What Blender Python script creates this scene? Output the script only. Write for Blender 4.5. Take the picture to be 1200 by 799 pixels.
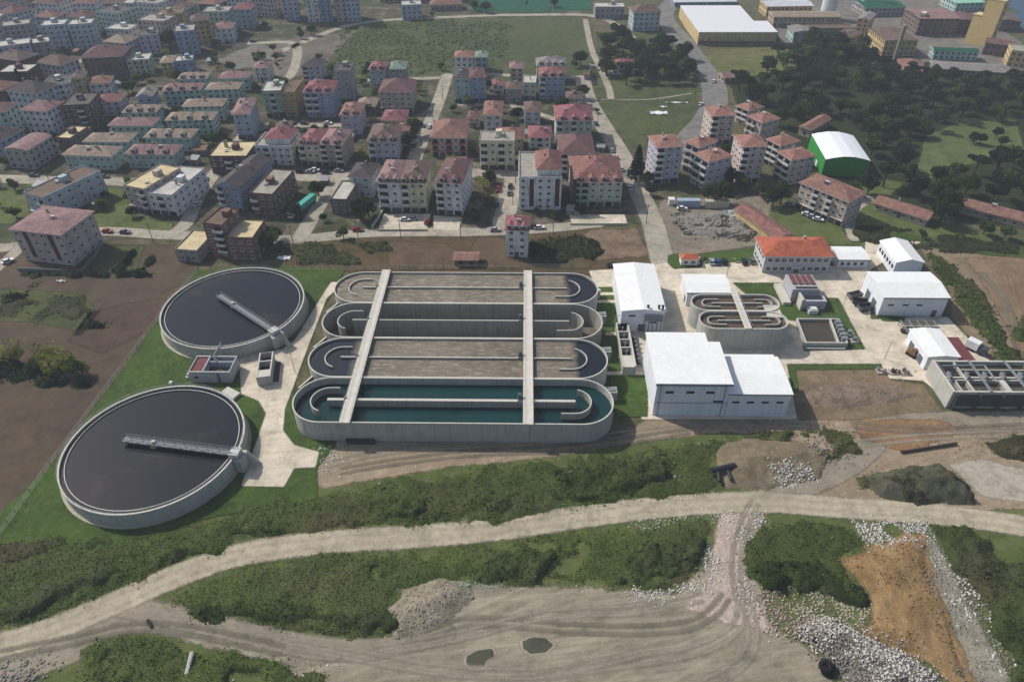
import bpy, math, random
import numpy as np
from mathutils import Vector
random.seed(7); RNG = np.random.default_rng(11)
for o in list(bpy.data.objects): bpy.data.objects.remove(o, do_unlink=True)
S = bpy.context.scene; COL = S.collection
rad = math.radians
# ------------------------------------------------------------------ camera
F, TH, ROLL, YAW, H = 838., rad(38.7), rad(-0.3), rad(1.1), 141.
cam = bpy.data.cameras.new('camera'); cam.sensor_width = 36.; cam.lens = F*36/1200.
cam.clip_start = 1.; cam.clip_end = 9000.
co = bpy.data.objects.new('camera', cam); COL.objects.link(co); S.camera = co
fw = Vector((-math.sin(YAW)*math.cos(TH), math.cos(YAW)*math.cos(TH), -math.sin(TH)))
rt = Vector((math.cos(YAW), math.sin(YAW), 0)); up = rt.cross(fw)
c_, s_ = math.cos(ROLL), math.sin(ROLL)
rt2 = rt*c_ + up*s_; up2 = up*c_ - rt*s_
from mathutils import Matrix
m = Matrix((( rt2.x, up2.x, -fw.x, 0), (rt2.y, up2.y, -fw.y, 0), (rt2.z, up2.z, -fw.z, H), (0, 0, 0, 1)))
co.matrix_world = m
# ------------------------------------------------------------------ light
EL, AZ = rad(43), math.atan2(-.86, .51)          # azimuth from +Y, clockwise positive
sd_ = Vector((math.sin(AZ)*math.cos(EL), math.cos(AZ)*math.cos(EL), math.sin(EL)))
W = bpy.data.worlds.new('World'); S.world = W; W.use_nodes = True
nt = W.node_tree; bg = nt.nodes['Background']
sk = nt.nodes.new('ShaderNodeTexSky'); sk.sky_type = 'NISHITA'; sk.sun_disc = False
sk.sun_elevation = EL; sk.sun_rotation = AZ; sk.dust_density = 2.5; sk.ozone_density = 1.0
nt.links.new(sk.outputs[0], bg.inputs[0]); bg.inputs[1].default_value = 0.115
sun = bpy.data.lights.new('sun', 'SUN'); sun.energy = 4.0; sun.angle = rad(0.6); sun.color = (1, .965, .91)
so = bpy.data.objects.new('sun', sun); COL.objects.link(so); so.rotation_euler = sd_.to_track_quat('Z', 'Y').to_euler(); so.location = (0, 0, 300)
S.view_settings.view_transform = 'Standard'; S.view_settings.look = 'None'
S.view_settings.exposure = 0.08; S.view_settings.gamma = 1
S.cycles.transparent_max_bounces = 24; S.cycles.volume_bounces = 0; S.cycles.volume_step_rate = 4
# ------------------------------------------------------------------ picture <-> ground
def G(px, py, z=0.):
    """a spot of the survey photo (1200x799) -> where it stands on the ground (m)"""
    u = px-600; v = -(py-399.5); c, s = math.cos(ROLL), math.sin(ROLL); u, v = c*u-s*v, s*u+c*v
    d = (u, F*math.cos(TH)+v*math.sin(TH), -F*math.sin(TH)+v*math.cos(TH)); t = (H-z)/-d[2]
    x, y = d[0]*t, d[1]*t; c, s = math.cos(YAW), math.sin(YAW); return (c*x-s*y, s*x+c*y)
def PY(x, y, z):
    c, s = math.cos(-YAW), math.sin(-YAW); x, y = c*x-s*y, s*x+c*y; z -= H
    dd = y*math.cos(TH)-z*math.sin(TH); u = x/dd*F; v = (y*math.sin(TH)+z*math.cos(TH))/dd*F
    c, s = math.cos(ROLL), math.sin(ROLL); return (600+c*u+s*v, 399.5-(-s*u+c*v))
def hgt(a, ye):
    lo, hi = 0., 60.
    for _ in range(40):
        mid = (lo+hi)/2
        if PY(a[0], a[1], mid)[1] > ye: lo = mid
        else: hi = mid
    return lo
def GP(pts): return [G(*p) for p in pts]
# ------------------------------------------------------------------ materials
def lin(c):
    if isinstance(c, str):
        c = [int(c[i:i+2], 16)/255 for i in (0, 2, 4)]
        c = [x/12.92 if x <= .04045 else ((x+.055)/1.055)**2.4 for x in c]
    return (c[0], c[1], c[2], 1.)
MC = {}
def N(nt, t, **k):
    n = nt.nodes.new(t)
    for a, b in k.items(): setattr(n, a, b)
    return n
def pos(nt, scale=(1, 1, 1), rot=0., obj=False):
    mp = N(nt, 'ShaderNodeMapping'); mp.inputs['Scale'].default_value = scale; mp.inputs['Rotation'].default_value = (0, 0, rot)
    if obj: nt.links.new(N(nt, 'ShaderNodeTexCoord').outputs['Object'], mp.inputs[0])
    else: nt.links.new(N(nt, 'ShaderNodeNewGeometry').outputs['Position'], mp.inputs[0])
    return mp.outputs[0]
def noise(nt, vec, scale, detail=4, rough=.6):
    n = N(nt, 'ShaderNodeTexNoise'); n.inputs['Scale'].default_value = scale; n.inputs['Detail'].default_value = detail
    n.inputs['Roughness'].default_value = rough; nt.links.new(vec, n.inputs['Vector']); return n.outputs['Fac']
def ramp(nt, fac, a, b):
    n = N(nt, 'ShaderNodeMapRange'); n.inputs[1].default_value = a; n.inputs[2].default_value = b; n.clamp = True
    nt.links.new(fac, n.inputs[0]); return n.outputs[0]
def mix(nt, fac, a, b, mode='MIX'):
    n = N(nt, 'ShaderNodeMix', data_type='RGBA', blend_type=mode); n.clamp_result = False
    for s, v in ((n.inputs[6], a), (n.inputs[7], b)):
        if isinstance(v, (tuple, list)): s.default_value = v
        else: nt.links.new(v, s)
    if isinstance(fac, (int, float)): n.inputs[0].default_value = fac
    else: nt.links.new(fac, n.inputs[0])
    return n.outputs[2]
def math_(nt, op, a, b=None):
    n = N(nt, 'ShaderNodeMath', operation=op)
    for i, v in enumerate((a, b)):
        if v is None: continue
        if isinstance(v, (int, float)): n.inputs[i].default_value = v
        else: nt.links.new(v, n.inputs[i])
    return n.outputs[0]
def base(name):
    m = bpy.data.materials.new(name); m.use_nodes = True; return m, m.node_tree, m.node_tree.nodes['Principled BSDF']
def bump(nt, b, h, strength, dist):
    n = N(nt, 'ShaderNodeBump'); n.inputs['Strength'].default_value = strength; n.inputs['Distance'].default_value = dist
    nt.links.new(h, n.inputs['Height']); nt.links.new(n.outputs[0], b.inputs['Normal'])
def mat(name, col, rough=.85, var=.25, scale=.6, stain=None, metal=0., fine=6., spec=.3):
    """plain surface with broad and fine mottling"""
    if name in MC: return MC[name]
    m, nt, b = base(name); v = pos(nt); c = lin(col)
    d = tuple(x*(1-var) for x in c[:3])+(1,); l = tuple(min(1, x*(1+var*.5)) for x in c[:3])+(1,)
    o = mix(nt, ramp(nt, noise(nt, v, scale), .3, .7), d, l)
    o = mix(nt, ramp(nt, noise(nt, v, fine, 2), .25, .75), o, mix(nt, 1., o, (.82, .82, .82, 1), 'MULTIPLY'))
    if stain:
        st = noise(nt, pos(nt, (1.6, 1.6, .12)), 1.2, 3)
        o = mix(nt, ramp(nt, st, .52, .72), o, lin(stain))
    nt.links.new(o, b.inputs['Base Color']); b.inputs['Roughness'].default_value = rough; b.inputs['Metallic'].default_value = metal
    b.inputs['Specular IOR Level'].default_value = spec
    MC[name] = m; return m
def tile(name, col, col2=None, k=1.):
    if name in MC: return MC[name]
    m, nt, b = base(name); v = pos(nt, obj=True); c = lin(col); c2 = lin(col2) if col2 else tuple(x*.6 for x in c[:3])+(1,)
    o = mix(nt, ramp(nt, noise(nt, v, .45, 6, .75), .4, .6), c, c2); o = mix(nt, ramp(nt, noise(nt, pos(nt, (2., .25, 1), obj=True), .8, 4, .8), .52, .72), o, mix(nt, 1., o, (.62, .64, .66, 1), 'MULTIPLY'))
    o = mix(nt, ramp(nt, noise(nt, v, 3., 2), .4, .75), o, mix(nt, 1., o, (1.35, 1.25, 1.2, 1), 'MULTIPLY'))
    w = N(nt, 'ShaderNodeTexWave'); w.inputs['Scale'].default_value = .9*k; w.bands_direction = 'X'; nt.links.new(v, w.inputs[0])
    o = mix(nt, ramp(nt, w.outputs['Fac'], .0, .5), mix(nt, 1., o, (.6, .6, .6, 1), 'MULTIPLY'), o)
    nt.links.new(o, b.inputs['Base Color']); b.inputs['Roughness'].default_value = .9; b.inputs['Specular IOR Level'].default_value = .2
    MC[name] = m; return m
def panel(name, col, step=3., line=.55, horiz=None, rough=.8, var=.2, stain='6b6a66', spec=.3):
    """cast concrete or metal cladding with joints at a regular step"""
    if name in MC: return MC[name]
    m, nt, b = base(name); v = pos(nt); c = lin(col); d = tuple(x*(1-var) for x in c[:3])+(1,)
    o = mix(nt, ramp(nt, noise(nt, v, .35, 5), .3, .7), d, c)
    o = mix(nt, ramp(nt, noise(nt, pos(nt, (1.3, 1.3, .1)), .9, 4, .7), .5, .8), o, mix(nt, .5, o, lin(stain)))
    sx = N(nt, 'ShaderNodeSeparateXYZ'); nt.links.new(pos(nt, obj=False), sx.inputs[0])
    a = math_(nt, 'FRACT', math_(nt, 'DIVIDE', math_(nt, 'ADD', sx.outputs[0], math_(nt, 'MULTIPLY', sx.outputs[1], 1.)), step))
    f = ramp(nt, a, 0., .06)
    if horiz:
        f = math_(nt, 'MULTIPLY', f, ramp(nt, math_(nt, 'FRACT', math_(nt, 'DIVIDE', sx.outputs[2], horiz)), 0., .05))
    o = mix(nt, f, mix(nt, 1., o, (line, line, line, 1), 'MULTIPLY'), o)
    nt.links.new(o, b.inputs['Base Color']); b.inputs['Roughness'].default_value = rough; b.inputs['Specular IOR Level'].default_value = spec
    MC[name] = m; return m
def ground(name, c1, c2, c3, s1=.05, s2=.5, amp=3., soft=.8, furrow=None, ruts=None, bstr=.5, tracks=None, ftint='9a9080', lo=.38, hi=.62):
    """soil, grass, road ... with a ragged feathered margin read from the sheet's own edge distance"""
    if name in MC: return MC[name]
    m, nt, b = base(name); v = pos(nt)
    o = mix(nt, ramp(nt, noise(nt, v, s1, 6, .65), lo, hi), lin(c1), lin(c2))
    n2 = noise(nt, v, s2, 8, .75)
    o = mix(nt, ramp(nt, n2, .48, .72), o, lin(c3))
    nf = noise(nt, v, 4., 3, .8)
    o = mix(nt, ramp(nt, nf, .3, .7), mix(nt, 1., o, (.68, .68, .68, 1), 'MULTIPLY'), mix(nt, 1., o, (1.2, 1.2, 1.2, 1), 'MULTIPLY'))
    nm = noise(nt, v, .16, 5, .7)
    o = mix(nt, ramp(nt, nm, .36, .5), mix(nt, 1., o, (.74, .75, .74, 1), 'MULTIPLY'), o); o = mix(nt, ramp(nt, nm, .54, .68), o, mix(nt, 1., o, (1.2, 1.18, 1.14, 1), 'MULTIPLY'))
    at = N(nt, 'ShaderNodeAttribute', attribute_name='sd')
    if furrow:
        ang, sc, cf = furrow
        w = N(nt, 'ShaderNodeTexWave'); w.inputs['Scale'].default_value = sc; w.inputs['Distortion'].default_value = 1.5; w.inputs['Detail'].default_value = 3
        nt.links.new(pos(nt, rot=rad(ang)), w.inputs[0]); o = mix(nt, math_(nt, 'MULTIPLY', ramp(nt, w.outputs['Fac'], .2, .9), .4), o, lin(cf))
    if ruts:
        hw, cf = ruts      # half width; ruts at +-1.1 m and a worn crown
        wob = math_(nt, 'MULTIPLY', math_(nt, 'SUBTRACT', noise(nt, v, .12, 3), .5), 1.6)
        lat = math_(nt, 'ADD', math_(nt, 'SUBTRACT', hw, at.outputs['Fac']), wob)
        dd = math_(nt, 'ABSOLUTE', math_(nt, 'SUBTRACT', lat, 1.25))
        f = math_(nt, 'SUBTRACT', 1., ramp(nt, dd, .15, .75))
        f = math_(nt, 'MULTIPLY', f, math_(nt, 'MULTIPLY', ramp(nt, n2, .3, .6), .6))
        o = mix(nt, f, o, lin(cf))
    if tracks:
        for ta, sc_ in ((tracks[0], 1.), (tracks[0]+17, .7)):
            mp = N(nt, 'ShaderNodeMapping'); mp.vector_type = 'TEXTURE'; mp.inputs['Rotation'].default_value = (0, 0, rad(ta)); mp.inputs['Scale'].default_value = (26., 1.3, 1.); nt.links.new(v, mp.inputs[0])
            tn_ = noise(nt, mp.outputs[0], sc_*.8, 5, .65); o = mix(nt, math_(nt, 'MULTIPLY', ramp(nt, tn_, .5, .66), .45), o, lin(tracks[2]))
            o = mix(nt, math_(nt, 'MULTIPLY', ramp(nt, tn_, .46, .3), .35), o, mix(nt, 1., o, (.72, .72, .72, 1), 'MULTIPLY'))
    nt.links.new(o, b.inputs['Base Color']); b.inputs['Roughness'].default_value = .95; b.inputs['Specular IOR Level'].default_value = .12
    if bstr: bump(nt, b, math_(nt, 'ADD', n2, math_(nt, 'MULTIPLY', nf, .4)), bstr, .5)
    if amp is not None:
        e = math_(nt, 'ADD', at.outputs['Fac'], math_(nt, 'MULTIPLY', math_(nt, 'SUBTRACT', noise(nt, v, 1.2/max(amp, .5), 6, .75), .5), amp))
        nt.links.new(ramp(nt, e, -soft*.5, soft*.5), b.inputs['Alpha'])
    MC[name] = m; return m
def water(name, c, rough=.08, c2=None, s=.06, amt=(.45, .7), bs=.05):
    if name in MC: return MC[name]
    m, nt, b = base(name); v = pos(nt); o = lin(c)
    if c2: o = mix(nt, ramp(nt, noise(nt, v, s, 5, .6), *amt), lin(c), lin(c2))
    if not isinstance(o, tuple): nt.links.new(o, b.inputs['Base Color'])
    else: b.inputs['Base Color'].default_value = o
    b.inputs['Roughness'].default_value = rough; b.inputs['IOR'].default_value = 1.33
    bump(nt, b, noise(nt, v, 1.5, 3), bs, .2); MC[name] = m; return m
def leafmat(name, c1, c2, c3=None, s=.25, tr=True):
    if name in MC: return MC[name]
    m, nt, b = base(name); v = pos(nt)
    o = mix(nt, ramp(nt, noise(nt, v, s, 5, .65), .36, .64), lin(c1), lin(c2))
    if c3: o = mix(nt, ramp(nt, noise(nt, v, s*.35, 3), .5, .68), o, lin(c3))
    oi = N(nt, 'ShaderNodeObjectInfo')
    hs = N(nt, 'ShaderNodeHueSaturation'); hs.inputs['Saturation'].default_value = .95
    nt.links.new(ramp(nt, oi.outputs['Random'], -.9, 1.1), hs.inputs['Value']); nt.links.new(o, hs.inputs['Color'])
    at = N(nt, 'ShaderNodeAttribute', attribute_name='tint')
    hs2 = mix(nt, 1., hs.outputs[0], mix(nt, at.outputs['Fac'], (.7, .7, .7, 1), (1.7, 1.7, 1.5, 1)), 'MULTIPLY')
    nt.links.new(hs2, b.inputs['Base Color'])
    b.inputs['Roughness'].default_value = .8; b.inputs['Specular IOR Level'].default_value = .15
    if tr:
        tb = N(nt, 'ShaderNodeBsdfTranslucent'); nt.links.new(mix(nt, 1., hs2, (1.25, 1.3, .8, 1), 'MULTIPLY'), tb.inputs[0]); ms = N(nt, 'ShaderNodeMixShader'); ms.inputs[0].default_value = .45
        nt.links.new(b.outputs[0], ms.inputs[1]); nt.links.new(tb.outputs[0], ms.inputs[2]); nt.links.new(ms.outputs[0], nt.nodes['Material Output'].inputs['Surface'])
    MC[name] = m; return m
# ------------------------------------------------------------------ mesh building
class MB:
    def __init__(s): s.v = []; s.f = []; s.m = []
    def poly(s, pts, mi=0):
        n = len(s.v); s.v += [tuple(p) for p in pts]; s.f.append(tuple(range(n, n+len(pts)))); s.m.append(mi); return s
    def box(s, x0, x1, y0, y1, z0, z1, mi=0, top=None):
        n = len(s.v); s.v += [(x0, y0, z0), (x1, y0, z0), (x1, y1, z0), (x0, y1, z0), (x0, y0, z1), (x1, y0, z1), (x1, y1, z1), (x0, y1, z1)]
        for f in ((0, 3, 2, 1), (4, 5, 6, 7), (0, 1, 5, 4), (1, 2, 6, 5), (2, 3, 7, 6), (3, 0, 4, 7)):
            s.f.append(tuple(n+i for i in f)); s.m.append(mi)
        if top is not None: s.m[-5] = top
        return s
    def prism(s, out, z0, z1, mi=0, top=None):
        k = len(out); n = len(s.v); s.v += [(x, y, z0) for x, y in out]+[(x, y, z1) for x, y in out]
        for i in range(k):
            j = (i+1) % k; s.f.append((n+i, n+j, n+k+j, n+k+i)); s.m.append(mi)
        s.f.append(tuple(range(n+k, n+2*k))); s.m.append(mi if top is None else top)
        s.f.append(tuple(range(n+k-1, n-1, -1))); s.m.append(mi); return s
    def cyl(s, x, y, r, z0, z1, n=12, mi=0, r1=None):
        r1 = r if r1 is None else r1; a = [2*math.pi*i/n for i in range(n)]; b = len(s.v)
        s.v += [(x+r*math.cos(t), y+r*math.sin(t), z0) for t in a]+[(x+r1*math.cos(t), y+r1*math.sin(t), z1) for t in a]
        for i in range(n): j = (i+1) % n; s.f.append((b+i, b+j, b+n+j, b+n+i)); s.m.append(mi)
        s.f.append(tuple(range(b+n, b+2*n))); s.m.append(mi); return s
    def bar(s, p, q, r, mi=0, n=5):
        p = Vector(p); q = Vector(q); d = (q-p).normalized(); a = d.orthogonal().normalized(); c = d.cross(a); b = len(s.v)
        for e in (p, q):
            for i in range(n): t = 2*math.pi*i/n; s.v.append(tuple(e+a*(r*math.cos(t))+c*(r*math.sin(t))))
        for i in range(n): j = (i+1) % n; s.f.append((b+i, b+j, b+n+j, b+n+i)); s.m.append(mi)
        s.f.append(tuple(range(b+n-1, b-1, -1))); s.m.append(mi); s.f.append(tuple(range(b+n, b+2*n))); s.m.append(mi); return s
    def wall(s, path, t, z0, z1, closed=False, mi=0, top=None):
        """wall of thickness t centred on a path (list of xy)"""
        k = len(path); L = []; R = []
        for i in range(k):
            a = path[(i-1) % k] if (closed or i > 0) else path[i]; b = path[(i+1) % k] if (closed or i < k-1) else path[i]
            d = Vector((b[0]-a[0], b[1]-a[1])).normalized(); nx, ny = -d.y*t/2, d.x*t/2
            L.append((path[i][0]+nx, path[i][1]+ny)); R.append((path[i][0]-nx, path[i][1]-ny))
        n = len(s.v)
        for P_ in (L, R):
            s.v += [(x, y, z0) for x, y in P_]+[(x, y, z1) for x, y in P_]
        for i in range(k if closed else k-1):
            j = (i+1) % k; l0, l1, r0, r1 = n+i, n+j, n+2*k+i, n+2*k+j
            for f, mm in (((l1, l0, l0+k, l1+k), mi), ((r0, r1, r1+k, r0+k), mi), ((r0+k, r1+k, l1+k, l0+k), mi if top is None else top), ((l0, l1, r1, r0), mi)):
                s.f.append(f); s.m.append(mm)
        if not closed:
            for i, fl in ((0, 1), (k-1, 0)):
                f = (n+i, n+2*k+i, n+3*k+i, n+k+i); s.f.append(f if fl else f[::-1]); s.m.append(mi)
        return s
    def build(s, name, mats, parent=None, smooth=False):
        me = bpy.data.meshes.new(name); me.from_pydata(s.v, [], s.f)
        for q in (mats if isinstance(mats, (list, tuple)) else [mats]): me.materials.append(q)
        me.polygons.foreach_set('material_index', s.m)
        if smooth: me.polygons.foreach_set('use_smooth', [True]*len(s.f))
        me.update(); o = bpy.data.objects.new(name, me); COL.objects.link(o)
        if parent: o.parent = parent
        return o
def tag(o, label, cat=None, group=None, kind=None):
    if label: o['label'] = label
    if cat: o['category'] = cat
    if group: o['group'] = group
    if kind: o['kind'] = kind
    return o
def thing(name, label, cat, loc=(0, 0, 0), rz=0., group=None):
    o = bpy.data.objects.new(name, None); COL.objects.link(o); o.location = loc; o.rotation_euler = (0, 0, rz)
    o.empty_display_size = .5; return tag(o, label, cat, group)
def dup(root, loc, rz=None, label=None, group=None, sc=None):
    r = root.copy(); COL.objects.link(r); r.location = loc
    if rz is not None: r.rotation_euler = (0, 0, rz)
    if sc: r.scale = (sc,)*3
    if label: r['label'] = label
    if group: r['group'] = group
    for ch in list(root.children):
        c = ch.copy(); COL.objects.link(c); c.parent = r
        for g in list(ch.children):
            d = g.copy(); COL.objects.link(d); d.parent = c
    return r
def arrmesh(name, V, Fq, mat_, attrs=None, parent=None, smooth=False, nv=4):
    me = bpy.data.meshes.new(name); V = np.asarray(V, np.float32).reshape(-1, 3); Fq = np.asarray(Fq, np.int32).reshape(-1, nv)
    me.vertices.add(len(V)); me.vertices.foreach_set('co', V.ravel()); me.loops.add(Fq.size); me.loops.foreach_set('vertex_index', Fq.ravel())
    me.polygons.add(len(Fq)); me.polygons.foreach_set('loop_start', np.arange(0, Fq.size, nv, dtype=np.int32)); me.polygons.foreach_set('loop_total', np.full(len(Fq), nv, np.int32))
    for k, a in (attrs or {}).items():
        at = me.attributes.new(k, 'FLOAT', 'POINT'); at.data.foreach_set('value', np.asarray(a, np.float32))
    for q in (mat_ if isinstance(mat_, list) else [mat_]): me.materials.append(q)
    if smooth: me.polygons.foreach_set('use_smooth', np.ones(len(Fq), bool))
    me.update(calc_edges=True); me.validate(); o = bpy.data.objects.new(name, me); COL.objects.link(o)
    if parent: o.parent = parent
    return o
# ------------------------------------------------------------------ numpy fields
def vnoise(x, y, sc, seed=0):
    x = x/sc; y = y/sc; xi = np.floor(x).astype(np.int64); yi = np.floor(y).astype(np.int64); fx = x-xi; fy = y-yi
    fx = fx*fx*(3-2*fx); fy = fy*fy*(3-2*fy)
    def h(a, b):
        n = (a*374761393+b*668265263+seed*974634777) & 0x7fffffff; n = (n ^ (n >> 13))*1274126177 & 0x7fffffff; return ((n ^ (n >> 16)) & 0xffff)/65535.
    return (h(xi, yi)*(1-fx)+h(xi+1, yi)*fx)*(1-fy)+(h(xi, yi+1)*(1-fx)+h(xi+1, yi+1)*fx)*fy
def fbm(x, y, sc, seed=0, o=4):
    r = 0; a = .5; t = 0
    for i in range(o): r = r+a*vnoise(x, y, sc, seed+i*7); t += a; a *= .55; sc *= .5
    return r/t
def sdist(x, y, poly):
    P = np.array(poly, float); d = np.full(x.shape, 1e9); ins = np.zeros(x.shape, bool); k = len(P)
    for i in range(k):
        a = P[i]; b = P[(i+1) % k]; e = b-a; L = max((e**2).sum(), 1e-9)
        t = np.clip(((x-a[0])*e[0]+(y-a[1])*e[1])/L, 0, 1); d = np.minimum(d, np.hypot(x-a[0]-t*e[0], y-a[1]-t*e[1]))
        c = ((a[1] > y) != (b[1] > y)); xx = a[0]+(y-a[1])*e[0]/(e[1] if abs(e[1]) > 1e-9 else 1e-9); ins ^= c & (x < xx)
    return np.where(ins, d, -d)
def grid(poly, cell, marg):
    P = np.array(poly); x0, y0 = np.floor((P.min(0)-marg)/cell)*cell; x1, y1 = P.max(0)+marg+cell
    X, Y = np.meshgrid(np.arange(x0, x1, cell), np.arange(y0, y1, cell), indexing='ij'); return X, Y, sdist(X, Y, poly)
def quads(X, keep):
    n0, n1 = X.shape; I = np.arange(n0*n1).reshape(n0, n1)
    Q = np.stack([I[:-1, :-1], I[1:, :-1], I[1:, 1:], I[:-1, 1:]], -1).reshape(-1, 4); k = keep.ravel()[Q].any(1); Q = Q[k]
    u, inv = np.unique(Q, return_inverse=True); return u, inv.reshape(-1, 4)
def sheet(name, poly, mat_, z, marg=2., cell=2., px=True, kind='structure', label=None, cat=None):
    poly = GP(poly) if px else poly
    X, Y, D = grid(poly, cell, marg); u, Q = quads(X, D > -marg)
    V = np.stack([X.ravel()[u], Y.ravel()[u], np.full(len(u), z)], 1)
    return tag(arrmesh(name, V, Q, mat_, {'sd': D.ravel()[u]}), label, cat, None, kind)
def smooth_line(pts, n=6):
    P = [np.array(p, float) for p in pts]; P = [2*P[0]-P[1]]+P+[2*P[-1]-P[-2]]; out = []
    for i in range(1, len(P)-2):
        for k in range(n):
            t = k/n; a, b, c, d = P[i-1:i+3]; out.append(.5*((2*b)+(c-a)*t+(2*a-5*b+4*c-d)*t*t+(3*b-a-3*c+d)*t**3))
    out.append(P[-2]); return out
def road(name, pts, w, mat_, z, marg=1.5, cell=1., px=True):
    """strip of half-width w/2 about a centre line; attribute sd = distance to its edge"""
    L = np.array(smooth_line(GP(pts) if px else pts))
    x0, y0 = np.floor((L.min(0)-w-marg)/cell)*cell; x1, y1 = L.max(0)+w+marg
    X, Y = np.meshgrid(np.arange(x0, x1, cell), np.arange(y0, y1, cell), indexing='ij'); d = np.full(X.shape, 1e9)
    for a, b in zip(L[:-1], L[1:]):
        e = b-a; t = np.clip(((X-a[0])*e[0]+(Y-a[1])*e[1])/max((e**2).sum(), 1e-9), 0, 1); d = np.minimum(d, np.hypot(X-a[0]-t*e[0], Y-a[1]-t*e[1]))
    D = w/2-d; u, Q = quads(X, D > -marg)
    return tag(arrmesh(name, np.stack([X.ravel()[u], Y.ravel()[u], np.full(len(u), z)], 1), Q, mat_, {'sd': D.ravel()[u]}), None, None, None, 'structure')
def tufts(X, Y, Z, size, up=.5, tint=None):
    """small leaf quads at given points, random orientation"""
    n = len(X); a = RNG.uniform(0, 2*np.pi, n); tl = RNG.uniform(-1., 1., n)*(1-up)*1.5; s = size*RNG.uniform(.55, 1.35, n)
    ux = np.stack([np.cos(a), np.sin(a), RNG.uniform(-.35, .35, n)], 1); vx = np.stack([-np.sin(a)*np.sin(tl), np.cos(a)*np.sin(tl), np.cos(tl)], 1)
    C = np.stack([X, Y, Z], 1); u = ux*s[:, None]*.5; v = vx*s[:, None]*.5
    V = np.stack([C-u-v, C+u-v*.8, C+u*.6+v, C-u*.7+v*.9], 1).reshape(-1, 3)
    t = RNG.uniform(0, 1, n) if tint is None else tint
    return V, np.arange(4*n).reshape(-1, 4), np.repeat(t, 4)
def veg(name, label, poly, hmax, mat_, dens=1.2, size=.6, cell=.8, px=True, z0=.02, kind='stuff', cat='vegetation', slope=.7, patch=.0, seed=3, rough=.55):
    """bushy ground cover: a rough humped sheet and thousands of leaf clumps on it"""
    poly = GP(poly) if px else poly; X, Y, D = grid(poly, cell, 1.5)
    wob = (fbm(X, Y, 5., seed+5)-.5)*7; De = D+wob
    def hf(x, y, d): return hmax*np.clip(d*slope, 0, 1)*((1-rough)+rough*2.2*np.clip(fbm(x, y, 4.5, seed, 4)*2.4-.8, 0, 1))+.35*hmax*np.clip(d, 0, 1)*(vnoise(x, y, 1.1, seed+2)-.3)
    hz = hf(X, Y, De); mask = fbm(X, Y, 11., seed+9)
    keep = (De > 0) & (mask > patch); u, Q = quads(X, keep)
    V1 = np.stack([X.ravel()[u], Y.ravel()[u], z0+np.where(keep, np.maximum(hz, 0), -.1).ravel()[u]], 1)
    P = np.array(poly); (ax, ay), (bx, by) = P.min(0), P.max(0); n = int((bx-ax)*(by-ay)*dens)
    x = RNG.uniform(ax, bx, n); y = RNG.uniform(ay, by, n); d = sdist(x, y, poly)+(fbm(x, y, 5., seed+5)-.5)*7; k = (d > -2.2*RNG.uniform(0, 1, n)**3) & (fbm(x, y, 11., seed+9) > patch-.02); x, y, d = x[k], y[k], d[k]
    z = z0+np.maximum(hf(x, y, d), 0)+RNG.uniform(-.05, .35, len(x))*min(hmax, 1.2)
    big = RNG.uniform(0, 1, len(x)) < .06; V2, Q2, t2 = tufts(x, y, z, np.where(big, size*1.9, size), .35)
    return tag(arrmesh(name, np.vstack([V1, V2]), np.vstack([Q, Q2+len(V1)]), mat_, {'tint': np.concatenate([np.full(len(V1), .3), t2])}), label, cat, None, kind)
MOUNDS = []
def mz(x, y):
    z = np.zeros(len(x))
    for f in MOUNDS: z = np.maximum(z, f(x, y))
    return z
def chunks(x, y, z, s, flat=.7):
    n = len(x); c = np.array([(a, b, c) for a in (-.5, .5) for b in (-.5, .5) for c in (-.5, .5)]); V = c[None]*s[:, None, None]*RNG.uniform(.4, 1.2, (n, 8, 3)); V[..., 2] *= flat
    a = RNG.uniform(0, 6.28, n); ca, sa = np.cos(a)[:, None], np.sin(a)[:, None]; vx = V[..., 0]*ca-V[..., 1]*sa; vy = V[..., 0]*sa+V[..., 1]*ca; V = np.stack([vx, vy, V[..., 2]], -1)+np.stack([x, y, z], 1)[:, None]
    f = np.array([(0, 1, 3, 2), (4, 6, 7, 5), (0, 4, 5, 1), (2, 3, 7, 6), (0, 2, 6, 4), (1, 5, 7, 3)]); return V.reshape(-1, 3), (f[None]+8*np.arange(n)[:, None, None]).reshape(-1, 4)
def rubble(name, label, poly, n, size, mat_, hmax=0., px=True, cat='rubble', clump=0., seed=1, z0=.1, pw=1.6, solid=False):
    poly = GP(poly) if px else poly; P = np.array(poly); (ax, ay), (bx, by) = P.min(0), P.max(0)
    n = int(n*2.2); x = RNG.uniform(ax-2, bx+2, n*9); y = RNG.uniform(ay-2, by+2, n*9); d = sdist(x, y, poly)+(fbm(x, y, 4., seed)-.5)*5+RNG.uniform(-1, 1, n*9)**3*4; k = (d > 0) & (fbm(x, y, 3.5, seed+1) > clump); x, y, d = x[k][:n], y[k][:n], d[k][:n]
    s = size*.42*(.35+2.4*RNG.uniform(0, 1, len(x))**(pw*3)); z = z0+(hmax*np.clip(d*.4, 0, 1)*fbm(x, y, 4., seed+3)*RNG.uniform(.6, 1, len(x)) if solid else mz(x, y))
    V, Q = chunks(x, y, z, s)
    if solid and hmax > .3:
        X, Y, D = grid(poly, .8, 1.); De = D+(fbm(X, Y, 4., seed)-.5)*3; u, Qh = quads(X, De > 0)
        Z = z0-.08+hmax*np.clip(De*.4, 0, 1)*(fbm(X, Y, 4., seed+3)*.9+.25*vnoise(X, Y, .9, seed)); V1 = np.stack([X.ravel()[u], Y.ravel()[u], Z.ravel()[u]], 1)
        V = np.vstack([V1, V]); Q = np.vstack([Qh, Q+len(V1)])
    return tag(arrmesh(name, V, Q, mat_), label, cat, None, 'stuff')
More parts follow.
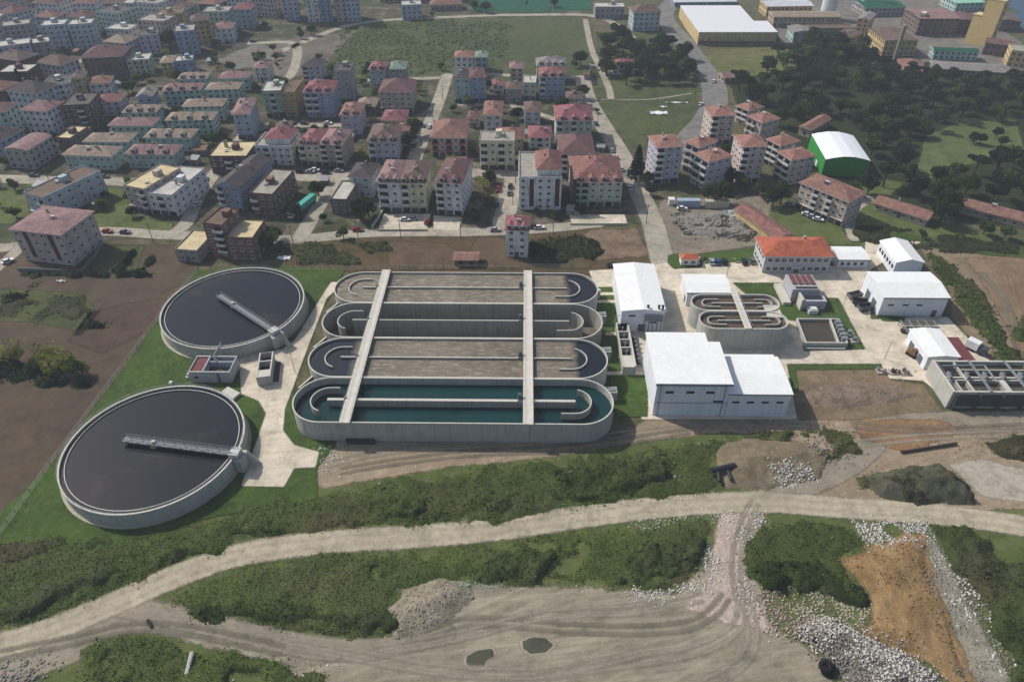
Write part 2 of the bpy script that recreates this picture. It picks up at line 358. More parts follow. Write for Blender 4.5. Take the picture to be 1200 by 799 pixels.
def mound(name, label, poly, hmax, mat_, cat='mound', px=True, seed=4, cell=.7, power=.75, rough=.25, kind=None):
    poly = GP(poly) if px else poly; X, Y, D = grid(poly, cell, 1.); De = D+(fbm(X, Y, 6., seed)-.5)*2.; u, Q = quads(X, De > -.5)
    m_ = De.max()
    def zf(X, Y, De): return hmax*np.clip(De/m_, 0, 1)**power*(1-rough+rough*2*fbm(X, Y, 5., seed+3))+.2*hmax*np.clip(De, 0, 1)*(vnoise(X, Y, 1.3, seed)-.5)-np.where(De < 0, .3, 0)+.1
    MOUNDS.append(lambda x, y: zf(x, y, sdist(x, y, poly)+(fbm(x, y, 6., seed)-.5)*2.)); Z = zf(X, Y, De)
    return tag(arrmesh(name, np.stack([X.ravel()[u], Y.ravel()[u], Z.ravel()[u]], 1), Q, mat_, {'sd': np.full(len(u), 9.)}), label, cat, None, kind)
# ================================================================== the setting
g_base = ground('open_ground', '5a5440', '46502c', '7a6f5c', .03, .25, None, furrow=None)
sheet('ground', [(-1500, -400), (1500, -400), (1500, 2600), (-1500, 2600)], g_base, 0., 0, 100., px=False)
sheet('sea', [(352, 470), (356, 540), (374, 600), (368, 680), (300, 800), (-1400, 900), (-1400, 2600), (1500, 2600), (1500, 470)], water('sea_water', '1c3a52', .25, bs=.3), .3, 0, 20., px=False)
GM = dict(
 lawn=ground('lawn_grass', '425826', '384c22', '5a6232', .06, .6, 1.2, .5, bstr=.2),
 soilf=ground('ploughed_soil', '51453a', '5c4f42', '5f5844', .03, .4, 2.5, furrow=(-35, 1.1, '45372a')),
 soilf2=ground('turned_soil', '4e4036', '5a4a3e', '5c5044', .05, .5, 2., furrow=(60, 1.6, '3a2d26')),
 plotg=ground('garden_plot_grass', '465030', '50532f', '5c5240', .05, .4, 2.),
 roughg=ground('rough_grass', '4c5a2c', '5c6438', '6e6a4c', .06, .35, 4.),
 fieldg=ground('orchard_grass', '465032', '545c3a', '656248', .012, .12, 4., furrow=(25, .22, '26361f')),
 parkg=ground('park_grass', '424b2c', '525a36', '615e46', .02, .12, 5.),
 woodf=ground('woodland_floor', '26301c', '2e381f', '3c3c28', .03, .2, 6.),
 bare=ground('bare_soil', '9c8c76', '8d7d66', 'ab9c86', .04, .35, 4., tracks=(12, .12, '776650')),
 brown=ground('brown_earth', '7d6a54', '8a7660', '6c5a46', .05, .4, 4., tracks=(70, .1, '5f4b39')),
 yard=ground('compacted_gravel', '847c6a', '918876', '766f5f', .025, .22, 4., tracks=(8, .09, 'a9a08e'), bstr=.3),
 dirt=ground('dirt_road_gravel', 'a69c88', 'b1a791', '8f8672', .05, .5, 1.8, ruts=(3.2, '8a806e'), bstr=.3),
 path=ground('dirt_track_gravel', '887f70', '948b7b', '7b7264', .06, .5, 1.8, ruts=(2.5, '857a67'), bstr=.3),
 street=ground('street_gravel', '9a9384', 'a8a090', '8a8274', .04, .4, 1.5, .8, bstr=.2),
 asph=ground('old_asphalt', '74726e', '7c7a75', '6a6864', .04, .4, .8, .6, bstr=.1),
 conc=ground('yard_concrete', 'c9beab', 'd4c9b6', 'a89c88', .06, .3, .5, .4, bstr=.1, tracks=(4, .1, 'b0a48f')),
 turf=ground('pitch_turf', '1f4f3a', '235640', '2a5c46', .02, .1, .3, .4, bstr=0),
 town=ground('town_ground', '4c4638', '3b442a', '867d6e', .045, .1, 6., lo=.44, hi=.56),
 clay=ground('orange_clay', 'a68a62', '96784f', 'b0946e', .08, .5, 5., tracks=(78, .25, '6f5638'), bstr=1.),
 pale=ground('pale_dust', 'a39a8a', 'b5ac9c', '8f8676', .06, .5, 4.),
 pinkr=ground('crushed_brick', 'a8978a', 'bbaca0', '96857a', .15, .9, 3.),
)
# town, fields and woods ground (far to near)
sheet('town_ground', [(-60, -14), (690, -14), (700, 100), (730, 215), (770, 262), (0, 285), (-300, 285), (-300, 60)], GM['town'], .03, 6, 4)
sheet('orchard_field', [(372, 92), (392, 40), (430, 26), (555, 22), (682, 20), (700, 60), (690, 96), (600, 100), (520, 90), (450, 100)], GM['fieldg'], .06, 5, 3)
sheet('meadow', [(696, 60), (760, 60), (812, 100), (822, 140), (790, 165), (740, 180), (706, 140), (690, 100)], GM['parkg'], .06, 5, 3)
sheet('grass_plot', [(700, 40), (775, 38), (800, 60), (812, 100), (700, 100)], GM['parkg'], .065, 4, 3)
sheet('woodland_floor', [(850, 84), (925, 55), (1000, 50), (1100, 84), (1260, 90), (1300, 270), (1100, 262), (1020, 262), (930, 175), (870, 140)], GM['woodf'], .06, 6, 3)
sheet('clearing', [(1085, 160), (1120, 145), (1190, 140), (1200, 175), (1150, 192), (1098, 196), (1090, 215), (1070, 210)], ground('clearing_grass', '505c34', '5e6840', '484f32', .03, .2, 5.), .09, 5, 3)
sheet('storage_meadow', [(812, 60), (920, 55), (948, 72), (945, 84), (850, 92), (836, 80)], ground('dry_meadow', '5c6038', '6a6a42', '4c5432', .02, .15, 3.), .09, 3, 3)
sheet('factory_yard', [(905, 0), (1128, 0), (1165, 30), (1190, 45), (1210, 60), (1210, 92), (1090, 90), (1010, 70), (950, 78), (915, 55)], ground('factory_paving', '77716a', '6a6660', '86807a', .03, .2, 3.), .06, 3, 3)
sheet('hall_verge', [(1010, 205), (1060, 215), (1030, 240), (1200, 285), (1200, 298), (1060, 290), (1000, 268), (985, 262), (1000, 215)], GM['roughg'], .12, 3, 2)
sheet('rubbish_yard', [(775, 235), (905, 230), (900, 262), (888, 288), (800, 300), (772, 308), (764, 262)], ground('rubbly_soil', '7d7466', '8c8272', '6a6254', .06, .4, 4.), .10, 3, 1.5)
sheet('scrub_yard', [(895, 240), (940, 245), (1000, 270), (1075, 284), (1060, 300), (1000, 288), (930, 285), (905, 270)], GM['roughg'], .09, 3, 2)
sheet('north_field', [(335, 282), (560, 276), (700, 268), (765, 285), (768, 308), (700, 322), (335, 318)], ground('mixed_field', '50472f', '5c4a38', '454a2c', .04, .3, 3.), .07, 2, 1.5)
sheet('grass_verge', [(455, 282), (455, 312), (530, 316), (640, 312), (640, 282), (560, 277), (545, 300), (520, 285)], ground('patchy_soil', '5a4c3e', '64503f', '4a4632', .05, .4, 3.), .10, 2, 1.5)
sheet('red_earth', [(690, 270), (745, 268), (762, 300), (700, 305), (675, 285)], ground('red_soil', '75604f', '80705e', '5e4c3e', .08, .5, 5.), .11, 2, 1.5)
sheet('left_field', [(-340, 290), (110, 287), (225, 287), (232, 312), (190, 372), (150, 420), (60, 545), (-15, 640), (-340, 640)], GM['soilf'], .04, 2, 2)
sheet('vegetable_plot', [(-160, 345), (20, 338), (96, 345), (112, 362), (92, 388), (40, 378), (-160, 372)], GM['plotg'], .08, 2, 1.5)
sheet('turned_plot', [(104, 366), (150, 355), (196, 350), (180, 385), (120, 415), (80, 400)], GM['soilf2'], .08, 2, 1.5)
sheet('kitchen_garden', [(110, 288), (170, 288), (160, 318), (105, 325)], GM['plotg'], .08, 2, 1.5)
sheet('weedy_plot', [(-160, 216), (30, 222), (38, 262), (-160, 266)], GM['roughg'], .08, 2, 1.5)
sheet('weedy_lot', [(105, 218), (150, 222), (160, 255), (205, 262), (200, 272), (110, 270)], GM['roughg'], .08, 2, 1.5)
sheet('east_bank_soil', [(1075, 290), (1260, 292), (1300, 470), (1200, 480), (1165, 430), (1115, 372), (1112, 330)], ground('bank_soil', '857462', '79694f', '968674', .05, .4, 4.), .07, 3, 1.5)
sheet('brown_terrace', [(1130, 302), (1260, 305), (1290, 430), (1200, 430), (1175, 375), (1150, 330)], GM['brown'], .10, 3, 1.5)
sheet('field_margin', [(985, 268), (1200, 288), (1260, 290), (1260, 306), (1160, 300), (1080, 288), (1000, 284)], ground('green_verge', '364a22', '425428', '4a5430', .05, .4, 2.5), .13, 2, 1.5)
sheet('south_grass', [(-340, 600), (150, 600), (400, 560), (560, 535), (860, 500), (1000, 505), (1200, 540), (1400, 640), (1500, 1050), (-400, 1050)], GM['roughg'], .03, 4, 2)
sheet('bare_ground', [(372, 528), (400, 514), (720, 516), (760, 490), (922, 492), (940, 470), (1040, 470), (1110, 485), (1290, 480), (1290, 600), (1100, 596), (960, 590), (880, 585), (930, 545), (950, 520), (850, 506), (760, 516), (640, 536), (520, 548), (380, 572), (365, 566)], GM['bare'], .09, 3, 1.)
sheet('waste_plot', [(922, 428), (1032, 428), (1045, 446), (1080, 450), (1105, 482), (1000, 492), (935, 492)], ground('weedy_soil', '756650', '837058', '55553a', .06, .4, 3.), .12, 1.5, 1.)
sheet('wet_earth', [(1000, 492), (1100, 492), (1130, 505), (1060, 530), (1010, 515)], ground('orange_brown_soil', '8c6c4a', '7c6044', '9c8468', .1, .5, 4.), .15, 2, 1.)
sheet('gravel_yard', [(470, 690), (560, 684), (700, 690), (790, 696), (835, 655), (850, 600), (895, 602), (880, 660), (905, 735), (960, 770), (1010, 850), (380, 860), (340, 780), (195, 745), (160, 720), (185, 705), (330, 745), (440, 760), (480, 745)], GM['yard'], .09, 3, 1.)
sheet('brick_track', [(846, 598), (880, 598), (872, 640), (876, 690), (905, 740), (850, 730), (800, 712), (832, 680), (836, 640)], GM['pinkr'], .12, 2.5, .8)
sheet('dirt_junction', [(-60, 745), (60, 735), (130, 715), (200, 735), (120, 748), (90, 775), (-60, 830)], GM['path'], .11, 2, 1.)
sheet('pale_pan', [(1112, 545), (1150, 538), (1200, 550), (1215, 590), (1150, 582)], GM['pale'], .12, 2, 1.)
sheet('orange_clay_fan', [(984, 657), (1022, 642), (1060, 626), (1085, 628), (1092, 680), (1112, 720), (1142, 805), (1118, 805), (1082, 772), (1050, 768), (1012, 752), (1022, 715), (1018, 695)], GM['clay'], .2, 2, .8)
sheet('grey_scree', [(1080, 622), (1100, 640), (1130, 700), (1185, 800), (1140, 805), (1112, 720), (1092, 680)], ground('grey_scree', '857e70', '968f80', '58583e', .1, .6, 3.), .16, 2, .8)
sheet('vacant_lot', [(300, 62), (345, 45), (392, 40), (420, 36), (400, 55), (385, 72), (362, 88), (335, 92), (300, 86)], ground('vacant_lot_soil', '6e675c', '5a5148', '857d70', .03, .15, 5.), .1, 4, 3)
sheet('lot_heap', [(255, 70), (300, 52), (330, 56), (318, 76), (270, 82)], ground('lot_grey', '77736a', '68645c', '8a857a', .05, .2, 4.), .11, 4, 3)
# tyre tracks pressed into the yard
TRK = ground('tyre_track_light', '958c7d', '9c9383', '887f70', .06, .5, 1.2, 1., bstr=.1); TRD = ground('tyre_track_dark', '777061', '7e7768', '6e675a', .06, .5, 1.2, 1., bstr=.1)
for i, (pts, mm) in enumerate((([(866, 690), (868, 725), (840, 752), (780, 770), (700, 780), (600, 800)], TRK), ([(872, 700), (882, 740), (870, 775), (830, 800)], TRK), ([(850, 700), (820, 728), (760, 738), (660, 736), (560, 728), (500, 744)], TRD), ([(440, 762), (540, 745), (640, 720), (740, 715), (820, 700)], TRK), ([(330, 752), (430, 770), (520, 785), (640, 788), (760, 760)], TRK), ([(0, 768), (80, 752), (160, 735), (240, 742), (330, 762)], TRD), ([(884, 590), (870, 620), (862, 660), (866, 700)], TRK), ([(380, 545), (480, 525), (620, 522), (740, 508), (840, 498), (960, 500)], TRK), ([(400, 552), (520, 534), (680, 524), (800, 506)], TRD), ([(1000, 498), (1080, 505), (1200, 500)], TRD), ([(1010, 520), (1090, 512), (1200, 508)], TRK), ([(1150, 320), (1175, 350), (1190, 390)], TRD))):
    L = smooth_line(GP(pts), 5)
    for off in (-.95, .95):
        Q = []
        for j in range(len(L)):
            p0, p1 = L[max(j-1, 0)], L[min(j+1, len(L)-1)]; dx, dy = p1[0]-p0[0], p1[1]-p0[1]; n_ = math.hypot(dx, dy); Q.append((L[j][0]-dy/n_*off, L[j][1]+dx/n_*off))
        road('tyre_track', Q[::3]+[Q[-1]], .7, mm, .185+.004*i+(.002 if off > 0 else 0), .8, .4, px=False)
# roads and streets
road('dirt_road', [(-120, 790), (0, 757), (60, 738), (150, 700), (215, 672), (290, 648), (400, 634), (500, 628), (600, 618), (700, 603), (800, 592), (900, 589), (1000, 596), (1100, 603), (1200, 617), (1300, 640)], 6.4, GM['dirt'], .17, 1.5, .8)
road('dirt_track', [(150, 712), (230, 728), (320, 750), (420, 762), (520, 742)], 5., GM['path'], .14, 1.5, .8)
road('site_track', [(880, 588), (930, 575), (985, 552), (1020, 525), (1040, 500), (1100, 492), (1300, 490)], 6., GM['path'], .14, 1.5, .8)
road('front_street', [(-200, 290), (0, 291), (105, 272), (200, 276), (330, 281), (440, 273), (560, 272), (640, 268), (700, 262)], 6.5, GM['street'], .14, 1.5, 1.)
road('side_street', [(200, 276), (218, 262), (232, 232), (250, 206), (264, 186), (285, 160), (312, 148)], 6., GM['street'], .15, 1.5, 1.)
road('lane', [(352, 279), (372, 245), (386, 222), (400, 205)], 6.5, GM['street'], .16, 1.5, 1.)
road('back_street', [(330, 205), (370, 208), (415, 206)], 9., GM['street'], .17, 1.5, 1.)
road('middle_street', [(478, 210), (489, 178), (500, 153), (513, 122), (524, 89)], 7., GM['street'], .16, 1.5, 1.)
road('cross_street', [(312, 149), (380, 147), (440, 147), (500, 148)], 5., GM['street'], .17, 1.5, 1.)
road('upper_street', [(430, 94), (480, 93), (524, 91), (560, 87), (620, 90), (682, 92)], 5., GM['street'], .15, 1.5, 1.)
road('house_street', [(545, 203), (600, 206), (596, 230), (590, 262)], 9., GM['street'], .15, 1.5, 1.)
road('mid_lane', [(540, 123), (600, 125), (650, 140)], 4., GM['street'], .15, 1.5, 1.)
road('east_street', [(778, 312), (771, 285), (765, 262), (750, 228), (730, 185), (706, 146), (690, 118), (682, 92)], 9., GM['street'], .18, 1.5, 1.)
road('link_road', [(742, 205), (770, 190), (798, 168), (822, 142), (836, 118)], 10., GM['asph'], .19, 1., 1.)
road('main_road', [(838, 120), (836, 100), (822, 78), (800, 48), (778, 18), (800, -8)], 14., GM['asph'], .2, 1., 1.5)
road('far_street', [(330, 60), (420, 28), (540, 20), (620, 18), (700, 20), (740, 44)], 6., GM['street'], .15, 1.5, 2.)
road('field_path', [(686, 24), (694, 60), (712, 100), (716, 116)], 4., GM['street'], .14, 1.5, 1.5)
road('field_edge_path', [(705, 117), (760, 117), (810, 110)], 1.2, GM['street'], .14, 1., 1.)
road('old_town_street', [(-120, 208), (0, 210), (60, 212), (100, 211), (152, 214)], 8., GM['street'], .16, 1.5, 1.)
road('hill_street', [(240, 54), (300, 51), (345, 52), (345, 80), (330, 100)], 6., GM['street'], .15, 1.5, 1.5)
road('west_lane', [(40, 90), (85, 76), (105, 66)], 5., GM['street'], .15, 1.5, 1.5)
road('corner_drive', [(-10, 320), (14, 300), (28, 286)], 5., GM['street'], .17, 1., 1.)
road('barracks_drive', [(1022, 232), (1002, 245), (996, 262), (1000, 280)], 4., GM['street'], .15, 1., 1.)
sheet('paved_forecourt', [(450, 251), (505, 251), (500, 270), (443, 270)], GM['conc'], .19, .5, 1.)
sheet('paved_forecourt', [(508, 253), (542, 255), (538, 270), (508, 270)], GM['conc'], .19, .5, 1.)
sheet('paved_forecourt', [(667, 252), (732, 252), (735, 262), (670, 263)], GM['conc'], .19, .5, 1.)
sheet('sports_pitch', [(556, -3), (645, -3), (646, 15), (552, 15)], GM['turf'], .2, .5, 2.)
sheet('sports_pitch', [(648, -3), (692, -3), (694, 12), (649, 14)], GM['turf'], .2, .5, 2.)
# plant
sheet('lawn', [(228, 318), (300, 312), (405, 316), (392, 340), (345, 415), (345, 470), (395, 520), (372, 548), (372, 585), (240, 608), (130, 645), (-10, 690), (-20, 620), (60, 545), (150, 425), (187, 372)], GM['lawn'], .22, 1., 1.)
sheet('yard_pavement', [(283, 570), (333, 571), (345, 549), (370, 548), (374, 530), (345, 522), (332, 505), (334, 480), (360, 410), (383, 350), (404, 332), (388, 331), (362, 372), (345, 400), (330, 410), (280, 420), (283, 462), (303, 470), (312, 485)], GM['conc'], .26, .5, .6)
sheet('plant_yard', [(690, 318), (760, 313), (790, 306), (885, 308), (1012, 314), (1014, 280), (1080, 284), (1020, 316), (1020, 375), (1075, 372), (1110, 372), (1205, 470), (1180, 480), (1100, 462), (1082, 447), (1042, 444), (1032, 428), (922, 428), (934, 492), (752, 492), (738, 440), (722, 400)], GM['conc'], .24, .5, .8)
sheet('lawn', [(699, 337), (719, 337), (740, 437), (759, 437), (759, 489), (722, 489), (715, 450), (700, 380)], GM['lawn'], .28, .5, .6)
sheet('lawn', [(828, 298), (884, 291), (884, 307), (822, 310)], GM['lawn'], .28, .5, .6)
sheet('lawn', [(858, 332), (913, 332), (926, 352), (952, 366), (955, 349), (982, 350), (1014, 410), (942, 412), (936, 378), (905, 372)], GM['lawn'], .28, .5, .6)
sheet('lawn', [(1060, 372), (1024, 369), (1035, 377), (1060, 378)], GM['lawn'], .28, .4, .6)
sheet('lawn', [(783, 300), (793, 297), (826, 300), (822, 314), (790, 316), (782, 309)], GM['lawn'], .28, .5, .6)
sheet('lawn_strip', [(922, 427), (1032, 427), (1034, 433), (932, 434), (936, 460), (930, 460)], GM['lawn'], .28, .6, .6)
for a, b in (((699, 354), (720, 354)), ((712, 392), (726, 392)), ((712, 438), (760, 438)), ((699, 345), (722, 345))):
    A, B_ = G(*a), G(*b); road('concrete_path', [A, B_], 1.6, GM['conc'], .31, .2, .4, px=False)
# ================================================================== the treatment plant
C_OUT = panel('outer_tank_concrete', 'aeada6', 4.2, .62, None)
C_RIM = mat('pale_rim_concrete', 'c2beb2', .8, .12)
C_IN = panel('inner_tank_concrete', '9c9a90', 3.6, .6, 1.9, stain='45443c')
C_DK = mat('dark_damp_concrete', '4c4b47', .9, .3)
STEEL = mat('galvanised_steel', '8d9194', .5, .15, metal=.3); DARK = mat('dark_machinery', '2a2c2e', .6, .2)
RAIL = mat('grey_railing_paint', 'a3a6a6', .5, .1)
W_TEAL = water('clear_green_tank_water', '0f3434', .12, '0c2a2c')
W_CLAR = water('clarifier_water_painted_clouds', '0b121d', .04, '352e27', .04, (.55, .72))  # brown patches in the colour stand in for clouds mirrored on the water
def scum(name, dark0, x0, x1, streak):
    m, nt, b = base(name); v = pos(nt); sx = N(nt, 'ShaderNodeSeparateXYZ'); nt.links.new(v, sx.inputs[0])
    n = noise(nt, v, .09, 6, .7); o = mix(nt, ramp(nt, n, .35, .65), lin('574e40'), lin('6f6554'))
    w = noise(nt, pos(nt, (.25, 1, 1)), 1.1, 6, .8); o = mix(nt, math_(nt, 'MULTIPLY', ramp(nt, w, .5, .66), streak), o, lin('a59a86'))
    f = math_(nt, 'MULTIPLY', ramp(nt, math_(nt, 'ADD', sx.outputs[0], math_(nt, 'MULTIPLY', n, 6.)), x0+2, x0+6), math_(nt, 'SUBTRACT', 1., ramp(nt, math_(nt, 'ADD', sx.outputs[0], math_(nt, 'MULTIPLY', n, 6.)), x1+2, x1+4)))
    o = mix(nt, f, lin(dark0), o); nt.links.new(o, b.inputs['Base Color']); nt.links.new(math_(nt, 'ADD', math_(nt, 'MULTIPLY', f, .5), .15), b.inputs['Roughness']); bump(nt, b, w, .15, .1); return m
def stadium(x0, x1, y0, y1, n=20, e=1.):
    r = (y1-y0)/2; cy = (y0+y1)/2; o = []
    for i in range(n+1): t = -math.pi/2+math.pi*i/n; o.append((x1-r*e+r*e*math.cos(t), cy+r*math.sin(t)))
    for i in range(n+1): t = math.pi/2+math.pi*i/n; o.append((x0+r*e+r*e*math.cos(t), cy+r*math.sin(t)))
    return o
def arc(cx, cy, r, a0, a1, n=18): return [(cx+r*math.cos(rad(a0+(a1-a0)*i/n)), cy+r*math.sin(rad(a0+(a1-a0)*i/n))) for i in range(n+1)]
XL, XR, Y0 = -62.4, 24.6, 132.5
TK = [('nearest oval ditch tank holding dark green water well below its rim', W_TEAL, 4.6),
      ('oval ditch tank covered in brown scum, just behind the tank of dark green water', scum('brown_scum_near', '14191f', -50, 15.5, .75), 6.3),
      ('empty oval ditch tank showing its bare grey panelled walls', None, 0),
      ('farthest oval ditch tank, its water brown and streaked with pale foam', scum('brown_scum_far', '1a1a1e', -90, 14.5, .9), 6.3)]
for k, (lab, wm, wz) in enumerate(TK):
    y0, y1 = Y0+18*k+.19, Y0+18*(k+1)-.19-.01; cy = (y0+y1)/2
    t = thing('oxidation_ditch_tank', lab, 'tank', (0, 0, 0), group='oval oxidation ditch tanks of the treatment plant')
    pth = stadium(XL, XR, y0, y1)
    MB().wall(pth, .36, 0, 7., True, 0, 1).build('outer_wall', [C_OUT if wz else C_IN, C_RIM], t)
    if not wz: t.children[0].data.materials[0] = C_IN
    MB().wall([(-53.2, cy), (14.4, cy)], .4 if k else .9, .3, 6.95, False, 0, 1).build('divider_wall', [C_IN, C_RIM], t)
    MB().wall([(-50.6, cy+4.7)]+arc(-53, cy, 4.7, 90, 250), .3, .3, 6.9, False, 0, 1).build('guide_baffle', [C_IN, C_RIM], t)
    MB().wall(arc(14, cy, 4.7, -88, 75)if 0 else [(10.4, cy-4.7)]+arc(14, cy, 4.7, -90, 75), .3, .3, 6.9, False, 0, 1).build('guide_baffle', [C_IN, C_RIM], t)
    b = MB(); b.poly([(x, y, .5) for x, y in pth]); b.build('floor', C_DK if wz else mat('empty_tank_floor', '6b6558', .9, .3), t)
    if wm: b = MB(); b.poly([(x, y, wz) for x, y in pth]); b.build('water_surface', wm, t)
    # buttress chambers on the right-hand end, valve pit between ends on the left
    b = MB().box(XR-1.0, XR+2.2, y1-1.6, y1+.9, 0, 3.4, 0, 1).box(XR-.4, XR+1.8, y1-1.1, y1+.4, 3.4, 3.7, 2) if k < 3 else MB().box(XR-.6, XR+1.6, y1-5.2, y1-3.4, 0, 3, 0, 1)
    b.build('outlet_chamber', [C_OUT, C_RIM, STEEL], t)
    if k < 3:
        b = MB(); b.wall([(XL-.6, y1-2.6), (XL+2.2, y1+2.6)], .5, 0, 5.2, False, 0, 1); b.box(XL-1.2, XL-.4, y1-3.0, y1+3.4, 0, .9, 0); b.box(XL-.35, XL+1.6, y1-3., y1+3.2, .3, .5, 2)
        b.build('inlet_chamber', [C_DK, C_RIM, DARK], t)
for x0, x1, lab in ((-48.0, -45.2, 'left one of the two pale concrete walkways crossing all four oval tanks'), (.2, 3., 'right one of the two pale concrete walkways crossing all four oval tanks')):
    t = thing('walkway_bridge', lab, 'walkway', (0, 0, 0), group='concrete walkways over the oval tanks')
    b = MB().box(x0, x1, Y0-.5, Y0+72.6, 7.05, 7.5)
    b.build('deck', mat('walkway_concrete', 'cdc8bb', .8, .12), t)
    for xx in (x0+.1, x1-.1):
        b = MB()
        for z in (8.0, 8.5): b.bar((xx, Y0-.3, z), (xx, Y0+72.4, z), .035)
        y = Y0-.3
        while y < Y0+72.5: b.bar((xx, y, 7.5), (xx, y, 8.5), .035, n=4); y += 2.4
        b.build('railing', RAIL, t)
    for k in range(4):
        cy = Y0+18*k+9
        b = MB().cyl(x0-.9, cy+.9, .55, 7.1, 8.6, 10).box(x0-1.5, x0-.2, cy-.3, cy+1.9, 7., 7.15).cyl(x0-.9, cy+.9, .12, 2, 7., 6) if x0 > -10 else MB().box(x0-.5, x0-.05, cy-.5, cy+.4, 7., 7.9)
        b.build('mixer_motor', [mat('mixer_paint', '4a5560', .5, .2)], t)
# clarifiers
BRG = mat('bridge_grey_steel', '7a7e82', .5, .15)
def clarifier(cx, cy, lab, p, q, truss):
    t = thing('clarifier_tank', lab, 'tank', (cx, cy, 0), group='round clarifier tanks')
    R = 22.4; ring = lambda r, n=96: [(r*math.cos(2*math.pi*i/n), r*math.sin(2*math.pi*i/n)) for i in range(n)]
    MB().wall(ring(R), .45, 0, 4.6, True, 0, 1).build('outer_wall', [C_OUT, C_RIM], t)
    MB().wall(ring(R-1.3), .2, 2.5, 4.3, True, 0, 1).build('overflow_weir', [C_IN, C_RIM], t)
    MB().wall(ring(R+.5), .9, 0, .55, True, 0, 0).build('footing', [mat('footing_concrete', 'a9a48f', .9, .2)], t)
    b = MB(); b.poly([(x, y, 4.02) for x, y in ring(R)]); b.build('water_surface', W_CLAR, t)
    b = MB(); rr = ring(R+.05, 48)
    for z in (5.1, 5.6):
        for i in range(48): b.bar((*rr[i], z), (*rr[(i+1) % 48], z), .03, n=4)
    for i in range(48): b.bar((*rr[i], 4.6), (*rr[i], 5.6), .03, n=4)
    b.build('railing', RAIL, t)
    P_ = Vector((p[0]-cx, p[1]-cy, 0)); Q_ = Vector((q[0]-cx, q[1]-cy, 0)); d = (Q_-P_).normalized(); L = (Q_-P_).length; a = math.atan2(d.y, d.x)
    def loc(u, v, z): return (P_.x+d.x*u-d.y*v, P_.y+d.y*u+d.x*v, z)
    def obox(b, u0, u1, v0, v1, z0, z1, mi=0):
        n = len(b.v); b.v += [loc(u, v, z) for z in (z0, z1) for u, v in ((u0, v0), (u1, v0), (u1, v1), (u0, v1))]
        for f in ((0, 3, 2, 1), (4, 5, 6, 7), (0, 1, 5, 4), (1, 2, 6, 5), (2, 3, 7, 6), (3, 0, 4, 7)): b.f.append(tuple(n+i for i in f)); b.m.append(mi)
        return b
    b = MB(); obox(b, 0, L, -.75, .75, 5.0, 5.2)
    for v in (-.85, .85): obox(b, 0, L, v-.1, v+.1, 4.75, 5.25)
    b.build('bridge_deck', BRG, t)
    for v in (-.85, .85):
        b = MB(); n = int(L/1.5)
        for z in (5.75, 6.3): b.bar(loc(0, v, z), loc(L, v, z), .06)
        for i in range(n+1):
            u = L*i/n; b.bar(loc(u, v, 5.1), loc(u, v, 6.3), .05, n=4)
            if truss and i < n: b.bar(loc(u, v, 5.1 if i % 2 else 6.3), loc(L*(i+1)/n, v, 6.3 if i % 2 else 5.1), .07, n=4)
        b.build('bridge_railing', BRG, t)
    b = MB().cyl(0, 0, 1.1, 1, 4.9, 16).cyl(0, 0, .6, 4.9, 5.7, 12); b.build('centre_column', [mat('pale_drum', 'b5b2a4', .7, .1)], t)
    b = MB(); obox(b, L-1.8, L+.6, -1.4, 1.4, 4.7, 5.9); obox(b, L-.4, L+1.6, -2.0, 2.0, 0., 4.4, 1); b.build('drive_housing', [mat('pale_metal_box', 'b9bab6', .5, .1), C_OUT], t)
    b = MB()
    for i in range(9): obox(b, L+1.6+i*.32, L+1.9+i*.32, 1.1, 2., 0, 4.1-.45*i)
    b.build('stair', C_RIM, t)
clarifier(-94.5, 188.0, 'round clarifier tank behind, its plain bridge slanting down to the right', (-100.7, 192.7), (-76.6, 173.2), False)
clarifier(-95.4, 126.5, 'nearest round clarifier tank, crossed by a lattice railed bridge', (-103.6, 127.7), (-72.4, 123.1), True)
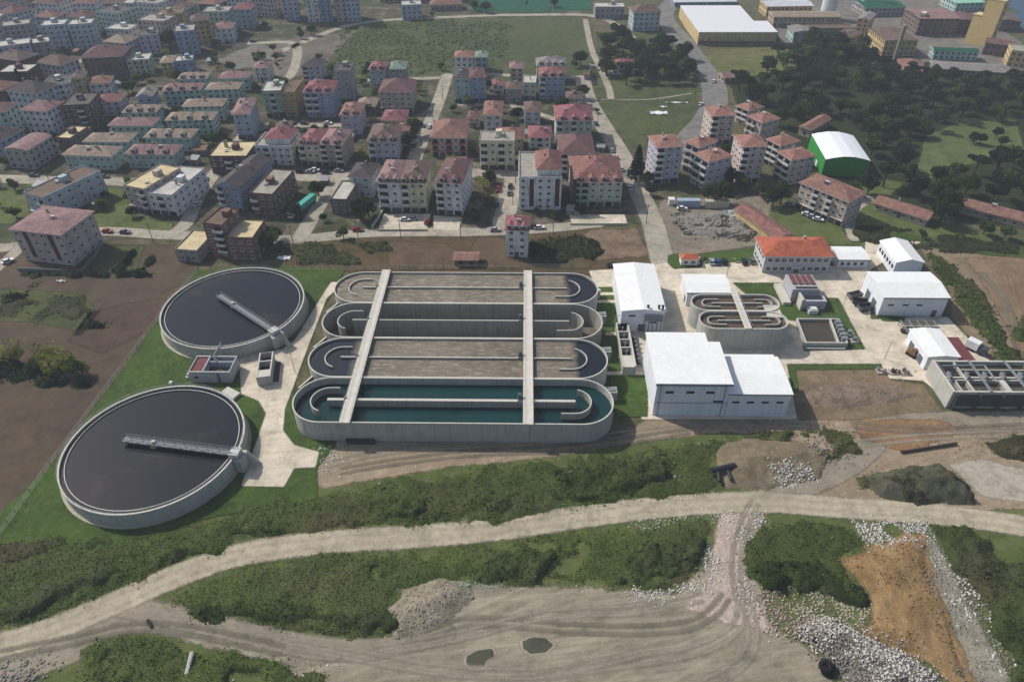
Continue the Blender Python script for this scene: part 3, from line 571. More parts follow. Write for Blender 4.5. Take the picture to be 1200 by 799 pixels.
# ---- cladding and buildings of the plant
WHITE = panel('white_cladding', 'd6dae0', 1.6, .8, None, .6, .08, '98999a', spec=.4)
WROOF = panel('white_sheet_roof', 'e3e3e0', 1.6, .8, None, .55, .09, 'b9b5aa', spec=.4)
WIN = mat('dark_window_glass', '1b2027', .25, .3, spec=.5); GUT = mat('grey_gutter', '6d7278', .6, .1); DOOR = mat('grey_steel_door', '5b6068', .6, .1)
TRIM = mat('white_trim', 'd8d8d4', .6, .06)
def hall(name, lab, x0, x1, y0, y1, z, rise=.8, along='x', roof=None, wallm=None, out=None, strips=(), doors=(), ovh=.35, left=()):
    """steel hall; low ridge across 'x' (ridge parallel to x) or 'y'"""
    t = thing(name, lab, 'building', (x0, y0, 0)); w, d = x1-x0, y1-y0; wm = wallm or WHITE; rm = roof or WROOF
    b = MB()
    if along == 'y':
        b.poly([(0, 0, 0), (w, 0, 0), (w, 0, z), (w/2, 0, z+rise), (0, 0, z)]); b.poly([(w, d, 0), (0, d, 0), (0, d, z), (w/2, d, z+rise), (w, d, z)])
        b.poly([(0, d, 0), (0, 0, 0), (0, 0, z), (0, d, z)]); b.poly([(w, 0, 0), (w, d, 0), (w, d, z), (w, 0, z)])
    else:
        b.poly([(0, d, 0), (0, 0, 0), (0, 0, z), (0, d/2, z+rise), (0, d, z)]); b.poly([(w, 0, 0), (w, d, 0), (w, d, z), (w, d/2, z+rise), (w, 0, z)])
        b.poly([(0, 0, 0), (w, 0, 0), (w, 0, z), (0, 0, z)]); b.poly([(w, d, 0), (0, d, 0), (0, d, z), (w, d, z)])
    b.build('wall', wm, t)
    b = MB(); o = ovh; T = .18
    def slab(p): b.prism([(0, 0)]*0+[(q[0], q[1]) for q in p], 0, 1) if 0 else None
    if along == 'y': pr = [(-o, z-o*rise/(w/2)), (w/2, z+rise), (w+o, z-o*rise/(w/2))]; ends = (-o, d+o)
    else: pr = [(-o, z-o*rise/(d/2)), (d/2, z+rise), (d+o, z-o*rise/(d/2))]; ends = (-o, w+o)
    for (a, za), (c, zc) in zip(pr[:-1], pr[1:]):
        P8 = []
        for e in ends:
            for (q, zq) in ((a, za), (c, zc)):
                for dz in (.02, T): P8.append((q, e, zq+dz) if along == 'y' else (e, q, zq+dz))
        n = len(b.v); b.v += P8
        for f in ((1, 3, 7, 5), (0, 4, 6, 2), (0, 1, 5, 4), (2, 6, 7, 3), (0, 2, 3, 1), (4, 5, 7, 6)): b.f.append(tuple(n+i for i in f)); b.m.append(0)
    rf = b.build('roof', rm, t)
    if along == 'x': MB().box(-o, w+o, -o-.16, -o-.02, z-.25, z+.12).build('gutter', GUT, rf)
    for (sx, sz, sw, sh) in strips:
        MB().box(sx, sx+sw, -.06, .03, sz, sz+sh).box(sx-.08, sx+sw+.08, -.1, -.07, sz-.1, sz, 1).build('window', [WIN, TRIM], t)
    for (sx, sw, sh) in doors: MB().box(sx, sx+sw, -.07, .03, .02, sh).build('door', DOOR, t)
    for (sy, sz, sw, sh) in left: MB().box(-.07, .03, sy, sy+sw, sz, sz+sh).build('window' if sz > .5 else 'door', WIN if sz > .5 else DOOR, t)
    return t
# press hall: L-shaped roof
t = thing('process_hall', 'largest white cladded hall with a stepped roof corner in front of the narrow channel', 'building', (36.2, 143.2, 0))
out = [(0, 0), (19.9, 0), (19.9, 17.3), (16.5, 17.3), (16.5, 21.6), (0, 21.6)]
MB().prism(out, 0, 12).build('wall', WHITE, t)
o2 = [(-.4, -.4), (20.3, -.4), (20.3, 17.7), (16.9, 17.7), (16.9, 22), (-.4, 22)]
rf = MB().prism(o2, 12.02, 12.3).build('roof', WROOF, t)
MB().box(-.4, 20.3, -.6, -.42, 11.6, 12.2).build('gutter', GUT, rf)
for x in (2.6, 8.2, 13.6): MB().box(x, x+2.2, -.07, .03, 8.4, 9.3).build('window', WIN, t)
MB().box(0, 19.9, -.1, -.03, 4.9, 5.05).build('band', GUT, t)
for x in (1.2, 18.6): MB().bar((x, -.2, 0), (x, -.2, 11.5), .09).build('downpipe', GUT, t)
MB().box(16., 18.6, -.07, .03, 5.2, 5.9).build('window', WIN, t)
hall('process_hall', 'lower white hall joined to the right of the largest white hall', 56.25, 72.9, 143.1, 158.4, 8.6, .5, 'x', strips=[(x, 5.1, 1.9, .7) for x in (1.2, 5.2, 9.2, 13.2)])
hall('storage_lean_to', 'long low white strip roof tucked behind the lower white hall', 57.2, 73.2, 159.2, 162.2, 6.2, .15, 'x')
t = hall('blower_hall', 'tall narrow white hall between the oval tanks and the pale concrete road', 31., 44.5, 181.2, 207.8, 8.2, .7, 'y', strips=[(2.4, 6.0, 2., .6), (9.3, 3.4, 2, .6)], doors=[(5.6, 2.4, 3.)])
for i, x in enumerate((8.2, 11.6, 12.8)): MB().cyl(x, .7, .35, 8.2, 9.6, 8).cyl(x, .7, .5, 9.6, 9.8, 8).build('roof_vent', DARK, t)
b = MB()
for k in range(3): b.bar((7.4, -.5, 6.8-k*.9), (13.2, -.5, 6.4-k*.9), .28, n=8)
for k in range(5): b.bar((7.6+k*1.3, -.5, 0.2), (7.6+k*1.3, -.5, 6.7), .16, n=6)
b.build('air_duct', STEEL, t)
hall('pump_hall', 'small white flat roofed hall behind the small pair of racetrack tanks', 54.4, 68.6, 195.2, 205.6, 5.6, .25, 'x', left=[(1.5, 0, 2, 2.6)])
# narrow channel structure
t = thing('screen_channel', 'narrow concrete channel with four dark openings beside the largest white hall', 'channel', (29.6, 160.2, 0))
b = MB(); b.box(0, .35, 0, 21.4, 0, 3.2, 0, 1); b.box(3.4, 3.9, 0, 21.4, 0, 3.6, 0, 1); b.box(.35, 3.4, 0, 5.4, 0, 3.1, 0, 1); b.box(.35, 3.4, 21, 21.4, 0, 3.2, 0, 1)
for k in range(1, 4): b.box(.35, 3.4, 5.4+3.9*k-.2, 5.4+3.9*k+.2, 0, 3.1, 0, 1)
b.build('channel_wall', [C_OUT, C_RIM], t); MB().box(.35, 3.4, 5.4, 21, .3, 1.2).build('channel_water', water('black_channel_water', '0c0f12'), t)
for k in range(4): MB().bar((1.9, 7.2+3.9*k, 1.2), (1.9, 7.2+3.9*k, 3.4), .3, n=8).build('gate', STEEL, t)
t = thing('pipe_manifold', 'dark tangle of pipes and valves between the channel and the largest white hall', 'pipework', (33.9, 165, 0)); b = MB()
for k in range(6): b.bar((.2, k*2.1, .5), (1.7, k*2.1, .5), .28, n=8); b.bar((.9, k*2.1, .5), (.9, k*2.1, 2.2), .2, n=6)
b.bar((.6, -.5, .9), (.6, 12, .9), .3, n=8); b.build('pipe', DARK, t)
b = MB()
for k in range(6): b.cyl(.9, k*2.1, .38, 2.2, 2.35, 8)
b.build('valve_wheel', STEEL, t)
# small racetrack pair
SC = mat('thin_brown_sludge', '5b4d40', .35, .2)
t = thing('racetrack_tank', 'small concrete tank block with two brown racetrack channels and one crosswalk', 'tank', (0, 0, 0))
b = MB(); path = stadium(54.4, 81.2, 172.4, 181.3, 12); path2 = stadium(53.6, 81.2, 181.7, 190.4, 12)
MB().wall(path, .4, 0, 8.3, True, 0, 1).build('outer_wall', [C_OUT, C_RIM], t); MB().wall(path2, .4, 0, 8.3, True, 0, 1).build('outer_wall', [C_OUT, C_RIM], t)
MB().box(76, 80.6, 178.6, 185., 0, 8., 0, 1).build('corner_infill', [C_OUT, C_RIM], t)
for p_, cy in ((path, 176.85), (path2, 186.05)):
    bb = MB(); bb.poly([(x, y, 7.3) for x, y in p_]); bb.build('sludge_surface', SC, t)
    MB().wall([(60, cy), (76, cy)], .35, 5, 8.1, False, 0, 1).build('divider_wall', [C_IN, C_RIM], t)
    MB().wall([(62.4, cy+2.)]+arc(59, cy, 2., 90, 270, 10)+[(62.4, cy-2.)], .28, 5, 8.1, False, 0, 1).build('guide_baffle', [C_IN, C_RIM], t)
    MB().wall([(74, cy-2.)]+arc(77, cy, 2., -90, 90, 10)+[(74, cy+2.)], .28, 5, 8.1, False, 0, 1).build('guide_baffle', [C_IN, C_RIM], t)
MB().box(67.2, 69.2, 171.9, 192.2, 8.35, 8.75).build('crosswalk', mat('walkway_concrete', 'cdc8bb'), t)
for xx in (67.3, 69.1):
    b = MB(); b.bar((xx, 172, 9.8), (xx, 192, 9.8), .04)
    for k in range(11): b.bar((xx, 172+2*k, 8.75), (xx, 172+2*k, 9.8), .04, n=4)
    b.build('railing', RAIL, t)
# office
ORR = tile('orange_tile_roof', 'b06850', '96503c'); OFW = mat('pale_grey_render', 'a7a8b2', .85, .1)
def hip(b, w, d, z, rise, o=.6, mi=0, soff=1):
    r = min(w, d)/2; P4 = [(-o, -o, z), (w+o, -o, z), (w+o, d+o, z), (-o, d+o, z)]
    if w >= d: A, B_ = (r, d/2, z+rise), (w-r, d/2, z+rise); fs = [(P4[0], P4[1], B_, A), (P4[1], P4[2], B_), (P4[2], P4[3], A, B_), (P4[3], P4[0], A)]
    else: A, B_ = (w/2, r, z+rise), (w/2, d-r, z+rise); fs = [(P4[0], P4[1], A), (P4[1], P4[2], B_, A), (P4[2], P4[3], B_), (P4[3], P4[0], A, B_)]
    for f in fs: b.poly(f, mi)
    b.poly(P4[::-1], soff); b.box(-o, w+o, -o, d+o, z-.18, z-.01, soff)
WM = {}
def winmesh(w, h, frame='d8d8d4'):
    k = (round(w, 1), round(h, 1), frame)
    if k not in WM:
        b = MB(); b.box(0, w, -.05, .02, 0, h, 1); b.box(.1, w-.1, -.07, -.052, .1, h-.1, 0); b.box(w/2-.04, w/2+.04, -.09, -.072, .1, h-.1, 1); b.box(-.08, w+.08, -.16, -.08, -.1, 0, 1)
        o = b.build('window', [WIN, mat('frame_'+frame, frame, .6, .05)]); WM[k] = o.data; bpy.data.objects.remove(o)
    return WM[k]
def addwin(root, me, x, y, z, rz=0., name='window'):
    o = bpy.data.objects.new(name, me); COL.objects.link(o); o.parent = root; o.location = (x, y, z); o.rotation_euler = (0, 0, rz); return o
t = thing('office_building', 'two storey grey office with a long orange hipped tile roof', 'building', (85., 215.6, 0)); w, d = 23.2, 12.
MB().box(0, w, 0, d, 0, 7.4).build('wall', mat('white_render_side', 'b9b9bd', .85, .1), t); b = MB(); hip(b, w, d, 7.42, 2.6, .8); rf = b.build('roof', [ORR, TRIM], t)
MB().box(15, 15.8, 8, 8.8, 8., 10.4).build('chimney', OFW, rf)
for i in range(9):
    for z in (1.2, 4.7):
        if not (z < 2 and i == 4): addwin(t, winmesh(1.6, 1.5), 1.1+2.45*i, -.01, z)
for i in range(4):
    for z in (1.2, 4.7): addwin(t, winmesh(1.6, 1.5), -.01, 3.+2.6*i, z, -math.pi/2)
MB().box(11., 12.8, -.1, .03, .05, 2.8).box(10.4, 13.4, -1.6, -.1, 2.9, 3.1, 1).build('entrance_door', [DOOR, TRIM], t)
# round mosaic of smaller works
hall('garage_hall', 'biggest white hall on the right, low front windows, machines parked by its left wall', 116.2, 137., 190.2, 204.8, 7.6, .9, 'x', strips=[(x, 4.3, 1.8, .6) for x in (2.2, 7, 11.4)], doors=[(17.2, 1.6, 2.6)], left=[(3, 0, 3, 3.6), (8, 0, 3, 3.6)])
hall('store_hall', 'white vaulted shed set endwise behind the biggest right hand hall', 130.6, 140.2, 214.6, 229., 5.4, 1.3, 'y', left=[(1+2.2*k, 2.2, 1.3, 1.4) for k in range(6)])
hall('cabin_hall', 'low white cabin with dark front windows right of the orange roofed office', 112.8, 123.4, 219.2, 227.6, 3.6, .5, 'x', strips=[(x, 1.3, 1.1, 1.1) for x in (1, 3.2, 5.6, 8)])
hall('dewatering_hall', 'small white hall beside a maroon slab above the dark fronted settling tank', 119.6, 128.6, 163.4, 176.4, 5.2, .5, 'y', left=[(2, 0, 2.4, 3), (8, 0, 2.6, 3)])
MBs = MB().box(129.6, 136.6, 166.5, 178, .3, 1.1); o = MBs.build('maroon_slab', mat('maroon_coating', '6c3a3c', .8, .15)); tag(o, 'maroon painted slab roof of a buried chamber beside the small white hall', 'slab')
# grit / sand filter block (grey stepped)
t = thing('grit_removal_works', 'grey stepped concrete works with a maroon patched roof in front of the office', 'building', (89.3, 192, 0)); LG = mat('light_grey_concrete', 'a9a9ad', .8, .12)
b = MB().box(.4, 9.4, 5.6, 14.6, 0, 5.4, 0, 0); b.build('main_block', LG, t)
MB().box(-2.4, .2, 3.6, 15., 0, 1.5).build('side_ramp', C_RIM, t)
for k in range(4): MB().box(1.2+2.*k, 2.7+2.*k, 8.4, 14., 5.4, 5.75).build('roof_cover', mat('maroon_cover', '6b4444', .8, .2), t)
MB().box(1.6, 8.8, 6., 7.2, 5.4, 5.5).build('roof_slot', DARK, t)
MB().box(3., 10.8, 1.4, 5.4, 0, 3.6).build('front_block', LG, t); MB().box(4., 9.8, 2.4, 4.6, 3.6, 3.7).build('front_slot', DARK, t); MB().box(2.3, 3., .8, 5., 0, 4.6).build('screen_wall', C_RIM, t)
MB().box(4.6, 7.6, -1.4, 1.3, 0, 1.8).box(5., 7.2, -1.0, .9, 1.8, 2.1).build('valve_box', TRIM, t)
# square sludge basin
t = thing('sludge_basin', 'square open basin of dark brown sludge in the lawn behind the waste plot', 'basin', (0, 0, 0))
b = MB().wall([(87.6, 173.6), (100.2, 173.6), (101.6, 185.8), (88.4, 185.8)], .6, 0, 2.2, True, 0, 1).wall([(87.4, 172.6), (99.6, 172.6)], .5, 0, .8, False, 0, 1); b.build('basin_wall', [C_OUT, C_RIM], t)
b = MB(); b.poly([(87.6, 173.6, 1.3), (97.4, 173.6, 1.3), (98.8, 185.8, 1.3), (88.4, 185.8, 1.3)]); b.build('sludge_surface', mat('dark_sludge', '4a4238', .5, .25), t)
MB().wall([(97.6, 173.8), (98.9, 185.6)], .5, 0, 2.25, False, 0, 1).build('inner_wall', [C_OUT, C_RIM], t); b = MB()
for k in range(5): b.box(99.2+.2*k, 101+.2*k, 175+2.1*k, 176.2+2.1*k, 1.2, 2.6)
b.build('pump', STEEL, t)
b = MB()
for xx, yy in ((88.4, 185.8), (92.5, 185.8), (97, 185.8)): b.bar((xx, yy, 2.2), (xx, yy, 3.2), .05)
b.bar((88.4, 185.8, 3.2), (101.4, 185.8, 3.2), .05); b.build('railing', RAIL, t)
for i, (x, y, s) in enumerate(((103.5, 180., 1.2), (103.9, 176.6, 1.))):
    t = thing('dosing_unit', ('grey pump set on a pale plinth right of the square sludge basin', 'smaller grey pump set nearer the camera than its twin by the sludge basin')[i], 'pump set', (x, y, 0)); MB().box(-1.3*s, 1.3*s, -1., 1., .2, .7).build('plinth', C_RIM, t); MB().cyl(0, 0, .6*s, .7, 2., 10).bar((-1, 0, 1.2), (1, 0, 1.2), .25).build('pump', STEEL, t)
# long settling tank, dark front
BAY = mat('dark_bay_concrete', '44484c', .8, .25)
t = thing('settling_tank', 'big rectangular settling tank with dark bays along its front at the right edge', 'tank', (119., 147.2, 0)); w, d, z = 27., 13.6, 6.2
b = MB().box(0, .7, 0, d, 0, z, 0, 1).box(.7, w, d-.6, d, 0, z-.1, 0, 1).box(w-.6, w, 0, d-.6, 0, z-.1, 0, 1).box(.7, w-.6, .0, .6, 0, z-.1, 0, 1); b.build('outer_wall', [C_OUT, C_RIM], t)
b = MB().box(.7, w-.6, 6.0, 6.5, 0, z-.2, 0, 1).box(5.8, 6.3, .6, 6., 0, z-.2, 0, 1).box(5.8, 6.3, 6.5, d-.6, 0, z-.2, 0, 1).box(.7, w-.6, 4.9, 5.3, 0, z-.2, 0, 1).box(15, 16.6, .6, 4.9, 0, z-.2, 0, 1).box(2.6, 3., .6, 4.9, 0, z-.2, 0, 1); b.build('dividing_wall', [C_IN, C_RIM], t)
MB().box(.7, w-.6, .6, d-.6, .2, 4.6).build('water_surface', mat('olive_tank_water', '4c4a3a', .35, .2), t)
MB().box(.7, 5.8, 6.5, 13., 4.62, 5.2).build('screen_machinery', DARK, t)
for k in range(5): MB().box(1.2+5*k, 1.6+5*k, 5.2, 7.4, z-.2, z+1.1).cyl(1.4+5*k, 6.2, .3, z+1.1, z+1.5, 8).build('gate_stand', STEEL, t)
MB().box(6.4, w-.7, 9.4, 9.7, 0, z-.2, 0, 1).build('dividing_wall', [C_IN, C_RIM], t); MB().box(10, 10.8, .1, d-.1, z, z+.15).box(20.2, 21, .1, d-.1, z, z+.15).build('walkway', STEEL, t)
b = MB()
for xx in (.35, w-.3): b.bar((xx, .3, z+1), (xx, d-.3, z+1), .04)
b.bar((.35, .3, z+1), (w-.3, .3, z+1), .04)
for k in range(13): b.bar((.35+k*2.2, .3, z-.1), (.35+k*2.2, .3, z+1), .04, n=4)
b.build('railing', RAIL, t); b = MB(); b.bar((2, 11, z), (14, 11.2, z), .25, n=8).bar((14, 11.2, z), (14, 4, z), .25, n=8); b.build('pipe', STEEL, t)
for k in range(4): MB().box(1.6+6.3*k, 7.5+6.3*k, -.05, .03, .7, 5.2).build('front_bay', BAY, t)
for k in range(5): MB().box(1.1+6.3*k, 1.55+6.3*k, -.9, .01, 0, 5.6).build('buttress', C_DK, t)
MB().box(w+.1, w+2.2, 1, d-1, 0, 2.4, 0, 1).box(w+.4, w+1.6, 2, d-2, 2.4, 2.6, 2).build('side_channel', [C_OUT, C_RIM, STEEL], t)
# frame works north of small white hall
t = thing('pipe_rack', 'grey steel rack of pipes just in front of the biggest right hand hall', 'pipework', (121., 178.6, 0)); b = MB()
for k in range(5):
    b.bar((k*2.6, 0, 0), (k*2.6, 0, 2.4), .14); b.bar((k*2.6, 6.4, 0), (k*2.6, 6.4, 2.4), .14); b.bar((k*2.6, 0, 2.4), (k*2.6, 6.4, 2.4), .14)
b.build('rack_frame', STEEL, t); b = MB()
for k in range(5): b.bar((-.3, .8+1.3*k, 2.0), (11.2, .8+1.3*k, 2.0), .26, n=8)
b.build('pipe', mat('dull_pipe', '77746c', .6, .2), t)
MB().box(-.6, 11.6, 2.2, 3.6, .3, 1.3).build('trough', DARK, t)
# gatehouse
t = thing('gatehouse', 'tiny white gatehouse with an orange roof beside the plant entrance', 'building', (57., 220., 0)); MB().box(0, 6, 0, 3.6, 0, 2.9).build('wall', TRIM, t); b = MB(); hip(b, 6, 3.6, 2.92, 1., .4); b.build('roof', [ORR, TRIM], t)
addwin(t, winmesh(1.4, 1.2), 1., -.01, 1.); addwin(t, winmesh(1.4, 1.2), 3.6, -.01, 1.)
# little pump building between clarifiers
t = thing('sludge_pump_station', 'pale grey pump station with a maroon roof strip and open pit between the clarifiers', 'building', (-97.4, 155.2, 0)); w, d, z = 12.2, 7.4, 3.9; PG = mat('pale_blue_grey_render', 'a3a7b0', .8, .12)
MB().wall([(.2, .2), (w-.2, .2), (w-.2, d-.2), (.2, d-.2)], .4, 0, z+.4, True, 0, 1).build('wall', [PG, C_RIM], t)
MB().box(.42, 4, .42, d-.42, 3.4, z).build('roof', mat('maroon_coating', '6c3a3c'), t); MB().box(4.0, 4.4, .4, d-.4, 0, z+.5).build('partition', PG, t)
MB().box(.41, w-.41, .41, d-.41, .4, 2.).build('pit_floor', C_DK, t); MB().box(4.4, w-.4, 4.9, 5.3, 0, z+.1, 0).build('partition', PG, t)
b = MB()
for k in range(3): b.bar((4.6+1.1*k, 6.8-k, 2.), (4.6+1.1*k, 6.8-k, 5.4), .16); b.bar((4.6+1.1*k, 6.8-k, 4.6), (6.2+1.1*k, 5.8-k, 4.6), .2, n=6)
b.bar((5.4, 6.6, 4.8), (5.6, 13, 4.9), .2, n=6); b.build('pipe', STEEL, t); MB().box(1.4, 2.6, -.08, .02, 1.9, 2.5).build('window', WIN, t); MB().box(8.2, 8.9, -.08, .02, .1, 3.6).build('door', DOOR, t)
MB().box(-2.2, -.1, 1.4, 3.2, 0, .9).box(-1.6, -.1, 1.6, 3., .9, 1.9).build('step', C_RIM, t)
# slot tank
a = rad(-15)
t = thing('distribution_chamber', 'small tall concrete chamber with two dark slots standing on the pale pavement', 'chamber', (-77.2, 153.6, 0), rad(11)); w, d, z = 4.1, 11.6, 3.6
MB().wall([(.2, .2), (w-.2, .2), (w-.2, d-.2), (.2, d-.2)], .4, 0, z, True, 0, 1).box(.4, w-.4, .4, 3.4, 0, z-.1, 0, 1).box(.4, w-.4, 7.2, 7.6, 0, z, 0, 1).build('wall', [C_OUT, C_RIM], t)
MB().box(.4, w-.4, 3.4, d-.4, .3, 1.6).build('water_surface', water('black_channel_water', '0c0f12'), t)
MB().box(w, w+1.6, 1.2, d-1.5, 0, .5).build('side_pit', C_DK, t)
o = MB().prism([(0, 0), (4.6, -2.4), (6., .4), (1.6, 3.)], 0, 1.1).build('concrete_slab', C_RIM); o.location = (-87.2, 149.6, 0); tag(o, 'white concrete lid slab at the rim of the nearest clarifier', 'slab')
o = MB().box(-.5, .5, -.5, .5, 0, .8).box(-.35, .35, -.35, .35, .8, 1.).build('access_hatch', TRIM); o.location = (-103.2, 154.6, 0); tag(o, 'little white hatch on the lawn left of the pump station', 'hatch')
o = MB().bar((-7.6, 0, .7), (7.6, 0, .7), .65, n=12).build('large_pipe', DARK); o.location = (-30, 129.6, 0); o.rotation_euler = (0, 0, rad(-1)); o.location = (*G(423, 519), 0); o.scale = (.5, 1, 1); tag(o, 'black pipe lying at the foot of the nearest oval tank', 'pipe')
# ================================================================== the town
WALLC = dict(pink='b8a2a0', lilac='aaa4b6', white='c8c8c8', cream='ccc09c', grey='908e90', teal='98b4ae', blue='7e92ae', mustard='b08a48', brick='7c5142', green='8aa086', tan='a8947c', darkred='5c3438', palegreen='a8b4a0', beige='b5a294', paleblue='9dacb8', brown='6e5c54', ochre='c0a468', concrete='908a82')
ROOFC = dict(red=('8e6660', '6a4c46'), crimson=('905e64', '704a4e'), orange=('9a7468', '7a5a50'), brown=('746058', '564a46'), dark=('544e50', '403c3e'), pinkish=('947674', '745e5e'), terracotta=('8e6c60', '6e544c'), palebrown=('9c8c7c', '7c7064'), maroon=('745656', '584444'), greygreen=('7f9284', '66766a'), greyt=('8a8682', '706c6a'))
def soft(h, k=.3, g_=1.):
    v = [min(228, int(h[i:i+2], 16)*g_) for i in (0, 2, 4)]; g = sum(v)/3; return ''.join('%02x' % int(x+(g-x)*k) for x in v)
def wm(c): return mat('wall_'+c, soft(WALLC[c], .25, 1.09), .9, .24, .3, fine=2., stain='6e6a64')
def rm(c): return tile('roof_'+c, *ROOFC[c])
FLATM = {k: mat('flat_'+k, v, .9, .25, .3) for k, v in dict(grey='9a958a', cream='c8b890', brown='6a5a4c', pale='b8b4aa', dark='55504c').items()}
CLUT = [mat('white_tank', 'cfd2d4', .5, .1), mat('solar_panel', '2a3550', .2, .1, spec=.5), mat('chimney_render', 'a8988a', .9, .2)]
def wincolour(c): return 'd0d0cc'
ALL = []
def footprint(a, b, dep):
    u = Vector((b[0]-a[0], b[1]-a[1])); w = u.length; u.normalize(); v = Vector((-u.y, u.x)); return w, u, v
def block(label, L, R, ye, dep, wall, roof='flat', rc='grey', detail=2, balc=None, world=None, h=None, name='apartment_block', cat='building', dorm=0, group=None, tower=False, rise=None, strips=None, bcol='white', sides=True, pent=None, fl=None, clutter=2, wstep=3.1, ww=1.4, wh=1.3, ground_dark=True):
    if world: a, b = world
    else: a, b = G(*L), G(*R)
    w, u, v = footprint(a, b, dep); rz = math.atan2(u.y, u.x)
    if h is None: h = hgt(a, ye)
    h = max(h, 2.8); fl = fl or max(1, round(h/3.)); fh = h/fl
    rnd = random.Random(int(a[0]*31+a[1]*17)); t = thing(name, label, cat, (a[0], a[1], 0), rz, group)
    ALL.append((t, a, b, dep, h)); W_ = wm(wall)
    bm = MB().box(0, w, 0, dep, 0, h)
    if detail < 2:       # too far for window parts: shallow dark panes on the wall itself
        k = max(1, int(w/wstep)); kd = max(1, int(dep/wstep))
        for f in range(fl):
            z = f*fh+.9
            for i in range(k): x = (i+.5)*w/k-.6; bm.box(x, x+1.3, -.05, .0, z, z+1.2, 1)
            if sides:
                for i in range(kd):
                    y = (i+.5)*dep/kd-.6
                    for x in (-.05, w): bm.box(x, x+.05, y, y+1.3, z, z+1.2, 1)
    else:
        for f in range(1, fl): bm.box(-.06, w+.06, -.06, dep+.06, f*fh-.12, f*fh+.08, 2)
    bm.build('wall', [W_, WIN, mat('band_'+wall, [min(1, x*1.15) for x in lin(WALLC[wall])[:3]], .9, .1)], t)
    if detail >= 2:
        if balc is None and not strips and w > 9 and name == 'apartment_block' and h > 8: balc = rnd.choice(((0,), (1,), (0, 2), (2,), (1, 3)))
        shop = rnd.random() < .65 and h > 8 and name == 'apartment_block' and not strips
        k = max(2, int(w/wstep)); kd = max(1, int(dep/(wstep*1.15))); kd = min(kd, 6); k = min(k, 9)
        while fl*(k+2*kd) > 98: kd -= 1
        me = winmesh(ww, wh)
        for f in range(fl):
            z = f*fh+1.
            for i in range(k):
                if balc and i in balc and f > 0: continue
                if strips and i in strips or (shop and f == 0): continue
                addwin(t, me, (i+.5)*w/k-ww/2, -.01, z)
            if sides:
                for i in range(kd):
                    y = (i+.5)*dep/kd
                    addwin(t, me, -.01, y+ww/2, z, -math.pi/2); addwin(t, me, w+.01, y-ww/2, z, math.pi/2)
        if balc:
            bw = w/k*.92; b = MB(); b.box(0, bw, -1.3, -.01, -.15, 0); b.box(0, bw, -1.3, -1.18, 0, .95); b.box(0, .1, -1.18, -.01, 0, .95); b.box(bw-.1, bw, -1.18, -.01, 0, .95); b.box(.4, bw-.4, -.06, -.012, .05, 2.1, 1)
            o0 = b.build('balcony', [mat('balcony_'+bcol, {'white': 'c8c8c4', 'red': '8a4848', 'green': '8fa89a', 'cream': 'c0b498'}[bcol], .8, .1), WIN], t); first = True
            for f in range(1, fl):
                for i in balc:
                    if i >= k: continue
                    o = o0 if first else o0.copy()
                    if not first: COL.objects.link(o); o.parent = t
                    first = False; o.location = (i*w/k+w/k*.04, 0, f*fh+.1)
        if strips:
            for i in strips:
                x = (i+.5)*w/k; MB().box(x-.9, x+.9, -.09, -.01, fh*.6, h-.4).build('window_strip', mat('maroon_glazing', '4a2c32', .4, .2), t)
        if shop:
            b = MB()
            for i in range(k): b.box(i*w/k+.35, (i+1)*w/k-.35, -.09, -.011, .15, 2.5, i % 2)
            b.box(0, w, -.9, -.011, 2.6, 2.75, 2); b.build('shop_front', [WIN, DOOR, W_], t)
        elif not strips: MB().box(w*.5-.8, w*.5+.8, -.1, -.011, .05, 2.4).build('door', DOOR, t)
    hw = min(w, dep); rise = rise if rise is not None else hw*.25
    if roof == 'hip':
        b = MB(); hip(b, w, dep, h+.02, rise, .7); rf = b.build('roof', [rm(rc), TRIM], t)
    elif roof == 'gable':
        b = MB(); o = .6; z = h+.02
        if w >= dep:
            b.poly([(-o, -o, z), (w+o, -o, z), (w+o, dep/2, z+rise), (-o, dep/2, z+rise)]); b.poly([(w+o, dep+o, z), (-o, dep+o, z), (-o, dep/2, z+rise), (w+o, dep/2, z+rise)])
            b.poly([(-o, dep+o, z), (-o, -o, z), (-o, dep/2, z+rise)], 1); b.poly([(w+o, -o, z), (w+o, dep+o, z), (w+o, dep/2, z+rise)], 1)
        else:
            b.poly([(-o, dep+o, z), (-o, -o, z), (w/2, -o, z+rise), (w/2, dep+o, z+rise)]); b.poly([(w+o, -o, z), (w+o, dep+o, z), (w/2, dep+o, z+rise), (w/2, -o, z+rise)])
            b.poly([(-o, -o, z), (w+o, -o, z), (w/2, -o, z+rise)], 1); b.poly([(w+o, dep+o, z), (-o, dep+o, z), (w/2, dep+o, z+rise)], 1)
        b.box(-o, w+o, -o, dep+o, z-.18, z-.01, 1); rf = b.build('roof', [rm(rc), W_], t)
    elif roof == 'pent':     # flat terrace with a smaller tiled attic storey
        MB().wall([(.1, .1), (w-.1, .1), (w-.1, dep-.1), (.1, dep-.1)], .2, h, h+.7, True).build('parapet', W_, t)
        MB().box(.2, w-.2, .2, dep-.2, h, h+.06).build('roof', FLATM['grey'], t)
        pw = pent or (.12, .88, .3, .95); x0, x1, y0, y1 = w*pw[0], w*pw[1], dep*pw[2], dep*pw[3]
        b = MB().box(x0, x1, y0, y1, h+.06, h+2.7); bb = MB(); hip(bb, x1-x0, y1-y0, 0, rise*.8, .6)
        n = len(b.v); b.v += [(p[0]+x0, p[1]+y0, p[2]+h+2.72) for p in bb.v]; b.f += [tuple(n+i for i in f) for f in bb.f]; b.m += [q+1 for q in bb.m]
        rf = b.build('attic', [W_, rm(rc), TRIM], t)
    elif roof == 'vault':
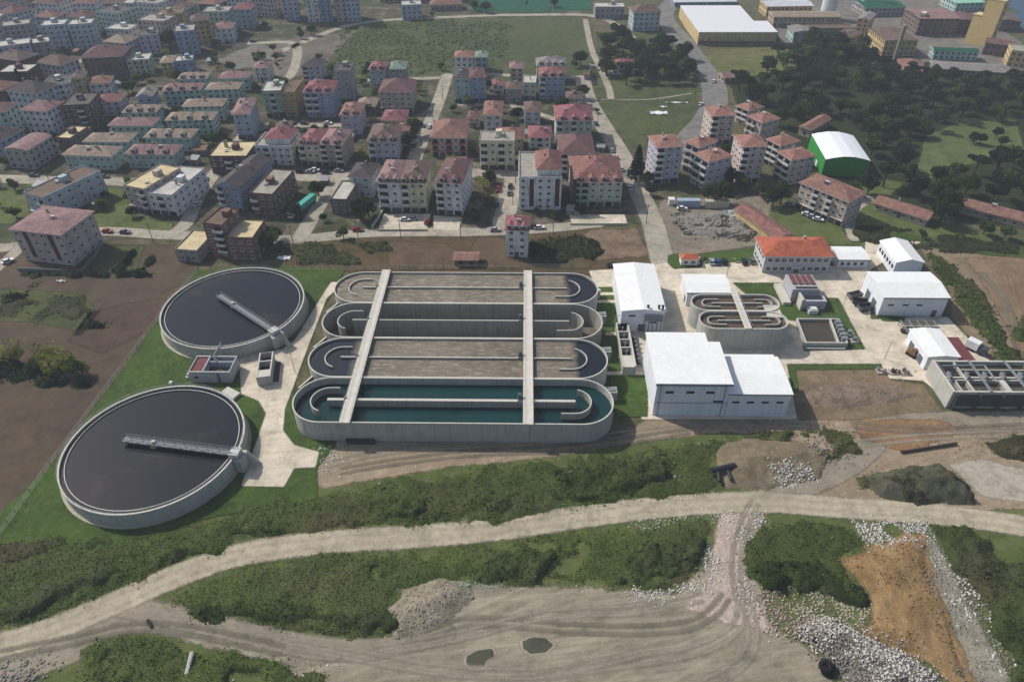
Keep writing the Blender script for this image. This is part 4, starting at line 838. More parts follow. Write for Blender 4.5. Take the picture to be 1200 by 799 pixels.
        n = 10; b = MB(); P = [(w*i/n, h+rise*math.sin(math.pi*(.15+.7*i/n))-rise*math.sin(math.pi*.15)) for i in range(n+1)]
        for (x0, z0), (x1, z1) in zip(P[:-1], P[1:]): b.poly([(x0, -.2, z0+.05), (x1, -.2, z1+.05), (x1, dep+.2, z1+.05), (x0, dep+.2, z0+.05)])
        b.poly([(x, -.02, z) for x, z in P]+[(w, -.02, h-.1), (0, -.02, h-.1)][::1], 1); rf = b.build('roof', [mat('white_vault_roof', 'e6e8ea', .5, .06), W_], t)
    else:
        MB().wall([(.1, .1), (w-.1, .1), (w-.1, dep-.1), (.1, dep-.1)], .22, h, h+.5, True).build('parapet', W_, t)
        rf = MB().box(.21, w-.21, .21, dep-.21, h, h+.08).build('roof', FLATM.get(rc, FLATM['grey']), t)
        if clutter and w > 7: x = w*rnd.uniform(.3, .6); y = dep*rnd.uniform(.35, .6); MB().box(x, x+2.6, y, y+3, h+.08, h+2.4).build('stair_head', W_, t)
    if dorm and roof in ('hip', 'gable'):
        nd = min(4, dorm+1)
        for i in range(nd):
            x = (i+.5)*w/nd; b = MB().box(x-1.1, x+1.1, .3, 2.6, h+.05, h+1.35, 0); b.poly([(x-1.4, 0, h+1.36), (x, 0, h+2.1), (x, 3.4, h+2.1), (x-1.4, 3.4, h+1.36)], 1); b.poly([(x+1.4, 3.4, h+1.36), (x, 3.4, h+2.1), (x, 0, h+2.1), (x+1.4, 0, h+1.36)], 1); b.poly([(x-1.4, 0, h+1.36), (x+1.4, 0, h+1.36), (x, 0, h+2.1)], 0); b.box(x-.7, x+.7, .24, .29, h+.25, h+1.2, 2)
            b.build('dormer', [W_, rm(rc), WIN], t)
    if roof in ('hip', 'gable', 'pent', 'flat') and clutter and not name.startswith('ware'):
        zz = h+(rise*.45 if roof in ('hip', 'gable') else (.1 if roof == 'flat' else 3.2))
        for i in range(rnd.randint(1, clutter)):
            x = w*rnd.uniform(.25, .75); y = dep*rnd.uniform(.35, .7); MB().box(x-.3, x+.3, y-.3, y+.3, zz-.6, zz+rise*.5+1., 0).build('chimney', CLUT[2], rf)
        if detail >= 2 and rnd.random() < .7:
            x = w*rnd.uniform(.2, .7); y = dep*rnd.uniform(.2, .5); zt = h+rise*.5+.6 if roof != 'flat' else h+.1
            MB().box(x, x+1.8, y, y+.9, zt, zt+.1, 1).bar((x, y+1.2, zt+.7), (x+1.8, y+1.2, zt+.7), .3, 0, 8).bar((x+.2, y+1.1, zt-.5), (x+.2, y+1.1, zt+.6), .05, 0).build('solar_heater', CLUT, rf)
    return t
# --- the near streets, left to right
t = block('big pinkish grey block at the far left with maroon stair windows and a pink roof', (31, 305), (88, 312), 268, 17, 'pink', 'hip', 'pinkish', rise=1.6, strips=(1, 4), dorm=0, clutter=2)
block('pale long block with a brown flat roof right behind the big pinkish block', (40, 252), (62, 259), 226, 27, 'paleblue', 'flat', 'brown')
block('block with a cream flat roof slab and maroon side wall beside the weedy lot', (155, 246), (179, 251), 218, 21, 'beige', 'flat', 'cream', clutter=1)
block('whitish block with a grey terrace roof joined right of the cream slab roofed one', (180, 251), (209, 254), 227, 25, 'white', 'flat', 'pale')
block('pale blue gabled block with a vivid blue side wall and brown roof', (261, 247), (286, 250), 217, 27, 'blue', 'gable', 'dark', rise=2.2)
block('brown brick block under a plain grey flat roof beside the parked cyan truck', (299, 252), (325, 254), 227, 22, 'brick', 'flat', 'grey', clutter=1)
block('raw concrete shell with a cream slab roof just behind the round clarifier', (209, 306), (235, 308), 293, 14, 'concrete', 'flat', 'cream', clutter=0, name='unfinished_house')
block('tall unfinished red brick house with white water tanks on its roof', (249, 300), (271, 303), 262, 12, 'brick', 'flat', 'brown', name='unfinished_house', balc=(1,))
block('unfinished brick house under a wide cream slab roof, nearest the clarifier', (272, 305), (303, 306), 279, 13, 'brick', 'flat', 'cream', clutter=0, name='unfinished_house')
block('white block with a crimson attic roof behind the brown brick block', (303, 193), (345, 194), 172, 15, 'white', 'pent', 'crimson', pent=(.25, .95, .2, .95))
block('cream half of a pair with a pinkish red roof by the back street', (354, 194), (378, 195), 169, 17, 'cream', 'hip', 'crimson', dorm=2)
block('brown half of a pair with a faded brown roof by the back street', (378.5, 195), (404, 196), 169, 17, 'tan', 'hip', 'pinkish', dorm=1)
block('lilac block with a brownish purple roof behind the dark roofed cottage', (434, 190), (467, 190), 166, 19, 'lilac', 'hip', 'brown', dorm=2)
block('small white house with a very dark roof beside the green trees', (413, 231), (438, 232), 207, 13, 'paleblue', 'hip', 'dark', name='town_house', wstep=3.6)
block('small dark walled house with a pale pinkish flat roof by the lane', (390, 251), (409, 252), 234, 16, 'brown', 'flat', 'pale', name='town_house', clutter=0)
block('white five storey half of the tall pair facing the front street', (446, 248), (472, 249), 213, 20, 'white', 'hip', 'pinkish', dorm=2, balc=(0,))
block('cream yellow five storey half of the tall pair facing the front street', (472.5, 249), (501, 249), 214, 20, 'cream', 'hip', 'brown', dorm=2)
block('narrow white block with curved balconies and a dull maroon roof beside a dark lawn', (513, 251), (542, 253), 213, 22, 'white', 'hip', 'maroon', balc=(0,), dorm=1)
block('long block with a terracotta roof and rows of maroon railed balconies', (507, 184), (547, 184), 161, 20, 'pink', 'hip', 'terracotta', balc=(0, 2, 4), bcol='red')
block('pale cream flat roofed block above the junction of the house street', (563, 199), (603, 199), 166, 11, 'cream', 'flat', 'grey')
block('low house with a bright red hipped roof right behind the cream flat roofed block', (585, 178), (613, 178), 162, 12, 'tan', 'hip', 'red', name='town_house')
block('white slender house with a terracotta roof left of the bright red roofed house', (568, 156), (588, 156), 135, 18, 'white', 'hip', 'terracotta', name='town_house')
block('white house with a strong red roof, dark balconies below, behind the big white block', (620, 180), (645, 180), 161, 13, 'white', 'hip', 'crimson', name='town_house', balc=(1,))
block('big white block with tall maroon window strips, its roof half green and half red', (608, 246), (657, 246), 209, 24, 'white', 'pent', 'red', strips=(1, 4, 6), pent=(.42, .98, .1, .8))
block('big block with a wide dull red roof, pale balconies and a brown timbered centre', (670, 242), (727, 242), 213, 24, 'palegreen', 'hip', 'red', balc=(0, 1, 6, 7), bcol='green', dorm=3)
block('block with a dark maroon roof split by white ridges, behind the widest red roof', (655, 208), (694, 208), 180, 20, 'pink', 'hip', 'maroon', dorm=0)
block('pale green gabled block with a crimson roof', (651, 170), (692, 170), 141, 18, 'palegreen', 'hip', 'crimson', dorm=2)
block('lilac house with a brown roof set between the red roofed houses', (615, 150), (633, 150), 131, 13, 'lilac', 'hip', 'brown', name='town_house')
block('blue grey block with white window bays in front of the grey attic house', (632, 117), (661, 117), 90, 14, 'blue', 'hip', 'red', balc=(0, 4), dorm=2)
block('reddish house with white turrets and a grey attic roof at the edge of the orchard', (629, 97), (662, 97), 77, 13, 'terracotta' if 0 else 'beige', 'hip', 'greyt', dorm=3)
block('small pink roofed house standing alone against the green orchard', (598, 97), (613, 97), 80, 10, 'beige', 'hip', 'pinkish', name='town_house', detail=1)
block('teal half of a blue pair beside the middle street', (533, 121), (552, 121), 92, 14, 'teal', 'hip', 'dark')
block('bluer half of the blue pair, under a small red roof', (552.5, 121), (570, 120), 91, 14, 'blue', 'hip', 'maroon')
block('white house with an orange roof at the orchard corner', (534, 86), (555, 86), 67, 10, 'white', 'hip', 'orange', name='town_house', detail=1)
block('blue house with a pale grey green roof at the orchard edge', (558, 86), (571, 86), 67, 10, 'blue', 'hip', 'greygreen', name='town_house', detail=1)
block('pale narrow block with a salmon roof at the left end of the upper street', (435, 104), (453, 104), 82, 13, 'paleblue', 'hip', 'crimson', dorm=1)
block('dark block with a mint green roof by the upper street', (458, 100), (476, 100), 81, 12, 'grey', 'hip', 'greygreen')
block('broad pinkish white block with a dark maroon roof by the middle street', (447, 132), (484, 132), 108, 18, 'beige', 'hip', 'maroon', balc=(5,))
block('olive house with a vivid crimson roof in front of the broad maroon roofed block', (450, 157), (476, 157), 141, 13, 'ochre', 'hip', 'crimson', name='town_house')
block('white narrow house with brownish red roof across from the crimson olive house', (402, 158), (424, 158), 135, 16, 'lilac', 'hip', 'terracotta', name='town_house', dorm=1)
block('low brown house among the trees behind the narrow white house', (419, 135), (440, 135), 125, 12, 'brown', 'hip', 'palebrown', name='town_house', detail=1)
block('blue block ringed with white balconies under a rosy red roof', (361, 138), (393, 138), 108, 16, 'blue', 'hip', 'crimson', balc=(0, 1, 4, 5), dorm=2)
block('mustard yellow block with a walled brown roof terrace', (336, 137), (350, 137), 109, 20, 'mustard', 'flat', 'brown', sides=False)
block('pale green block with a white cluttered roof left of the mustard block', (313, 138), (335.4, 137), 108, 15, 'green', 'flat', 'pale', clutter=2)
block('slate grey tower with a blank right side wall beside the cross street', (280, 164), (299, 163), 134, 20, 'paleblue', 'hip', 'pinkish', sides=False)
block('dark red block with a whitish broken roof behind the pale blue gabled block', (250, 204), (294, 204), 184, 16, 'darkred', 'flat', 'cream')
block('slim greenish grey tower standing alone by the orchard', (397, 121), (415, 121), 80, 12, 'grey', 'flat', 'dark', h=17)
block('pale lilac house at the lower left corner of the orchard', (357, 100), (379, 100), 78, 12, 'lilac', 'hip', 'dark')
block('red roofed white house standing alone among garden plots near the tanks', (593, 301), (618, 302), 269, 10, 'white', 'hip', 'crimson', dorm=2)
block('very low shed with a rusty red roof by the far side of the oval tanks', (533, 312), (560, 312), 305, 5, 'brown', 'gable', 'terracotta', name='shed', h=2.8, clutter=0, detail=1, rise=.8)
block('cluttered pale green house tight against the left of the blue grey block', (613, 118), (628, 118), 98, 12, 'palegreen', 'flat', 'pale')
block('grey mottled house among trees behind the white slender house', (594, 120), (611, 120), 104, 10, 'concrete', 'hip', 'brown', name='town_house')
block('white twin fronted house at the end of the hill street', (300, 96), (316, 96), 80, 11, 'white', 'hip', 'pinkish')
block('small brown roofed house left of the blue balconied block foot', (326, 160), (340, 160), 150, 8, 'tan', 'hip', 'brown', name='town_house')
block('grey house squeezed behind the lilac block', (468, 168), (480, 168), 153, 9, 'grey', 'hip', 'terracotta', name='town_house')
block('low pale house beside the east street behind the crimson gabled block', (664, 128), (682, 128), 115, 9, 'beige', 'hip', 'brown', name='town_house')
block('little tan house between the olive house and the middle street trees', (549, 150), (562, 150), 139, 9, 'tan', 'hip', 'maroon', name='town_house')
block('small red roofed house below the upper street at the blue pair', (578, 112), (590, 112), 100, 9, 'white', 'hip', 'red', name='town_house')
# --- green sports hall, towers on the right
GRW = mat('bright_green_cladding', '2f8a3c', .6, .1); VR = mat('white_vault_roof', 'e6e8ea', .5, .06)
def sports_hall():
    a, q = G(962, 206), G(1014, 208); w, u, v = footprint(a, q, 0); h = hgt(a, 187); dep = 27.
    t = thing('sports_hall', 'bright green sports hall with a white faceted roof at the edge of the wood', 'building', (a[0], a[1], 0), math.atan2(u.y, u.x)); ALL.append((t, a, q, dep, h))
    P = [(0, h), (w*.15, h+.8), (w*.38, h+1.6), (w*.62, h+1.6), (w*.85, h+.8), (w, h)]
    b = MB(); b.poly([(0, 0, 0), (w, 0, 0)]+[(x, 0, z) for x, z in P[::-1]]); b.poly([(w, dep, 0), (0, dep, 0)]+[(x, dep, z) for x, z in P]); b.poly([(0, dep, 0), (0, 0, 0), (0, 0, h), (0, dep, h)]); b.poly([(w, 0, 0), (w, dep, 0), (w, dep, h), (w, 0, h)]); b.build('wall', GRW, t)
    b = MB()
    for (x0, z0), (x1, z1) in zip(P[:-1], P[1:]): b.poly([(x0, -.3, z0+.1), (x1, -.3, z1+.1), (x1, dep+.3, z1+.1), (x0, dep+.3, z0+.1)])
    b.build('roof', VR, t); MB().box(-.12, -.01, 9, 11.4, .05, 2.6).build('door', TRIM, t)
sports_hall()
for i, (L, R, ye, d, lab, rc) in enumerate([((765, 216), (794, 214), 173, 12, 'lilac slab tower nearest the east street with white corner balconies', 'orange'), ((829, 170), (855, 169), 136, 12, 'pinkish slab tower farthest back beside the main road', 'orange'), ((862, 215), (889, 214), 172, 12, 'pinkish slab tower in the middle of the orange roofed estate', 'orange')]):
    block(lab, L, R, ye, d, ('lilac', 'beige', 'pink')[i], 'hip', rc, balc=(0,), group='orange roofed estate towers', rise=2.)
for i, (L, R, ye, d, wc, lab) in enumerate([((809, 214), (825, 224), 180, 12, 'lilac', 'corner turned lilac tower with white balconies, nearest the rubbish yard'), ((799, 199), (814, 206), 166, 11, 'lilac', 'corner turned tower half hidden behind the nearest lilac slab tower'), ((905, 208), (920, 218), 178, 12, 'pink', 'corner turned pink tower beside the green sports hall'), ((893, 190), (908, 198), 163, 11, 'pink', 'corner turned pink tower just behind the one beside the green hall'), ((872, 160), (888, 168), 136, 11, 'beige', 'corner turned beige tower at the wood edge'), ((860, 142), (874, 148), 124, 10, 'beige', 'lowest corner turned tower, farthest of the orange roofed estate')]):
    block(lab, L, R, ye, d, wc, 'hip', 'orange', balc=(0, 1), group='orange roofed estate towers', rise=1.8)
block('beige block dotted with dark windows turned beside the orange roofed estate', (931, 243), (985, 266), 214, 12, 'beige', 'hip', 'terracotta', wstep=2.6, balc=(2, 4), rise=1.8)
block('low brown roofed barrack left of the dark tree group', (1022, 246), (1083, 266), 239, 8, 'tan', 'gable', 'terracotta', name='barrack', h=3.2, rise=1.6, clutter=1)
block('long brown roofed barrack running out at the right edge', (1116, 248), (1204, 270), 241, 8, 'tan', 'gable', 'terracotta', name='barrack', h=3.2, rise=1.6, clutter=1)
block('long thin red roofed shed running up behind the orange roofed office', (908, 289), (927, 284), 281, 25, 'ochre', 'gable', 'red', name='shed', h=3.4, rise=1.4, clutter=0, sides=False, detail=1)
block('narrow brown roofed shed hidden behind the green sports hall', (935, 158), (948, 162), 152, 20, 'tan', 'gable', 'terracotta', name='shed', h=4, rise=1.5, clutter=0, detail=1)
block('small maroon roofed farmhouse in the tree clump beyond the meadow', (718, 88), (743, 88), 77, 10, 'white', 'hip', 'crimson', name='town_house', detail=1)
block('tiny pink roofed shelter at the edge of the wood by the main road', (848, 98), (870, 96), 91, 8, 'tan', 'gable', 'pinkish', name='shed', h=3, detail=1, clutter=0)
# --- terraces of teal houses
TE = [((78, 198), (141, 200), 181), ((150, 197), (213, 198), 180), ((101, 181), (160, 181), 166), ((172, 178), (233, 178), 161), ((130, 163), (188, 163), 147), ((197, 159), (258, 158), 141), ((216, 142), (269, 141), 125), ((193, 125), (244, 123), 107), ((243, 122), (288, 121), 105), ((210, 108), (250, 107), 93), ((258, 107), (299, 106), 92), ((146, 147), (192, 146), 132)]
for i, (L, R, ye) in enumerate(TE):
    w1 = ('nearest the old town street', 'right of the nearest terrace, nearest the side street', 'second back in the left column', 'second back in the right column', 'third back in the left column', 'third back in the right column', 'middle of the right column', 'upper left of the terraces', 'upper right of the terraces', 'farthest back on the left', 'farthest back on the right', 'behind the left column by the blue gable')[i]
    block('teal terrace with a faded brown roof, '+w1, (L[0]+3, L[1]), (R[0]-5, R[1]), ye, 9.6, 'teal', 'hip', ('palebrown', 'pinkish', 'palebrown')[i % 3], detail=2 if i < 4 else 1, group='rows of teal terraces', rise=2.2, dorm=2 if i % 2 else 0)
# --- older quarter at the left
for a in [
 ('grey house with a curved faded pink roof at the left edge', (14, 197), (42, 199), 175, 17, 'grey', 'vault', 'pinkish'),
 ('dark house under a yellowish cream slab near the teal terraces', (72, 178), (89, 179), 162, 14, 'brown', 'flat', 'cream'),
 ('dark plum red block among pale houses', (83, 152), (115, 150), 125, 17, 'darkred', 'flat', 'dark'),
 ('white many windowed block with a lilac grey top left of the yellow house', (60, 126), (91, 124), 100, 13, 'white', 'flat', 'dark'),
 ('narrow yellow house right of the white many windowed block', (94, 120), (107, 119), 92, 10, 'ochre', 'hip', 'brown'),
 ('white house with a brown red roof behind the blue gable', (111, 119), (135, 117), 99, 11, 'white', 'hip', 'terracotta'),
 ('row house with a dull red roof in front of the white brown roofed one', (118, 137), (146, 136), 120, 10, 'lilac', 'hip', 'red'),
 ('blue gabled house at the upper left of the teal terraces', (167, 137), (185, 136), 114, 11, 'blue', 'gable', 'greyt'),
 ('brown courtyard building with a patchy dark roof', (104, 93), (150, 91), 68, 18, 'brown', 'hip', 'maroon'),
 ('pale green low building with a cream edge beside the courtyard building', (153, 89), (180, 87), 72, 12, 'palegreen', 'flat', 'pale'),
 ('faded blue lilac house behind the pale green low building', (168, 65), (191, 63), 43, 12, 'lilac', 'flat', 'dark'),
 ('tall ochre brown block in the hazy upper left', (192, 45), (221, 43), 18, 14, 'ochre', 'flat', 'brown'),
 ('blue grey tower with a pink foot', (212, 66), (235, 64), 38, 14, 'blue', 'flat', 'grey'),
 ('orange ochre block behind the blue grey tower', (232, 54), (251, 52), 25, 12, 'mustard', 'hip', 'brown'),
 ('white house with a mottled pink roof right of the orange ochre block', (255, 51), (276, 50), 34, 12, 'white', 'hip', 'pinkish'),
 ('pale tower under a small pink roof', (278, 34), (298, 34), 11, 12, 'paleblue', 'hip', 'crimson'),
 ('low blue house at the foot of the blue grey tower', (208, 88), (230, 86), 73, 10, 'blue', 'flat', 'pale'),
 ('tan house beside the low blue house', (193, 90), (207, 89), 74, 12, 'ochre', 'hip', 'palebrown'),
 ('long grey slab block with a pale curved roof edge at the upper left corner', (2, 90), (48, 84), 57, 12, 'lilac', 'flat', 'pale'),
 ('grey slab block adjoining the long one on the right', (50, 82), (70, 79), 52, 11, 'grey', 'flat', 'pale'),
 ('pale slab block with a white roof rim, left of its twin', (58, 60), (86, 58), 31, 12, 'paleblue', 'flat', 'pale'),
 ('pale slab block with a white roof rim, right of its twin', (90, 59), (117, 57), 30, 12, 'paleblue', 'flat', 'pale'),
 ('dusty grey slab block behind the left curved roof', (14, 60), (46, 56), 32, 12, 'grey', 'flat', 'grey'),
 ('tall pale lilac tower left of the towers at the field edge', (334, 25), (352, 24), 0, 13, 'lilac', 'flat', 'grey', 31),
 ('white fronted tower in the middle at the field edge', (362, 27), (376, 26), 0, 16, 'white', 'flat', 'pale', 33),
 ('blue lower wing between the field edge towers', (377, 26), (391, 25), 0, 13, 'blue', 'flat', 'grey', 20),
 ('pinkish white fronted tower at the right end of the field edge', (396, 26), (408, 25), 0, 16, 'pink', 'flat', 'pale', 33),
 ('blue grey wing right of the last field edge tower', (408.5, 26), (424, 25), 0, 13, 'paleblue', 'flat', 'grey', 19),
 ('small bluish white building on the road beyond the orchard', (472, 24), (495, 23), 7, 12, 'paleblue', 'flat', 'pale'),
 ('low long brown roofed building at the top left of the sports pitches', (505, 13), (541, 12), 6, 10, 'tan', 'hip', 'terracotta'),
 ('pale grey long building right of the sports pitches', (697, 22), (731, 22), 9, 12, 'grey', 'flat', 'pale'),
 ('pale blue block with a brown roof by the main road', (741, 37), (772, 36), 15, 14, 'paleblue', 'hip', 'brown')]:
    lab, L, R, ye, d, wc, rf_, rc = a[:8]
    block(lab, L, R, ye, d, wc, rf_, rc, detail=2 if lab.startswith(('dark plum', 'white many')) else 1, h=a[8] if len(a) > 8 else None, name='apartment_block' if 'tower' in lab or 'block' in lab else 'town_house', rise=2. if rf_ == 'vault' else None)
    if rf_ == 'vault':
        for q in ALL[-1][0].children:
            if q.name.startswith('roof'): q.data.materials[0] = rm('pinkish')
# --- factory quarter, upper right
YW = 'ochre'
def ware(label, L, R, ye, d, wc, rc, roof='gable', h=None, rise=1.2, **k):
    return block(label, L, R, ye, d, wc, roof, rc, detail=1, name='warehouse', h=h, rise=rise, clutter=0, **k)
ROOFC['white'] = ('c4c8ce', 'b4b8be'); ROOFC['darkgreen'] = ('1f5a44', '194a38'); ROOFC['mint'] = ('8fc0a8', '6fa890'); FLATM['white'] = mat('flat_white', 'd8d8da', .7, .06); FLATM['green'] = mat('flat_green', '2a6a50', .8, .2); FLATM['mint'] = mat('flat_mint', '8abfa4', .8, .15)
t = thing('warehouse', 'huge flat white roofed warehouse with yellow walls above the dry meadow', 'building', (*G(817, 53), 0)); A = Vector(G(817, 53)); B_ = Vector(G(908, 53)); w = (B_-A).length; h = 7.5
out = [(0, 0), (w, 0), (w, 26), (w*.82, 26), (w*.82, 66), (-1, 66), (-1, 40)]
MB().prism(out, 0, h).build('wall', wm('ochre'), t); MB().prism([(x*1.004, y) for x, y in out], h+.02, h+.5).build('roof', FLATM['white'], t)
MB().box(.5, w-.5, -.07, -.01, .3, 2.4).build('loading_band', wm('brown'), t)
ware('long pale warehouse roof behind the huge white one, left part', (790, 9), (862, 8), 3, 16, 'blue', 'white')
ware('long white roofed factory shed with a yellow gable end', (897, 20), (950, 19), 8, 16, 'ochre', 'white')
ware('long brown roofed factory shed in front of the white roofed one', (905, 32), (982, 32), 20, 14, 'tan', 'palebrown')
ware('brown low factory range with a flat front beside the green gabled shed', (948, 42), (1000, 42), 34, 10, 'brown', 'brown', 'flat')
ware('small green walled shed with a pale roof beside the warehouse road', (928, 50), (950, 50), 38, 14, 'teal', 'greyt')
ware('cream gabled shed at the left of the factory quarter', (976, 54), (995, 58), 40, 14, 'ochre', 'brown')
ware('cream tall gabled works left of the dark green hall', (1000, 42), (1013, 44), 22, 18, 'ochre', 'greyt')
ware('dark green ribbed hall roof at the top of the factory quarter', (1012, 20), (1058, 19), 10, 22, 'grey', 'darkgreen')
ware('broad brown roofed factory hall with cream clerestory above the wood', (1032, 66), (1070, 66), 48, 26, 'ochre', 'brown')
ware('terracotta roofed low shed at the wood edge in the factory quarter', (1048, 88), (1078, 92), 82, 22, 'tan', 'terracotta')
ware('purple grey roofed process works with pipes', (1072, 42), (1118, 42), 22, 24, 'brown', 'pinkish')
ware('dark red factory shed left of the cream tower', (1112, 40), (1140, 42), 24, 20, 'darkred', 'maroon')
ware('mint green roofed silo house near the shore', (1118, 14), (1150, 13), 4, 20, 'teal', 'greygreen')
for c in ALL[-1][0].children:
    if c.name.startswith('roof'): c.data.materials[0] = FLATM['mint']
ware('dark green sided long shed below the cream tower', (1092, 70), (1143, 72), 60, 8, 'teal', 'darkgreen')
ware('grey roofed long low hall just above the pine wood', (1095, 86), (1185, 92), 80, 14, 'grey', 'greyt', 'hip')
ware('brown long quay shed by the sea', (1162, 36), (1192, 38), 24, 18, 'brown', 'brown')
ware('white and cream works at the far right edge of the factory quarter', (1178, 78), (1215, 82), 60, 14, 'ochre', 'greyt', 'flat')
ware('cluttered dark factory shed right of the cream tower', (1150, 64), (1178, 68), 50, 12, 'brown', 'maroon')
ware('small white plant house among the pipes of the works', (1100, 38), (1112, 38), 24, 8, 'white', 'white', 'flat')
ware('small cream annexe beside the clerestory hall', (1070, 40), (1077, 41), 27, 6, 'cream', 'white', 'flat', h=13)
t = thing('factory_tower', 'tall cream factory tower with a column of dark openings on its right side', 'tower', (*G(1129, 50), 0), rad(-48)); TW = mat('cream_tower_render', 'c8b078', .85, .12)
MB().box(0, 5, 0, 8, 0, 17).box(5.01, 15, 0, 8, 0, 27).build('wall', TW, t); MB().box(4.8, 15.2, -.2, 8.2, 27, 27.5).build('roof', FLATM['cream'], t); MB().box(-.2, 4.79, -.2, 8.2, 17, 17.4).build('roof', FLATM['cream'], t)
for k in range(6): addwin(t, winmesh(2.2, 2.6), 15.01, 2.6, 2+4.1*k, math.pi/2)
# silos and tank in the works
for i, (px, py, r, h, c) in enumerate(((968, 22, 5, 18, 'd0d2d4'), (1064, 30, 4, 7, 'c8cac8'), (1010, 12, 1.6, 26, 'c8ccd0'), (1048, 70, 1.2, 20, '8a8478'))):
    t = thing('silo', ('fat white silo above the brown factory range', 'short pale storage tank beside the dark green hall', 'thin white chimney stack at the top edge of the factory quarter', 'thin brown stack in front of the clerestory hall')[i], 'silo', (*G(px, py), 0)); mm = mat('silo_%d' % i, c, .6, .1)
    MB().cyl(0, 0, r, 0, h, 18).build('shell', mm, t); MB().cyl(0, 0, r*1.03, h, h+r*.3, 18, r1=r*.2).build('cap', mm, t)
# --- the hazy quarter filled in where no listed house stands
def occupied(x, y, r):
    for (_, a, b, d, h) in ALL:
        w, u, v = footprint(a, b, d); cx, cy = a[0]+u.x*w/2+v.x*d/2, a[1]+u.y*w/2+v.y*d/2
        du = abs((x-cx)*u.x+(y-cy)*u.y); dv = abs((x-cx)*v.x+(y-cy)*v.y)
        if du < w/2+r and dv < d/2+r: return True
    return False
ROADS_W = [GP(p) for p in ([(0, 210), (60, 212), (152, 214)], [(232, 232), (250, 206), (285, 160), (312, 148)], [(240, 54), (300, 51), (345, 52), (345, 80), (330, 100)], [(40, 90), (85, 76), (105, 66)], [(330, 60), (420, 28)])]
def nearroad(x, y, r):
    for L in ROADS_W:
        for a, b in zip(L[:-1], L[1:]):
            e = (b[0]-a[0], b[1]-a[1]); t = max(0, min(1, ((x-a[0])*e[0]+(y-a[1])*e[1])/(e[0]**2+e[1]**2)))
            if math.hypot(x-a[0]-t*e[0], y-a[1]-t*e[1]) < r: return True
    return False
rr = random.Random(5); fill = []
QUART = [([(-30, -10), (200, -10), (330, -10), (330, 20), (300, 45), (240, 60), (235, 90), (190, 100), (180, 130), (120, 165), (60, 200), (-20, 205), (-30, 100)], 'old quarter at the upper left'), ([(640, -12), (700, -12), (700, 6), (640, 0)], 'strip beyond the pitches'), ([(900, -14), (1110, -14), (1110, 2), (900, 4)], 'top of the factory quarter'), ([(430, -14), (550, -14), (550, 2), (430, 10)], 'strip beyond the orchard')]
for poly, place in QUART:
    W4 = GP(poly); P = np.array(W4); (ax, ay), (bx, by) = P.min(0), P.max(0); y = ay
    while y < by:
        x = ax+rr.uniform(0, 8)
        while x < bx:
            X, Y = x+rr.uniform(-2, 2), y+rr.uniform(-3, 3)
            if sdist(np.array([X]), np.array([Y]), W4)[0] > 2 and not occupied(X, Y, 9) and not nearroad(X, Y, 9): fill.append((X, Y, place))
            x += rr.uniform(20, 27)
        y += rr.uniform(21, 27)
fill.sort(key=lambda q: q[1]); fill = fill[:210]; seen = {}
wn = ['grey', 'lilac', 'pink', 'paleblue', 'brown', 'white', 'teal', 'blue', 'beige', 'darkred', 'tan']; rn = [('hip', 'brown'), ('hip', 'maroon'), ('hip', 'terracotta'), ('flat', 'grey'), ('hip', 'palebrown'), ('flat', 'dark'), ('hip', 'dark'), ('hip', 'pinkish'), ('flat', 'pale')]
for X, Y, place in fill:
    w, d = rr.uniform(13, 20), rr.uniform(11, 15); fl = rr.choice((3, 4, 4, 5, 5)); a_ = rad(rr.choice((-14, -8, -20, 4, -12))); wc = rr.choice(wn); rf_, rc = rr.choice(rn)
    if 'old' not in place: a_ = 0.; fl = 2
    ux, uy = math.cos(a_), math.sin(a_); A = (X-ux*w/2+uy*d/2, Y-uy*w/2-ux*d/2); Bq = (A[0]+ux*w, A[1]+uy*w)
    px, py = PY(X, Y, fl*3.)
    if not (-30 < px < 1230 and py > -30): continue
    dist = 'near' if Y < 380 else ('middle' if Y < 500 else 'far')
    roofn = rc+' flat' if rf_ == 'flat' else rc
    near = min((q for q in ALL if q[0].get('keyname')), key=lambda q: math.hypot(q[1][0]-X, q[1][1]-Y), default=None)
    lab = '%s storey %s house under a %s roof, %s in %s' % ({2: 'two', 3: 'three', 4: 'four', 5: 'five'}[fl], wc.replace('paleblue', 'pale blue').replace('darkred', 'dark red'), roofn.replace('palebrown', 'pale brown'), dist, place.replace('old quarter at the upper left', 'old quarter'))
    t = block(lab, None, None, 0, d, wc, rf_, rc, detail=1, world=(A, Bq), h=fl*3., name='town_house', group='houses of the '+place, clutter=2, fl=fl)
    seen.setdefault(lab, []).append((px, t))
for lab, L in seen.items():
    if len(L) > 1:
        L.sort(key=lambda q: q[0])
        for i, (px, t) in enumerate(L):
            wd = {2: ['left', 'right'], 3: ['left', 'middle', 'right']}.get(len(L)) or ['leftmost', 'second', 'third', 'fourth', 'fifth', 'sixth']; t['label'] = lab+', '+wd[min(i, 5)]+(' of twins' if len(L) == 2 else ' lookalike')
